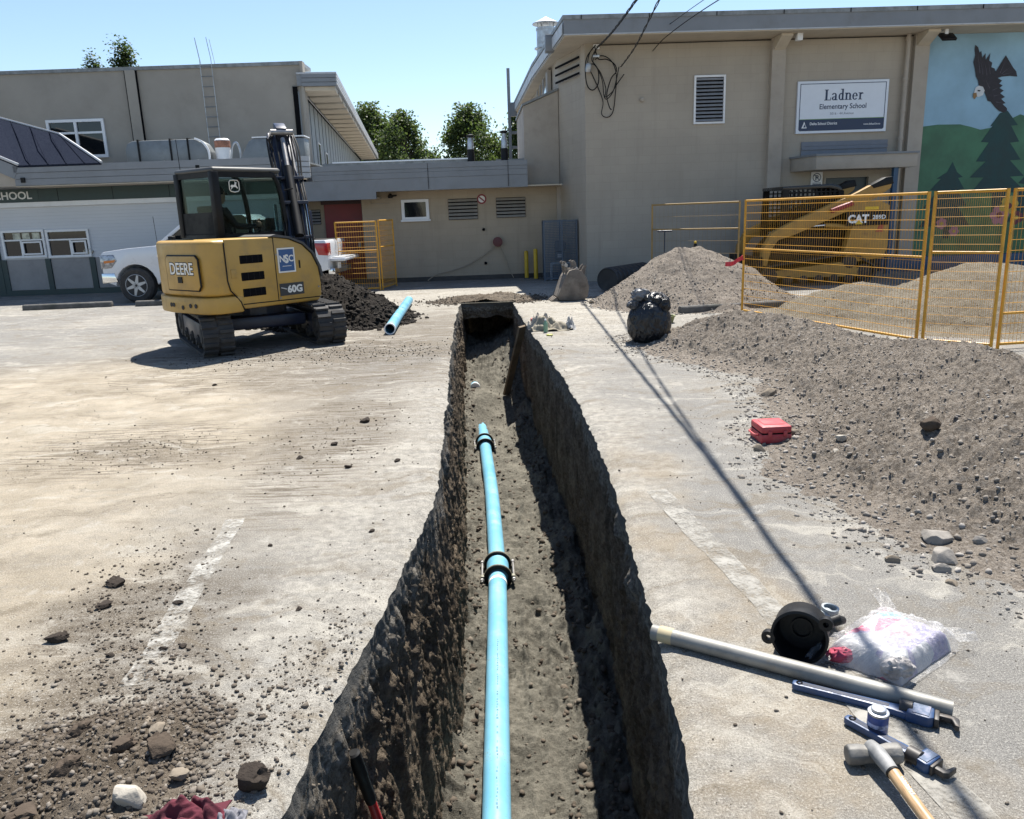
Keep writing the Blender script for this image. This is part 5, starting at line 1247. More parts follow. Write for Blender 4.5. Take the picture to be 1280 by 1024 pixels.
# ------------------------------------------------------------------ pickup truck
TRK = thing('pickup_truck', 'white pickup truck parked behind the excavator with tailgate down', 'truck', (-6.76, 19.55, 0), R(-1.5))
def wheel_cut(x, n=10, r=0.49): return [(x + r * math.cos(math.pi * i / n), 0.40 + r * math.sin(math.pi * i / n)) for i in range(n + 1)]
prof = [(-2.62, 0.52), (-2.63, 0.86), (-2.62, 1.13), (-2.57, 1.185), (-2.0, 1.25), (-1.35, 1.29)]
low = [(2.62, 1.29), (2.66, 1.20), (2.66, 0.62), (2.40, 0.56)] + wheel_cut(1.72) + [(1.20, 0.46), (-1.30, 0.46)] + wheel_cut(-1.86)
body = MB().prism(prof + [(0.95, 1.29)] + low, 'y', -0.96, 0.96).build('body', M['truck'], TRK, bevel=0.025, seg=2)
cabp = [(-1.40, 1.27), (-0.55, 1.86), (-0.30, 1.92), (0.70, 1.92), (0.92, 1.80), (0.98, 1.27)]
ck = MB(); ck.prism([(-0.60, 1.86), (-0.30, 1.93), (0.70, 1.93), (0.93, 1.80), (0.90, 1.76), (0.68, 1.86), (-0.30, 1.86)], 'y', -0.74, 0.74)
for y0, y1 in ((-0.86, -0.78), (0.78, 0.86)):
    ck.prism([(-1.40, 1.28), (-0.58, 1.86), (-0.48, 1.84), (-1.26, 1.28)], 'y', y0 + 0.02, y1 - 0.02)
    ck.prism([(0.86, 1.28), (0.82, 1.82), (0.94, 1.80), (0.99, 1.28)], 'y', y0, y1)
    ck.prism([(-0.20, 1.28), (-0.20, 1.90), (-0.08, 1.90), (-0.08, 1.28)], 'y', y0, y1)
ck.build('cab', M['truck'], TRK, bevel=0.02)
MB().prism(cabp, 'y', -0.80, 0.80).build('cab_glass', M['pane'], TRK)
MB().box(1.05, 2.60, -0.80, 0.80, 1.24, 1.296).build('bed_liner', M['black'], TRK)
tg = MB().box(2.66, 3.02, -0.78, 0.78, 0.80, 0.87).build('tailgate', M['truck'], TRK, bevel=0.02)
MB().box(2.70, 3.0, -0.70, 0.70, 0.871, 0.89).build('tailgate_liner', M['galv'], tg)
for x in (-1.86, 1.72):
    for y in (-0.88, 0.88):
        s = -1 if y < 0 else 1
        wk = MB().lathe([(0.26, -0.13), (0.36, -0.14), (0.40, -0.10), (0.405, 0.10), (0.36, 0.14), (0.26, 0.13)], 30, frame((x, y, 0.405), (0, s, 0))).build('wheel', M['rubber'], TRK, smooth=True)
        MB().lathe([(0.0, 0.03), (0.255, 0.03), (0.262, 0.125), (0.24, 0.13), (0.225, 0.06), (0.0, 0.05)], 30, frame((x, y, 0.405), (0, s, 0))).build('rim', M['dark'], wk, smooth=True)
        sp = MB()
        for k in range(6):
            an = k * math.pi / 3 + 0.3; Mk = frame((x, y, 0.405), (0, s, 0), (math.cos(an), 0, math.sin(an)))
            sp.prism([(0.03, -0.045), (0.235, -0.022), (0.235, 0.022), (0.03, 0.045)], 'z', 0.09, 0.135, Mk)
        sp.lathe([(0.065, 0.07), (0.06, 0.125), (0.0, 0.13)], 14, frame((x, y, 0.405), (0, s, 0)))
        sp.lathe([(0.235, 0.09), (0.262, 0.128), (0.25, 0.135), (0.225, 0.11)], 30, frame((x, y, 0.405), (0, s, 0)), closed=True)
        sp.build('spokes', M['alloy'], wk)
for y in (-0.80, 0.80):
    s = -1 if y < 0 else 1
    MB().prism([(-2.65, 0.80), (-2.40, 0.82), (-2.26, 0.98), (-2.32, 1.12), (-2.645, 1.12)], 'y', y - 0.16 - 0.012 * (s < 0), y + 0.16 + 0.012 * (s > 0)).build('headlight', simple('headlight', (0.30, 0.31, 0.33), 0.12, 0.4, var=0.5, scale=14) if 'headlight' not in bpy.data.materials else bpy.data.materials['headlight'], TRK, bevel=0.01)
    MB().prism([(-2.56, 0.93), (-2.32, 0.95), (-2.29, 1.0), (-2.56, 0.985)], 'y', y + s * 0.165, y + s * 0.18).build('side_marker', simple('amber', (0.55, 0.16, 0.02), 0.3), TRK)
    MB().prism([(2.45, 0.96), (2.67, 0.94), (2.67, 1.22), (2.36, 1.23), (2.40, 1.10)], 'y', y - 0.155 - 0.015 * (s < 0), y + 0.155 + 0.015 * (s > 0)).build('tail_light', simple('tail_red', (0.35, 0.012, 0.016), 0.2, coat=0.5), TRK, bevel=0.01)
MB().box(-2.70, -2.60, -0.92, 0.92, 0.46, 0.66).build('front_bumper', M['chrome'], TRK, bevel=0.04)
MB().prism([(-2.66, 0.47), (-2.30, 0.50), (-2.36, 0.70), (-2.66, 0.70)], 'y', -0.972, -0.935).build('bumper_corner', M['chrome'], TRK, bevel=0.01)
MB().box(-2.645, -2.60, -0.62, 0.62, 0.70, 1.10).build('grille', M['black'], TRK)
MB().box(2.62, 2.78, -0.85, 0.85, 0.50, 0.64).build('rear_bumper', M['chrome'], TRK, bevel=0.02)
MB().box(2.781, 2.79, -0.55, -0.25, 0.62, 0.76).build('licence_plate', M['white'], TRK)
MB().prism([(-1.28, 1.02), (-1.18, 1.02), (-1.06, 0.84), (-1.12, 0.84)], 'y', -0.975, -0.955).build('fender_vent', M['black'], TRK)
MB().box(-1.30, -1.16, -0.976, -0.956, 1.04, 1.08).build('fender_badge', M['chrome'], TRK)
MB().tube([(-1.35, -0.75, 1.27), (-1.37, -0.75, 1.95)], 0.006, 5).build('antenna', M['black'], TRK)
for y in (-0.98, 0.98): MB().box(-0.95, -0.82, y - 0.1, y + 0.1, 1.32, 1.5).build('mirror', M['black'], TRK, bevel=0.03)
for x in (-0.16, 0.95): MB().box(x, x + 0.006, -0.963, -0.955, 0.55, 1.27).build('door_seam', M['dark'], TRK)
MB().box(-0.55, -0.40, -0.975, -0.958, 1.10, 1.14).build('door_handle', M['chrome'], TRK)
MB().box(-1.15, 2.5, -0.5, 0.5, 0.30, 0.5).build('chassis', M['dark'], TRK)
bx_ = thing('rolled_tube', 'upright dark blue tube standing in the truck bed', 'tube', (-4.72, 19.45, 1.27))
MB().lathe([(0.09, 0), (0.10, 0.02), (0.10, 0.68), (0.085, 0.70), (0.0, 0.70)], 14).build('barrel', M['navy'], bx_, smooth=True)
MB().lathe([(0.13, 0.0), (0.13, 0.05), (0.10, 0.06)], 14).build('base', M['black'], bx_, smooth=True)

# ------------------------------------------------------------------ compact track loader
SK = thing('track_loader', 'muddy yellow compact track loader behind the yellow fence', 'loader', (6.82, 18.15, 0), R(2))
SK.scale = (1.12, 1.12, 1.04)
def sx(X): return X - 6.1
NY = -0.78
for s in (-1, 1):
    y0, y1 = (NY - 0.1, NY + 0.28) if s < 0 else (-NY - 0.28, -NY + 0.1)
    P = [(-1.15, 0.05), (-1.05, 0.0), (0.72, 0.0), (0.92, 0.08), (1.02, 0.22), (1.0, 0.36), (0.62, 0.62), (0.50, 0.66), (0.36, 0.64), (-1.12, 0.42), (-1.24, 0.32), (-1.24, 0.16)]
    t = MB(); Q = [(x * 0.955 - 0.005, 0.05 + z * 0.86) for x, z in P]; n = len(P)
    for k in range(n): t.prism([P[k], P[(k + 1) % n], Q[(k + 1) % n], Q[k]], 'y', y0, y1)
    for k in range(n):
        a = Vector(P[k]); b = Vector(P[(k + 1) % n]); m = max(1, int((b - a).length / 0.1)); d = (b - a).normalized(); nr = Vector((d.y, -d.x))
        for j in range(m):
            p = a.lerp(b, (j + 0.5) / m); t.prism([tuple(p - d * .02), tuple(p + d * .02), tuple(p + d * .015 + nr * .02), tuple(p - d * .015 + nr * .02)], 'y', y0 + .01, y1 - .01)
    to = t.build('track', M['rubber'], SK)
    for x, z, r in ((-1.05, 0.22, 0.16), (0.80, 0.24, 0.17), (0.50, 0.46, 0.15), (-0.7, 0.13, 0.10), (-0.4, 0.13, 0.10), (-0.1, 0.13, 0.10), (0.2, 0.13, 0.10), (0.5, 0.13, 0.10)):
        MB().lathe([(0, -0.17), (r * 0.6, -0.17), (r, -0.14), (r, 0.14), (r * 0.6, 0.17), (0, 0.17)], 16, frame((x, (y0 + y1) / 2, z), (0, 1, 0))).build('wheel', M['rubber'], to, smooth=True)
    MB().prism([(-1.0, 0.18), (0.7, 0.16), (0.75, 0.30), (0.3, 0.46), (-1.0, 0.32)], 'y', y0 + 0.04, y1 - 0.04).build('track_frame', M['cat'], to)
lowr = MB().prism([(-0.95, 0.28), (1.15, 0.30), (1.18, 0.95), (0.8, 1.12), (-0.72, 0.98), (-0.95, 0.7)], 'y', -0.52, 0.52).build('chassis', M['black'], SK, bevel=0.02)
MB().prism([(0.36, 0.62), (0.55, 0.45), (1.15, 0.52), (1.22, 0.75), (1.20, 1.58), (1.0, 1.68), (0.42, 1.62), (0.50, 1.2)], 'y', -0.84, -0.64).build('rear_tower', M['cat'], SK, bevel=0.02)
MB().prism([(0.36, 0.62), (0.55, 0.45), (1.15, 0.52), (1.22, 0.75), (1.20, 1.58), (1.0, 1.68), (0.42, 1.62), (0.50, 1.2)], 'y', 0.64, 0.84).build('rear_tower', M['cat'], SK, bevel=0.02)
MB().prism([(0.55, 0.5), (1.18, 0.55), (1.16, 1.42), (0.6, 1.45)], 'y', -0.62, 0.62).build('engine_hood', M['black'], SK, bevel=0.03)
pl8 = MB().box(0.36, 1.17, -0.872, -0.835, 1.19, 1.47).build('decal_plate', M['black'], SK)
text('decal_lettering', 'CAT', M['white'], pl8, (0.385, -0.8735, 1.25), (1, 0, 0), (0, 0, 1), 0.22, 0.010, ext=0.0008, sx=0.92)
MB().prism([(0.52, 1.215), (0.68, 1.215), (0.60, 1.30)], 'y', -0.876, -0.8745).build('decal_triangle', simple('decal_yellow', (0.65, 0.42, 0.02), 0.5), pl8)
text('decal_lettering', '289D', M['white'], pl8, (0.86, -0.8735, 1.31), (1, 0, 0), (0, 0, 1), 0.115, 0.003, ext=0.0008)
MB().prism([(0.95, 1.05), (1.10, 1.05), (1.10, 1.19), (1.02, 1.19)], 'y', -0.846, -0.839).build('red_sticker', simple('sticker_red', (0.35, 0.06, 0.03), 0.5), SK)
MB().box(0.72, 0.98, -0.846, -0.839, 1.50, 1.56).build('warning_sticker', bpy.data.materials['decal_yellow'], SK)
for y0 in (-0.835, 0.665):
    a = MB().prism([(1.20, 1.92), (1.22, 2.06), (1.12, 2.12), (1.0, 2.08), (0.55, 1.85), (-0.72, 1.28), (-1.05, 1.10), (-1.20, 0.80), (-1.24, 0.45), (-1.12, 0.42), (-1.05, 0.75), (-0.92, 0.95), (-0.60, 1.05), (0.62, 1.58), (0.95, 1.74)], 'y', y0, y0 + 0.17).build('lift_arm', M['cat'], SK, bevel=0.02)
    MB().prism([(1.24, 2.0), (1.20, 2.14), (1.08, 2.13), (0.80, 1.98), (0.86, 1.92), (1.12, 1.98)], 'y', y0 - 0.01, y0 + 0.18).build('arm_knuckle', M['black'], a, bevel=0.01)
    MB().tube([(0.66, y0 + 0.08, 1.15), (0.0, y0 + 0.08, 1.22)], 0.05, 10).build('lift_cylinder', M['cat'], a, smooth=True)
    MB().tube([(0.0, y0 + 0.08, 1.22), (-0.5, y0 + 0.08, 1.20)], 0.028, 10).build('cylinder_rod', M['chrome'], a, smooth=True)
MB().tube([(0.05, -0.88, 1.50), (0.45, -0.88, 1.64)], 0.05, 8).build('red_hose_guard', simple('guard_red', (0.25, 0.02, 0.03), 0.6), SK)
MB().box(-1.34, -1.20, -0.85, 0.85, 0.12, 0.62).build('coupler', M['black'], SK, bevel=0.02)
# cab: roof, posts, mesh side screens
cr = MB().prism([(-0.78, 2.02), (0.18, 2.045), (0.34, 2.0), (0.42, 1.88), (0.36, 1.86), (0.28, 1.93), (0.12, 1.965), (-0.78, 1.95)], 'y', -0.56, 0.56).build('cab_roof', simple('roof_black', (0.02, 0.02, 0.021), 0.25), SK, bevel=0.015)
for y in (-0.53, 0.53):
    MB().prism([(-0.80, 0.98), (-0.68, 0.98), (-0.64, 1.95), (-0.76, 1.97)], 'y', y - 0.03, y + 0.03).build('cab_post', M['black'], SK)
    MB().prism([(0.28, 0.98), (0.42, 0.98), (0.42, 1.9), (0.32, 1.92)], 'y', y - 0.03, y + 0.03).build('cab_post', M['black'], SK)
    sc = MB()
    for i in range(11): sc.box(-0.66 + i * 0.09, -0.635 + i * 0.09, y - 0.008, y + 0.008, 1.0, 1.95)
    for i in range(11): sc.box(-0.68, 0.34, y - 0.006, y + 0.006, 1.03 + i * 0.085, 1.055 + i * 0.085)
    sc.build('side_screen', M['black'], SK)
MB().box(0.33, 0.36, -0.5, 0.5, 1.2, 1.9).build('rear_window', M['pane'], SK)
MB().box(-0.45, 0.05, -0.25, 0.25, 1.0, 1.18).build('seat', seatm, SK, bevel=0.04)
MB().box(-0.02, 0.12, -0.25, 0.25, 1.18, 1.75).build('seat_back', seatm, SK, bevel=0.04)
# ------------------------------------------------------------------ mounds
pile_z = mound('gravel_pile', 'long low bank of grey brown gravelly spoil along the right foreground', 'gravel pile',
      [(2.75, 10.4, .30), (3.02, 10.1, .40), (3.28, 9.6, .42), (3.60, 8.9, .38), (3.75, 8.2, .33), (3.88, 7.6, .37), (3.95, 6.95, .50), (3.88, 6.1, .49), (3.76, 5.4, .56), (3.80, 4.8, .62), (4.3, 4.3, .66), (5.2, 4.1, .62)],
      0.36, M['gravel_soil'], M['stones'], res=0.0155, grit=0.011, seed=3, amp=0.07, stones=26000, smax=0.019, spill=0.02, smin=0.003, pw=3.4, toe=0.075)
mound('gravel_pile', 'pointed heap of pale grey gravel beside the black rubbish bag', 'gravel pile',
      [(3.05, 15.3, .86), (3.42, 15.2, 1.02), (3.62, 15.1, .98), (4.05, 15.0, .78)], 0.60, M['gravel_soil'], M['stones'], res=0.035, seed=21, amp=0.05, stones=6000, smax=0.022, smin=0.004, spill=0.02, toe=0.06)
mound('sand_pile', 'broad smooth heap of olive brown sand behind the yellow fence', 'sand pile',
      [(5.15, 12.4, .46), (5.45, 12.4, .50), (5.9, 12.2, .44), (6.35, 11.9, .60), (6.95, 11.8, .80), (7.4, 11.8, .78), (8.2, 11.9, .6), (9.4, 12.0, .6)], 0.45, M['sand'], M['stones'], res=0.035, seed=33, amp=0.03, stones=4000, smax=0.012, spill=0.02, smin=0.003)
mound('soil_pile', 'heap of dark wet soil between the excavator and the blue pipe', 'soil pile',
      [(-3.35, 14.3, .70), (-3.0, 14.1, .78), (-2.78, 14.0, .66), (-2.58, 13.7, .44), (-2.40, 13.4, .28)], 0.66, M['dark_soil'], M['dclods'], res=0.025, grit=0.02, seed=45, amp=0.09, stones=6000, smax=0.05, pw=3.0, spill=0.03, toe=0.06)

# ------------------------------------------------------------------ fences
def fence(p, q, label, h=1.83, hs=0.12, vs=0.046, rail=None, z0=0.06, wr=0.0023, name='fence_panel', cat='fence', group='yellow mesh fence panels'):
    p = Vector(p); q = Vector(q); L_ = (q - p).length; d = (q - p)
    t = thing(name, label, cat, (p.x, p.y, 0), math.atan2(d.y, d.x), group)
    r = 0.019
    for x in (r, L_ - r): MB().tube([(x, 0, 0.0), (x, 0, h)], r, 8).build('post', M['yellow'], t, smooth=True)
    MB().tube([(2 * r, 0, h - r), (L_ - 2 * r, 0, h - r)], r * 0.9, 8).build('top_rail', M['yellow'], t, smooth=True)
    MB().tube([(2 * r, 0, z0), (L_ - 2 * r, 0, z0)], r * 0.9, 8).build('bottom_rail', M['yellow'], t, smooth=True)
    rz = rail if rail is not None else h * 0.60
    MB().tube([(2 * r, 0, rz), (L_ - 2 * r, 0, rz)], r * 0.8, 8).build('middle_rail', M['yellow'], t, smooth=True)
    w_ = MB(); n = int(L_ / vs)
    for i in range(1, n): 
        x = L_ * i / n; w_.tube([(x, -0.004, z0), (x, -0.004, h - r)], wr, 4)
    z = z0 + hs
    while z < h - 0.05:
        w_.tube([(r, 0.0, z), (L_ - r, 0.0, z)], wr * 1.35, 4); z += hs
    w_.build('wire_mesh', M['yellow'], t, recalc=False)['kind'] = 'stuff'
    return t
fence((3.86, 13.06), (5.06, 9.66), 'long yellow mesh fence panel with red tape, in front of the track loader', rail=1.06)
fence((5.085, 9.63), (5.655, 9.09), 'narrow yellow fence panel with dense brownish mesh before the sand heap', vs=0.022, rail=1.12, hs=0.105, wr=0.0018)
fence((5.72, 9.13), (8.9, 9.55), 'yellow mesh fence panel cut off by the right edge of the picture', rail=0.42, vs=0.05)
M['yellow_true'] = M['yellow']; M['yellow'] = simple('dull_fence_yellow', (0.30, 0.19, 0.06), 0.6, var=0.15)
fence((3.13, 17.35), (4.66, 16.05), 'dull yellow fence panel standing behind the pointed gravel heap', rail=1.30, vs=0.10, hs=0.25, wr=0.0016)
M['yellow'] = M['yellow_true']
fence((-4.15, 19.62), (-3.13, 19.68), 'small yellow fence panel in front of the red door', h=1.68, rail=0.98, vs=0.055, hs=0.125, wr=0.0032)
fence((-3.10, 19.72), (-2.90, 20.85), 'small yellow fence panel turned edge on beside the red door', h=1.70, rail=1.05, vs=0.055, hs=0.125, wr=0.0032)
tp = thing('warning_tape', 'scrap of red tape tied to the yellow fence post', 'tape', (3.86, 13.06, 0.86))
red = simple('red_tape', (0.55, 0.03, 0.05), 0.5, var=0.15, scale=20)
P_ = smooth_path([(0.02, -0.03, 0.06), (-0.08, -0.05, 0.03), (-0.18, -0.06, -0.03), (-0.30, -0.05, -0.04)], 5)
m = MB(); W_ = 0.035
vs_ = [];
for i, p in enumerate(P_): vs_ += [p + Vector((0, .01 * math.sin(i), W_)), p + Vector((0, -.01 * math.sin(i * 1.7), -W_)), p + Vector((0, .01 * math.sin(i) + .004, W_)), p + Vector((0, -.01 * math.sin(i * 1.7) + .004, -W_))]
fs_ = []
for i in range(len(P_) - 1):
    a = i * 4; fs_ += [(a, a + 1, a + 5, a + 4), (a + 2, a + 6, a + 7, a + 3), (a, a + 4, a + 6, a + 2), (a + 1, a + 3, a + 7, a + 5)]
m.add(vs_, fs_).build('streamer', red, tp)
MB().lathe([(0.026, 0.03), (0.030, 0.06), (0.026, 0.09)], 10).build('knot', red, tp)

# ------------------------------------------------------------------ site things
conc = simple('dark_wheel_stop', (0.10, 0.095, 0.088), 0.9, var=0.25, scale=8, bump=0.4, bscale=60, dirt=(0.045, 0.05, 0.04), damt=0.6)
def wheel_stop(p, q, label):
    p = Vector(p); q = Vector(q); L_ = (q - p).length; t = thing('wheel_stop', label, 'wheel stop', (p.x, p.y, 0), math.atan2(q.y - p.y, q.x - p.x), 'parking wheel stops')
    MB().prism([(-0.085, 0.0), (0.085, 0.0), (0.07, 0.09), (0.045, 0.12), (-0.045, 0.12), (-0.07, 0.09)], 'x', 0, L_).build('block', conc, t, bevel=0.012)
    for x in (0.35, L_ - 0.35): MB().lathe([(0.016, 0.118), (0.016, 0.128), (0.0, 0.128)], 8, Matrix.Translation((x, 0, 0))).build('pin', M['steel'], t)
wheel_stop((-10.87, 17.8), (-8.97, 17.98), 'dark wheel stop in front of the classroom windows')
wheel_stop((-8.36, 17.84), (-6.5, 17.95), 'dark wheel stop beside the truck wheel, half behind the excavator')
wheel_stop((2.90, 13.35), (4.80, 13.75), 'black wheel stop at the foot of the pointed gravel heap')

# excavator bucket
bk = thing('digging_bucket', 'muddy steel excavator bucket standing on end by the hall wall', 'bucket', (1.29, 16.1, 0), R(8))
mud = simple('muddy_steel', (0.16, 0.135, 0.11), 0.85, var=0.25, scale=6, bump=0.4, bscale=40, dirt=(0.27, 0.235, 0.19), dscale=5, damt=0.7)
prof_ = [(-0.30, 0.02), (-0.34, 0.10), (-0.25, 0.30), (-0.17, 0.48), (-0.08, 0.60), (0.04, 0.63), (0.16, 0.58), (0.26, 0.44), (0.31, 0.26), (0.28, 0.08), (0.20, 0.0)]
sh_ = MB(); 
inn = [(x * 0.92, 0.02 + z * 0.92) for x, z in prof_]
for i in range(len(prof_) - 1): sh_.prism([prof_[i], prof_[i + 1], inn[i + 1], inn[i]], 'y', -0.24, 0.24)
sh_.build('shell', mud, bk, bevel=0.004, seg=1)
for y in (-0.255, 0.225): MB().prism(prof_, 'y', y, y + 0.03).build('side_plate', mud, bk, bevel=0.006)
for x in (-0.02, 0.20):
    pass
for y in (-0.13, 0.10):
    e_ = MB().prism([(-0.14, 0.50), (0.24, 0.46), (0.265, 0.60), (0.29, 0.66), (0.27, 0.70), (0.22, 0.66), (0.18, 0.58), (0.07, 0.60), (0.085, 0.68), (0.065, 0.76), (0.02, 0.79), (-0.02, 0.77), (0.015, 0.72), (0.02, 0.64), (-0.10, 0.62), (-0.105, 0.69), (-0.13, 0.76), (-0.18, 0.78), (-0.21, 0.75), (-0.17, 0.71), (-0.165, 0.62)], 'y', y, y + 0.035).build('ear', mud, bk, bevel=0.008)
for x, z in ((0.08, 0.62), (-0.135, 0.70)): MB().lathe([(0.035, -0.17), (0.035, 0.17)], 12, frame((x, 0, z), (0, 1, 0))).build('pin', M['steel'], bk, smooth=True)
for y in (-0.2, -0.07, 0.07, 0.2): MB().prism([(-0.31, 0.0), (-0.36, 0.09), (-0.46, 0.02), (-0.47, 0.0)], 'y', y - 0.035, y + 0.035).build('tooth', mud, bk, bevel=0.004)

# black drain pipe
dpn = thing('drain_pipe', 'short length of black corrugated drain pipe lying by the hall wall', 'pipe', (2.16, 17.25, 0.27))
ax = Vector((1.02, 1.35, 0)).normalized(); pr_ = []
for i in range(34): pr_.append((0.27 - (0.018 if (i // 2) % 2 else 0.0), i * 0.05))
pr_ += [(0.235, 33 * 0.05), (0.235, 33 * 0.05)]
pr_ = [(0.0, 0.02), (0.22, 0.012), (0.25, 0.0)] + pr_[1:-1] + [(0.0, 33 * 0.05)]
MB().lathe(pr_, 24, frame((0, 0, 0), ax)).build('wall', simple('black_hdpe', (0.016, 0.018, 0.02), 0.5, var=0.2, dirt=(0.10, 0.095, 0.085), damt=0.5), dpn)

# gas meter cage
cg = thing('meter_cage', 'blue grey mesh cage round a gas meter in the building corner', 'cage', (0.98, 20.75, 0))
blu = simple('cage_blue', (0.07, 0.095, 0.13), 0.5, var=0.12)
for x in (0, 0.46, 0.84):
    for y in (0, 0.8):
        MB().box(x - 0.018, x + 0.018, y - 0.018, y + 0.018, 0, 1.53).build('post', blu, cg)
for z in (0.05, 1.51):
    for y in (0, 0.8): MB().box(0.018, 0.442, y - 0.016, y + 0.016, z - 0.016, z + 0.016).build('rail', blu, cg); MB().box(0.478, 0.822, y - 0.016, y + 0.016, z - 0.016, z + 0.016).build('rail', blu, cg)
    for x in (0, 0.84): MB().box(x - 0.016, x + 0.016, 0.018, 0.782, z - 0.016, z + 0.016).build('rail', blu, cg)
for (a, b, fixed) in (('x', 0, 0.0), ('y', 0, 0.0), ('y', 0, 0.84)):
    w_ = MB()
    if a == 'x':
        for i in range(1, 24): w_.box(i * 0.035 - 0.006, i * 0.035 + 0.006, -0.004, 0.0, 0.06, 1.5)
        for i in range(1, 36): w_.box(0.02, 0.82, 0.0, 0.003, i * 0.042, i * 0.042 + 0.014)
    else:
        for i in range(1, 23): w_.box(fixed - 0.004, fixed, i * 0.035 - 0.009, i * 0.035 + 0.009, 0.06, 1.5)
        for i in range(1, 36): w_.box(fixed, fixed + 0.003, 0.02, 0.78, i * 0.042, i * 0.042 + 0.004)
    w_.build('mesh_panel', blu, cg, recalc=False)['kind'] = 'stuff'
mt = thing('gas_meter', 'grey gas meter with white pipes inside the mesh cage', 'gas meter', (1.42, 21.25, 0))
MB().lathe([(0.0, 0.72), (0.13, 0.74), (0.15, 0.80), (0.15, 0.92), (0.11, 1.0), (0.0, 1.01)], 16).build('regulator', simple('meter_grey', (0.10, 0.11, 0.12), 0.5), mt, smooth=True)
MB().box(-0.14, 0.10, -0.12, 0.1, 0.50, 0.72).build('meter_body', bpy.data.materials['meter_grey'], mt, bevel=0.03)
MB().tube(smooth_path([(-0.25, -0.2, 0.0), (-0.25, -0.2, 0.36), (-0.2, -0.2, 0.42), (0.2, -0.2, 0.42), (0.25, -0.2, 0.36), (0.25, -0.2, 0.0)], 4), 0.03, 8).build('pipe_loop', M['white'], mt, smooth=True)
MB().box(-0.08, 0.06, -0.135, -0.121, 0.56, 0.67).build('dial', M['white'], mt)
for (x, y, h, lab) in ((0.53, 21.72, 0.74, 'yellow bollard nearer the louvres'), (0.77, 21.35, 0.80, 'yellow bollard next to the meter cage')):
    b_ = thing('bollard', lab, 'bollard', (x, y, 0), 0, 'yellow bollards')
    MB().lathe([(0.055, 0), (0.055, h - 0.03), (0.04, h), (0.0, h + 0.01)], 14).build('pipe', simple('bollard_yellow', (0.55, 0.36, 0.02), 0.5, var=0.1, dirt=(0.25, 0.18, 0.05), damt=0.4) if 'bollard_yellow' not in bpy.data.materials else bpy.data.materials['bollard_yellow'], b_, smooth=True)
    MB().lathe([(0.08, 0), (0.075, 0.02), (0.056, 0.025)], 14).build('footing', conc, b_)

# rubbish bag: gathered neck and pale rubbish sticking out
def lumpy(name, mat, parent, c, r, seed, amp=0.12, freq=3.0, sub=4, fold=0.0, squash=None):
    bm = bmesh.new(); bmesh.ops.create_icosphere(bm, subdivisions=sub, radius=1.0)
    V = np.array([v.co[:] for v in bm.verts])
    n_ = fbm(V[:, 0] * freq + seed, V[:, 1] * freq, V[:, 2] * freq, 4, seed)
    f_ = ridged(V[:, 0] * freq * 1.6, V[:, 1] * freq * 1.6 + seed, V[:, 2] * freq * 0.7, 3, seed + 5)
    V = V * (1 + amp * n_ + fold * f_)[:, None] * np.array(r)
    if squash is not None: V[:, 2] = np.maximum(V[:, 2], squash)
    V = V + np.array(c)
    for v, p in zip(bm.verts, V): v.co = p
    me = bpy.data.meshes.new(name); bm.to_mesh(me); bm.free()
    return link(name, me, mat, parent, True)
def bagmat():
    n = NT('black_bin_liner'); n.col((0.009, 0.010, 0.013)).set(rough=0.30, spec=0.5)
    n.bump(n.noise(7, 3, 0.5, dist=2.0, vec=n.map(scale=(1.6, 1.6, 0.6))), 0.9, 0.05); n.bump(n.noise(30, 4, 0.6, vec=n.map(scale=(1, 1, 0.35))), 0.4, 0.01); return n.m
M['liner'] = bagmat()
rb = thing('rubbish_bag', 'full black rubbish bag with silvery wrappers poking from its open top', 'rubbish bag', (1.86, 10.55, 0))
lumpy('bag_body', M['liner'], rb, (0.02, 0, 0.25), (0.30, 0.27, 0.33), 4, 0.16, 1.5, 5, 0.04, squash=-0.245)
lumpy('bag_neck', M['liner'], rb, (0.08, 0.02, 0.55), (0.18, 0.15, 0.12), 9, 0.25, 3, 4, 0.16)
silver = simple('crumpled_foil', (0.11, 0.112, 0.118), 0.45, 0.2, var=0.8, scale=9, bump=0.6, bscale=14)
lumpy('wrapper', silver, rb, (-0.10, -0.02, 0.63), (0.11, 0.05, 0.075), 13, 0.4, 3, 4, 0.3)
lumpy('wrapper', silver, rb, (-0.20, -0.05, 0.51), (0.075, 0.05, 0.05), 17, 0.4, 3, 4, 0.3)
lumpy('wrapper', silver, rb, (0.02, -0.08, 0.53), (0.05, 0.05, 0.09), 19, 0.4, 3, 4, 0.3)
lumpy('bag_flap', M['liner'], rb, (0.20, -0.10, 0.50), (0.085, 0.06, 0.10), 23, 0.25, 3, 4, 0.2)
t_ = thing('flower_pot_tray', 'small green plastic tray behind the rubbish bag', 'tray', (2.46, 12.3, 0))
MB().lathe([(0.11, 0), (0.14, 0.10), (0.15, 0.10), (0.15, 0.115), (0.125, 0.115), (0.10, 0.015), (0.0, 0.015)], 14).build('dish', simple('olive_plastic', (0.14, 0.15, 0.05), 0.5), t_)

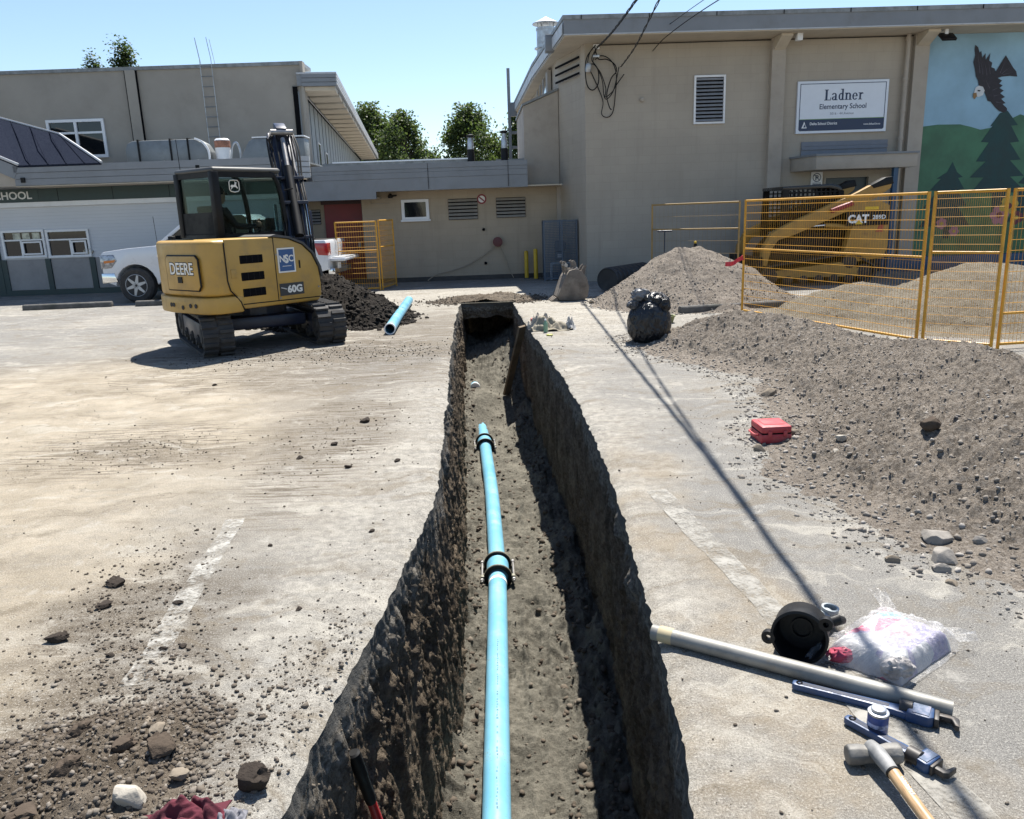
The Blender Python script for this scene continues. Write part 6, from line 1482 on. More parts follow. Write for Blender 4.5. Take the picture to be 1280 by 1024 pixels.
# litter and rags beside the trench
def cloth(name, label, cat, loc, size, mat, seed, h=0.05, group=None, n=26, rz=0.0, amp=1.0):
    t = thing(name, label, cat, loc, rz, group)
    u = np.linspace(-1, 1, n); X, Yg = np.meshgrid(u, u, indexing='ij')
    rr = np.sqrt(X ** 2 + Yg ** 2)
    Z = h * (0.55 + 0.9 * ridged(X * 1.5 + seed, Yg * 1.5, 0, 3, seed) * 0.5 + 0.5 * fbm(X * 2 + seed, Yg * 2, 0, 3, seed + 3)) * np.clip(1.25 - rr ** 2, 0.05, 1)
    Xs = X * size[0] * (1 + 0.18 * fbm(X * 1.3, Yg * 1.3 + seed, 0, 3, seed + 5)); Ys = Yg * size[1] * (1 + 0.25 * fbm(X * 1.3 + 9, Yg * 1.3 + seed, 0, 3, seed + 6))
    fd = np.abs(np.sin(X * 4.1 + Yg * 2.3 + seed + 1.6 * fbm(X * 1.4, Yg * 1.4 + seed, 0, 2, seed + 9))) ** 0.55
    Z = Z * (0.55 + 0.6 * fd)
    Z = np.maximum(Z, 0.004)
    V = np.stack([Xs, Ys, Z], -1).reshape(-1, 3); V2 = V.copy(); V2[:, 2] = np.maximum(V2[:, 2] - 0.006, 0.001)
    a = (np.arange(n - 1)[:, None] * n + np.arange(n - 1)[None]).ravel(); F = np.stack([a, a + n, a + n + 1, a + 1], 1); m_ = n * n
    F2 = F[:, ::-1] + m_
    b = [i for i in range(n)]; ring = [i * n for i in range(n)] + [(n - 1) * n + j for j in range(1, n)] + [i * n + n - 1 for i in range(n - 2, -1, -1)] + [j for j in range(n - 2, 0, -1)]
    ring = np.array(ring); nx = np.roll(ring, -1); F3 = np.stack([ring, nx, nx + m_, ring + m_], 1)
    npmesh('fabric', np.concatenate([V, V2]), np.concatenate([F, F2, F3]), mat, t, smooth=True)
    return t
canvas = simple('muddy_canvas', (0.24, 0.215, 0.165), 0.9, var=0.2, scale=9, dirt=(0.11, 0.09, 0.065), dscale=5, damt=0.7)
cloth('work_rag', 'muddy olive canvas rag spread beside the trench', 'rag', (0.62, 11.95, 0), (0.28, 0.16), canvas, 3, 0.20)
cloth('work_rag', 'pale crumpled rag heaped at the near edge of the trench litter', 'rag', (0.42, 12.05, 0), (0.13, 0.10), simple('pale_rag', (0.36, 0.32, 0.27), 0.9, var=0.25, scale=12), 8, 0.26)
cloth('work_glove', 'grey and white work glove lying at the right of the trench litter', 'glove', (0.93, 11.95, 0), (0.09, 0.08), simple('glove_grey', (0.38, 0.37, 0.35), 0.9, var=0.4, scale=14), 15, 0.17)
cloth('work_glove', 'dusty white glove lying behind the olive rag', 'glove', (0.60, 12.30, 0), (0.10, 0.06), simple('glove_white', (0.40, 0.37, 0.32), 0.9, var=0.3, scale=14), 16, 0.22)
st_ = thing('scrap_bar', 'thin brown bar with a red end lying across the rags', 'bar', (0.36, 12.25, 0.06))
MB().tube([(0, 0, 0.03), (0.36, 0.05, 0.0)], 0.014, 8).build('rod', simple('brown_bar', (0.11, 0.07, 0.05), 0.7), st_)
MB().lathe([(0.0, -0.03), (0.022, -0.028), (0.026, 0.02), (0.0, 0.04)], 10, Matrix.Translation((0.0, 0, 0.06))).build('red_end', simple('cap_red', (0.32, 0.03, 0.03), 0.5), st_, smooth=True)
bt = thing('bottle', 'small green plastic bottle standing in front of the rags', 'bottle', (0.545, 11.72, 0))
MB().lathe([(0.0, 0.0), (0.030, 0.003), (0.033, 0.02), (0.033, 0.12), (0.025, 0.15), (0.013, 0.165), (0.013, 0.185), (0.0, 0.187)], 14).build('body', simple('pale_green_plastic', (0.22, 0.36, 0.24), 0.25), bt, smooth=True)
MB().lathe([(0.016, 0.178), (0.016, 0.20), (0.0, 0.202)], 12).build('cap', M['white'], bt, smooth=True)
ld_ = thing('plastic_dish', 'yellow green plastic lid lying on the dusty asphalt', 'lid', (0.585, 11.38, 0))
MB().lathe([(0.045, 0), (0.05, 0.018), (0.04, 0.022), (0.0, 0.018)], 14).build('disc', simple('lime_plastic', (0.28, 0.28, 0.04), 0.5), ld_)

# valve key and stake behind the gravel heap
vk = thing('valve_key', 'T-handled steel valve key standing behind the gravel heap', 'tool', (3.27, 16.6, 0))
MB().tube([(0, 0, 0), (0, 0, 1.27)], 0.012, 8).build('shaft', M['navy'], vk)
MB().tube([(-0.15, 0, 1.28), (0.15, 0, 1.28)], 0.016, 8).build('handle', M['navy'], vk)
sk_ = thing('spray_can', 'small yellow capped can on the crest of the gravel heap', 'can', (3.66, 15.55, 0.90))
MB().lathe([(0.032, 0), (0.032, 0.14), (0.022, 0.16)], 12).build('can_body', M['black'], sk_, smooth=True)
MB().lathe([(0.026, 0.16), (0.026, 0.20), (0.0, 0.205)], 12).build('cap', bpy.data.materials['bollard_yellow'], sk_, smooth=True)

# red tool case at the toe of the bank
cs = thing('tool_case', 'dusty red plastic tool case at the toe of the gravel bank', 'case', (1.86, 5.66, 0.0), R(2))
redp = simple('red_plastic', (0.38, 0.035, 0.045), 0.5, var=0.1, scale=6, dirt=(0.36, 0.24, 0.20), dscale=9, damt=0.4)
MB().box(0.0, 0.235, 0.0, 0.26, 0.0, 0.075).build('base', redp, cs, bevel=0.015)
MB().box(0.002, 0.233, 0.002, 0.258, 0.079, 0.135).build('lid', redp, cs, bevel=0.016)
MB().box(0.008, 0.227, 0.008, 0.252, 0.07, 0.085).build('seam', M['dark'], cs)
for x in (0.05, 0.165): MB().box(x, x + 0.03, -0.008, 0.004, 0.055, 0.10).build('latch', redp, cs, bevel=0.004)
MB().tube(smooth_path([(-0.004, 0.06, 0.06), (-0.028, 0.07, 0.06), (-0.028, 0.19, 0.06), (-0.004, 0.20, 0.06)], 4), 0.008, 6).build('handle', redp, cs)
MB().box(0.04, 0.195, 0.06, 0.2, 0.135, 0.138).build('lid_panel', redp, cs)
# ------------------------------------------------------------------ pipes in and by the trench
def pvc(name, label, path, group, r=0.084):
    t = thing(name, label, 'pipe', tuple(path[0]), 0, group)
    o = Vector(path[0]); P = [Vector(p) - o for p in path]
    mb = MB(); mb.tube(P, r, 28, cap=False)
    k = len(P) * 28; n0 = len(mb.v); mb.tube(P, r * 0.9, 28, cap=False)
    for j in range(28):
        j2 = (j + 1) % 28; mb.f.append((j, j2, n0 + j2, n0 + j)); e0 = k - 28; mb.f.append((e0 + j, e0 + j2, n0 + e0 + j2, n0 + e0 + j))
    b = mb.build('barrel', M['blue_pvc'], t, smooth=True)
    return t, b
def pp_(y):
    return Vector((float(np.interp(y, [0.9, 3.7, 6.97, 9.2, 11.25, 12.8, 13.6], [-.15, -.168, -.19, -.285, -.42, -.525, -.58])), y, float(np.interp(y, [0, 11, 13.6], [-1.582, -1.575, -1.60]))))
def seg(y0, y1, n=24): return [sum((pp_(y0 + (y1 - y0) * i / n + d) for d in (-.5, -.25, 0, .25, .5)), Vector()) / 5 for i in range(n + 1)]
G_ = 'blue water pipes in the trench'
t, b = pvc('water_pipe', 'long blue plastic pipe in the trench nearest the camera', seg(1.1, 6.88), G_)
prt = simple('pipe_print', (0.05, 0.16, 0.24), 0.6, var=0.5, scale=30)
o = Vector(seg(1.1, 6.88)[0])
d = (pp_(6.88) - pp_(5)).normalized()
MB().lathe([(0.0855, 0), (0.0862, 0), (0.0862, 0.045), (0.0855, 0.045)], 28, frame(pp_(6.66) - o, d), closed=True).build('white_band', M['white'], t)
pm = MB(); rq = random.Random(4)
for y in np.arange(2.9, 5.6, 0.03):
    if rq.random() < 0.72:
        pm.box(-0.006 * rq.random(), 0.003 + 0.006 * rq.random(), -0.010, 0.004 + 0.008 * rq.random(), 0, 0.0012, frame(pp_(y) - o + Vector((0.004, 0, 0.0836)), (0.05, 0, 1), (1, 0, 0)))
pm.build('print_marks', prt, t, recalc=False)['kind'] = 'stuff'
t, b = pvc('water_pipe', 'blue plastic pipe between the two couplings in the trench', seg(7.02, 11.18), G_)
t, b = pvc('water_pipe', 'blue plastic pipe running under the tipped sand in the trench', seg(11.30, 13.4), G_)
olive = simple('olive_casting', (0.20, 0.19, 0.14), 0.6, var=0.2, scale=20)
def coupling(y, label):
    c = pp_(y); d = (pp_(y + 0.3) - pp_(y - 0.3)).normalized(); t = thing('pipe_coupling', label, 'coupling', tuple(c), 0, 'couplings on the blue pipe')
    F_ = frame((0, 0, 0), d, (1, 0, 0))
    MB().lathe([(0.086, -0.14), (0.106, -0.12), (0.108, 0.16), (0.09, 0.18)], 28, F_).build('sleeve', M['blue_pvc'], t, smooth=True)
    for z in (-0.13, 0.17):
        MB().lathe([(0.098, z - 0.022), (0.132, z - 0.018), (0.132, z + 0.018), (0.098, z + 0.022)], 28, F_, closed=True).build('restraint_ring', M['black'], t, smooth=True)
        MB().lathe([(0.1325, z - 0.006), (0.136, z - 0.006), (0.136, z + 0.006), (0.1325, z + 0.006)], 28, F_, closed=True).build('ring_edge', olive, t)
    for s in (-1, 1):
        MB().box(s * 0.145 - 0.018, s * 0.145 + 0.018, -0.03, 0.03, -0.155, -0.105, F_).build('lug', olive, t, bevel=0.01)
        MB().tube([(s * 0.15, 0.0, -0.21), (s * 0.15, 0.0, 0.25)], 0.010, 8, M=F_).build('bolt', M['steel'], t)
        for z in (-0.175, 0.21): MB().lathe([(0.019, z - 0.012), (0.019, z + 0.012)], 6, F_ @ Matrix.Translation((s * 0.15, 0, 0))).build('nut', M['steel'], t)
coupling(6.95, 'near pipe coupling with black rings and olive lugs')
coupling(11.24, 'far pipe coupling close to where the pipe vanishes under sand')
t, b = pvc('water_pipe', 'stub of white rimmed blue pipe poking from the soil far in the trench', [(-0.655, 14.05, -1.315), (-0.67, 14.2, -1.32)], G_)
MB().lathe([(0.07, 0), (0.087, 0), (0.087, 0.05), (0.085, 0.05)], 28, frame((0, -0.002, 0), (0, 1, 0))).build('white_rim', M['white'], t)
t, b = pvc('water_pipe', 'loose length of dusty blue pipe lying on the ground by the dark soil heap', [(-1.83, 12.05, 0.088), (-1.90, 13.4, 0.088), (-2.03, 16.2, 0.088)], None)
MB().lathe([(0.072, -0.01), (0.089, -0.01), (0.089, 0.03), (0.085, 0.03)], 28, frame((0, 0, 0), (-0.05, 1, 0)), closed=True).build('white_rim', M['white'], t, smooth=True)

# shoring plank
plk = thing('plank', 'weathered timber plank leaning against the right trench wall', 'plank', (-0.087, 13.5, -1.33))
dv_ = Vector((0.215 + 0.087, 12.88 - 13.5, -0.06 + 1.33)); L_ = dv_.length
MB().box(-0.07, 0.07, -0.022, 0.022, 0, L_, frame((0, 0, 0), dv_, (0.75, 0.65, 0))).build('board', simple('grey_timber', (0.17, 0.125, 0.08), 0.85, var=0.25, scale=5, bump=0.3, bscale=30, dirt=(0.07, 0.055, 0.04), damt=0.5), plk, bevel=0.004, seg=1)
# shovel standing in the trench
sv = thing('shovel', 'red handled shovel with black grip leaning on the left trench wall', 'shovel', (-0.42, 2.75, -1.6))
tp_ = Vector((-0.655 + 0.42, 2.62 - 2.75, -0.235 + 1.6)); bt_ = Vector((0, 0, 0.12))
MB().tube([bt_, bt_.lerp(tp_, 0.80)], 0.019, 12).build('shaft', simple('red_fibreglass', (0.35, 0.02, 0.022), 0.35), sv, smooth=True)
MB().tube([bt_.lerp(tp_, 0.80), bt_.lerp(tp_, 0.82), bt_.lerp(tp_, 0.905), bt_.lerp(tp_, 0.91), bt_.lerp(tp_, 0.995), bt_.lerp(tp_, 1.0)], [0.020, 0.024, 0.024, 0.027, 0.026, 0.018], 14).build('grip', M['black'], sv, smooth=True)
MB().prism([(-0.10, 0.12), (0.10, 0.12), (0.11, -0.08), (0.0, -0.20), (-0.11, -0.08)], 'y', -0.006, 0.006).build('blade', M['steel'], sv)

# ------------------------------------------------------------------ tools on the right
gp = thing('steel_pipe', 'dull galvanised steel pipe lying across the asphalt at the trench edge', 'pipe', (0.555, 2.965, 0.0335))
dg_ = Vector((1.485 - 0.555, 2.375 - 2.965, 0)); L_ = dg_.length
def galv_mat():
    n = NT('weathered_galvanised'); a = n.noise(4, 6, 0.6, vec=n.map(scale=(1, 1, 1))); b_ = n.voro(60, out='Color')
    c_ = n.mix(n.rng(a, 0.35, 0.65), (0.13, 0.128, 0.118), (0.24, 0.235, 0.215))
    c_ = n.mix(n.rng(n.noise(14, 6, 0.7), 0.58, 0.72, 0, 0.5), c_, (0.20, 0.15, 0.10))
    n.col(c_).set(rough=0.55, metal=0.3); n.bump(n.noise(40, 5, 0.6), 0.15, 0.004); return n.m
gm = galv_mat()
MB().lathe([(0.0325, 0.0), (0.0325, L_), (0.0285, L_), (0.0285, 0.0)], 28, frame((0, 0, 0), dg_), closed=True).build('barrel', gm, gp, smooth=True)
MB().lathe([(0.0328, 0.03), (0.034, 0.035), (0.034, 0.085), (0.0328, 0.09)], 28, frame((0, 0, 0), dg_), closed=True).build('tape_band', simple('old_tape', (0.38, 0.32, 0.20), 0.7), gp, smooth=True)

# black mechanical coupling lying on its side
bf = thing('pipe_fitting', 'black cast pipe fitting with round mouth and side ears beside the bag', 'fitting', (1.105, 2.80, 0.108))
ax_ = Vector((0.42, 0.86, -0.10)).normalized(); F_ = frame((-0.02, -0.05, 0), ax_, (1, 0, 0))
cast = simple('black_casting', (0.006, 0.006, 0.0065), 0.5, var=0.3, scale=20, bump=0.15, bscale=80, spec=0.3)
MB().lathe([(0.098, 0.0), (0.108, 0.003), (0.108, 0.03), (0.104, 0.035), (0.104, 0.12), (0.085, 0.145), (0.040, 0.150), (0.036, 0.145), (0.036, 0.125), (0.085, 0.115), (0.094, 0.10), (0.094, 0.012)], 36, F_, closed=True).build('bowl', cast, bf, smooth=True)
MB().lathe([(0.030, 0.135), (0.090, 0.120), (0.090, 0.112), (0.042, 0.112), (0.042, 0.10), (0.036, 0.10), (0.036, 0.118), (0.0, 0.118), (0.0, 0.135)], 36, F_).build('back_plate', cast, bf, smooth=True)
for an in (R(172), R(-35)):
    c_ = F_ @ Vector((0.117 * math.cos(an), 0.117 * math.sin(an), 0.016)); zz = F_.to_3x3() @ Vector((0, 0, 1))
    MB().lathe([(0.011, -0.016), (0.026, -0.016), (0.028, 0.0), (0.026, 0.016), (0.011, 0.016)], 16, frame(c_, zz), closed=True).build('ear', cast, bf, smooth=True)
MB().tube([F_ @ Vector((0.09, -0.06, 0.03)), F_ @ Vector((0.135, -0.075, 0.05)), F_ @ Vector((0.15, -0.06, 0.09))], [0.02, 0.022, 0.016], 10).build('ear_rib', cast, bf, smooth=True)
pf = thing('pipe_tee', 'small grey plastic pipe tee behind the black fitting', 'fitting', (1.275, 2.985, 0.035))
gry = simple('grey_pvc', (0.27, 0.30, 0.31), 0.45, var=0.1, scale=12, dirt=(0.36, 0.33, 0.28), damt=0.4)
MB().lathe([(0.022, 0), (0.028, 0), (0.028, 0.12), (0.034, 0.125), (0.034, 0.165), (0.026, 0.165), (0.022, 0.12)], 20, frame((-0.10, -0.06, 0), (0.8, 0.55, 0.1)), closed=True).build('barrel', gry, pf, smooth=True)
MB().lathe([(0.026, 0), (0.033, 0), (0.033, 0.055), (0.036, 0.06), (0.036, 0.078), (0.027, 0.078)], 20, frame((0.03, 0.03, -0.02), (0.1, -0.05, 1)), closed=True).build('branch', gry, pf, smooth=True)

# folded cloths in a clear plastic bag
def cushion(name, mat, parent, corners, h, seed, inset=0.0, n=60, bulge=1.0, wr=1.0, z0=0.004):
    c = [Vector((*p, 0)) for p in corners]
    u = np.linspace(0, 1, n); U, Vv = np.meshgrid(u, u, indexing='ij')
    def lerp(a, b, t): return a + (b - a) * t
    X = lerp(lerp(c[0].x, c[1].x, U), lerp(c[3].x, c[2].x, U), Vv); Yg = lerp(lerp(c[0].y, c[1].y, U), lerp(c[3].y, c[2].y, U), Vv)
    e = np.minimum(np.minimum(U, 1 - U), np.minimum(Vv, 1 - Vv)); pf_ = 1 - (1 - np.clip(e / 0.16, 0, 1)) ** 2.6
    Z = h * pf_ * (0.90 + 0.10 * fbm(X * 9, Yg * 9, 0, 3, seed)) + wr * 0.006 * ridged(X * 16, Yg * 34, 0, 3, seed + 2) * pf_ + wr * 0.004 * fbm(X * 70, Yg * 30, 0, 3, seed + 4) * pf_
    cx, cy = X.mean(), Yg.mean(); k = 1 + 0.05 * bulge * fbm(U * 5, Vv * 5, 0, 3, seed + 7) * (1 - pf_)
    X = cx + (X - cx) * k; Yg = cy + (Yg - cy) * k
    top = np.stack([X, Yg, z0 + np.maximum(Z, 0.001)], -1).reshape(-1, 3); bot = top.copy(); bot[:, 2] = z0 - 0.002
    a = (np.arange(n - 1)[:, None] * n + np.arange(n - 1)[None]).ravel(); F = np.stack([a, a + n, a + n + 1, a + 1], 1)
    o_ = npmesh(name, np.concatenate([top, bot]), np.concatenate([F, F[:, ::-1] + n * n]), mat, parent, smooth=True)
    return o_
bgd = thing('bagged_rags', 'clear plastic bag of folded white and pink rags by the steel pipe', 'bag', (1.46, 2.74, 0))
cor = [(1.195 - 1.46, 2.765 - 2.74), (1.405 - 1.46, 2.575 - 2.74), (1.715 - 1.46, 2.795 - 2.74), (1.545 - 1.46, 3.03 - 2.74)]
def ragmat():
    n = NT('folded_rags'); p_ = n.map(rot=(0, 0, R(-38)), scale=(1, 1, 1)); pw_ = n.noise(5, 3, 0.5, color=True)
    v = n.voro(7.5, vec=p_, out='Color', rnd=1.0); s = n.n.new('ShaderNodeSeparateColor'); n.L(v, s.inputs[0])
    c_ = n.mix(n.rng(s.outputs[0], 0.60, 0.63), (0.40, 0.40, 0.41), (0.48, 0.10, 0.17))
    c_ = n.mix(n.rng(s.outputs[1], 0.74, 0.76), c_, (0.24, 0.22, 0.33))
    c_ = n.mix(n.rng(s.outputs[2], 0.88, 0.90), c_, (0.20, 0.36, 0.40))
    st2 = n.noise(1.0, 5, 0.6, vec=n.map(rot=(0, 0, R(-38)), scale=(20, 140, 60)))
    c_ = n.mix(n.rng(st2, 0.45, 0.62, 0, 0.45), c_, (0.33, 0.32, 0.33))
    n.col(c_).set(rough=0.9); n.bump(st2, 0.4, 0.01); return n.m
cushion('folded_cloth', ragmat(), bgd, cor, 0.098, 5, wr=1.2)
pile_c = simple('grey_rag', (0.30, 0.28, 0.27), 0.9, var=0.35, scale=25)
lumpy('cloth_roll', pile_c, bgd, (-0.055, -0.13, 0.052), (0.055, 0.03, 0.042), 5, 0.25, 3, 4, 0.2)
lumpy('cloth_roll', simple('crimson_rag', (0.36, 0.05, 0.09), 0.9, var=0.2), bgd, (-0.20, 0.0, 0.035), (0.06, 0.035, 0.03), 6, 0.25, 3, 4, 0.2)
def filmmat():
    n = NT('clear_polythene')
    tr = n.n.new('ShaderNodeBsdfTransparent'); gl = n.n.new('ShaderNodeBsdfGlossy'); gl.inputs['Roughness'].default_value = 0.32
    df = n.n.new('ShaderNodeBsdfTranslucent'); df.inputs[0].default_value = (0.8, 0.8, 0.82, 1); d2_ = n.n.new('ShaderNodeBsdfDiffuse'); d2_.inputs[0].default_value = (0.75, 0.76, 0.78, 1)
    bp_ = n.n.new('ShaderNodeBump'); bp_.inputs['Strength'].default_value = 0.9; bp_.inputs['Distance'].default_value = 0.012; n.L(n.noise(38, 5, 0.65, dist=1.2), bp_.inputs['Height'])
    n.L(bp_.outputs[0], gl.inputs['Normal'])
    m1 = n.n.new('ShaderNodeMixShader'); m1.inputs[0].default_value = 0.5; n.L(df.outputs[0], m1.inputs[1]); n.L(d2_.outputs[0], m1.inputs[2])
    m2 = n.n.new('ShaderNodeMixShader'); n.L(n.rng(n.noise(16, 5, 0.6, dist=1.0), 0.35, 0.75, 0.05, 0.26), m2.inputs[0]); n.L(tr.outputs[0], m2.inputs[1]); n.L(m1.outputs[0], m2.inputs[2])
    m3 = n.n.new('ShaderNodeMixShader'); m3.inputs[0].default_value = 0.07; n.L(m2.outputs[0], m3.inputs[1]); n.L(gl.outputs[0], m3.inputs[2])
    n.L(m3.outputs[0], n.out.inputs[0]); n.n.remove(n.b); return n.m
film = filmmat()
cor2 = [(cor[0][0] - 0.03, cor[0][1] + 0.005), (cor[1][0] + 0.0, cor[1][1] - 0.028), (cor[2][0] + 0.035, cor[2][1] + 0.0), (cor[3][0] + 0.0, cor[3][1] + 0.03)]
cushion('plastic_film', film, bgd, cor2, 0.112, 11, wr=2.2, z0=0.0035)
def flap(pts, nm='film_flap'):
    P = [Vector(p) for p in pts]; n = 9; V = []; F = []
    for i in range(n):
        for j in range(n):
            u, v = i / (n - 1), j / (n - 1); p = (P[0].lerp(P[1], u)).lerp(P[3].lerp(P[2], u), v)
            V.append(p + Vector((0, 0, 0.010 * math.sin(u * 9 + v * 4) * v + 0.006 * math.sin(u * 21) * v)))
    for i in range(n - 1):
        for j in range(n - 1): a = i * n + j; F.append((a, a + n, a + n + 1, a + 1))
    m = MB(); m.add(V, F); return m.build(nm, film, bgd, smooth=True, recalc=False)
flap([(0.06, 0.24, 0.09), (0.13, 0.26, 0.08), (0.11, 0.34, 0.13), (0.04, 0.35, 0.14)])
flap([(0.25, 0.12, 0.07), (0.26, 0.02, 0.06), (0.36, 0.05, 0.05), (0.35, 0.09, 0.07)])
flap([(-0.27, 0.06, 0.06), (-0.24, -0.02, 0.04), (-0.33, -0.04, 0.01), (-0.34, 0.03, 0.02)])

# pipe wrenches
wblue = simple('wrench_blue', (0.02, 0.055, 0.14), 0.4, var=0.15, scale=10, dirt=(0.06, 0.06, 0.07), dscale=20, damt=0.5)
jawm = simple('dark_jaw_steel', (0.055, 0.052, 0.05), 0.5, 0.5, var=0.2, scale=20, dirt=(0.13, 0.09, 0.06), dscale=20, damt=0.5)
M['worn_blue'] = simple('worn_head_paint', (0.10, 0.13, 0.19), 0.35, 0.3, var=0.3, scale=25, dirt=(0.22, 0.13, 0.09), dscale=25, damt=0.6)
def wrench(p, q, label, flip=1):
    p = Vector((*p, 0.0)); q = Vector((*q, 0.0)); d = q - p; L_ = d.length
    t = thing('pipe_wrench', label, 'wrench', tuple(p), math.atan2(d.y, d.x), 'blue pipe wrenches')
    k = L_; f = flip
    MB().prism([(0.0, -0.012), (0.012, -0.017), (0.30 * k, -0.016), (0.62 * k, -0.021), (0.70 * k, -0.030 * 1), (0.74 * k, -0.030), (0.74 * k, 0.030), (0.70 * k, 0.030), (0.62 * k, 0.021), (0.30 * k, 0.016), (0.012, 0.017), (0.0, 0.012)], 'z', 0.004, 0.030).build('handle', wblue, t, bevel=0.005)
    MB().box(0.05 * k, 0.60 * k, -0.009, 0.009, 0.0301, 0.0312).build('handle_groove', M['navy'], t)
    MB().lathe([(0.006, 0.031), (0.012, 0.031), (0.012, 0.032), (0.006, 0.032)], 14, Matrix.Translation((0.025, 0, 0)), closed=True).build('hang_hole', M['dark'], t)
    MB().prism([(0.70 * k, -0.034), (0.83 * k, -0.040), (0.86 * k, -0.030), (0.86 * k, 0.038), (0.72 * k, 0.042)], 'z', 0.002, 0.042).build('head', wblue, t, bevel=0.006)
    MB().prism([(0.735 * k, -0.028), (0.83 * k, -0.032), (0.84 * k, 0.03), (0.74 * k, 0.034)], 'z', 0.0425, 0.0445).build('worn_face', M['worn_blue'], t, bevel=0.0005, seg=1)
    MB().lathe([(0.027, -0.020), (0.027, 0.020), (0.024, 0.022)], 18, frame((0.695 * k, f * 0.012, 0.026), (1, 0, 0))).build('adjust_nut', jawm, t, smooth=True)
    MB().prism([(0.70 * k, f * 0.004), (0.955 * k, f * 0.004), (0.975 * k, f * -0.03), (1.0 * k, f * -0.034), (1.0 * k, f * 0.012), (0.97 * k, f * 0.026), (0.70 * k, f * 0.022)], 'z', 0.012, 0.034).build('hook_jaw', jawm, t, bevel=0.004)
    MB().box(0.86 * k, 0.888 * k, -0.034, 0.030, 0.006, 0.040).build('heel_jaw', jawm, t, bevel=0.003)
    return t
wrench((1.005, 2.585), (1.475, 2.315), 'long blue pipe wrench lying against the galvanised pipe', 1)
wrench((1.115, 2.375), (1.315, 2.075), 'shorter blue pipe wrench lying under the sledgehammer head', -1)
# primer can
cn_ = thing('solvent_can', 'small blue can of pipe cement with silver lid on the wrench handle', 'can', (1.198, 2.318, 0.0))
MB().lathe([(0.031, 0.0), (0.034, 0.002), (0.034, 0.006), (0.0325, 0.009), (0.0325, 0.074), (0.034, 0.077), (0.034, 0.081), (0.030, 0.083), (0.0, 0.083)], 26).build('tin', M['galv'], cn_, smooth=True)
MB().lathe([(0.0328, 0.011), (0.0332, 0.012), (0.0332, 0.071), (0.0328, 0.072)], 26, closed=True).build('label_wrap', simple('can_blue', (0.03, 0.06, 0.20), 0.4, var=0.2, scale=30), cn_, smooth=True)
MB().lathe([(0.0334, 0.030), (0.0337, 0.030), (0.0337, 0.046), (0.0334, 0.046)], 26, closed=True).build('label_band', simple('can_pale', (0.28, 0.30, 0.42), 0.5, var=0.6, scale=60), cn_, smooth=True)
MB().lathe([(0.024, 0.083), (0.024, 0.094), (0.020, 0.097), (0.0, 0.097)], 22).build('lid', M['galv'], cn_, smooth=True)
# sledgehammer
hm = thing('sledgehammer', 'sledgehammer with chipped grey head and wooden handle at the lower right', 'hammer', (1.115, 2.165, 0))
hw_ = simple('hammer_steel', (0.15, 0.145, 0.135), 0.6, 0.3, var=0.3, scale=14, bump=0.25, bscale=50, dirt=(0.36, 0.33, 0.28), dscale=12, damt=0.6)
oct_ = [(0.031 * math.cos(R(22.5 + 45 * i)), 0.031 * math.sin(R(22.5 + 45 * i))) for i in range(8)]
hmx = frame((0, 0, 0.036), (1, -0.03, 0.02), (0, 1, 0))
mb = MB(); rings = [(-0.085, 0.86), (-0.078, 1.0), (-0.045, 1.0), (-0.025, 0.86), (0.025, 0.86), (0.045, 1.0), (0.078, 1.0), (0.085, 0.86)]
for z, s in rings: mb.v += [tuple(hmx @ Vector((x * s * 1.1, y * s * 1.1, z))) for x, y in oct_]
for i in range(len(rings) - 1):
    for j in range(8): mb.f.append((i*8+j, i*8+(j+1) % 8, (i+1)*8+(j+1) % 8, (i+1)*8+j))
mb.f += [tuple(range(8))[::-1], tuple(range((len(rings)-1)*8, len(rings)*8))]
mb.build('head', hw_, hm, bevel=0.004)
hp = [(-0.005, 0.015, 0.052), (0.0, -0.02, 0.058), (0.008, -0.10, 0.054), (0.02, -0.30, 0.044), (0.045, -0.70, 0.022)]
MB().tube([hp[0], hp[1], (0.005, -0.07, 0.056), (0.0085, -0.105, 0.0535)], [0.024, 0.0255, 0.024, 0.0215], 18).build('collar', simple('grey_overstrike', (0.22, 0.22, 0.215), 0.55, var=0.3, scale=20, dirt=(0.14, 0.13, 0.12), dscale=12, damt=0.5), hm, smooth=True)
MB().tube([(0.0085, -0.105, 0.0535), (0.0095, -0.112, 0.0532)], 0.0222, 18).build('collar_ring', M['black'], hm, smooth=True)
def woodmat():
    n = NT('hickory'); s_ = n.noise(1.0, 5, 0.6, vec=n.map(scale=(160, 9, 160)))
    n.col(n.mix(n.rng(s_, 0.35, 0.65), (0.30, 0.18, 0.085), (0.46, 0.31, 0.165))).set(rough=0.45); return n.m
MB().tube([(0.0095, -0.112, 0.0532), (0.013, -0.2, 0.049), hp[3], hp[4]], [0.0195, 0.0185, 0.018, 0.018], 18).build('handle', woodmat(), hm, smooth=True)
pm = MB()
for k in range(9):
    y = -0.15 - 0.0085 * k; x = 0.0095 + 0.035 * (-(y) - 0.10) + 0.002
    pm.box(x - 0.006 + 0.002 * (k % 3), x + 0.005 - 0.002 * (k % 2), y, y + 0.005, 0.066 - 0.03 * (-y - 0.15), 0.0702 - 0.03 * (-y - 0.15))
pm.build('worn_print', M['letter'], hm)['kind'] = 'stuff'

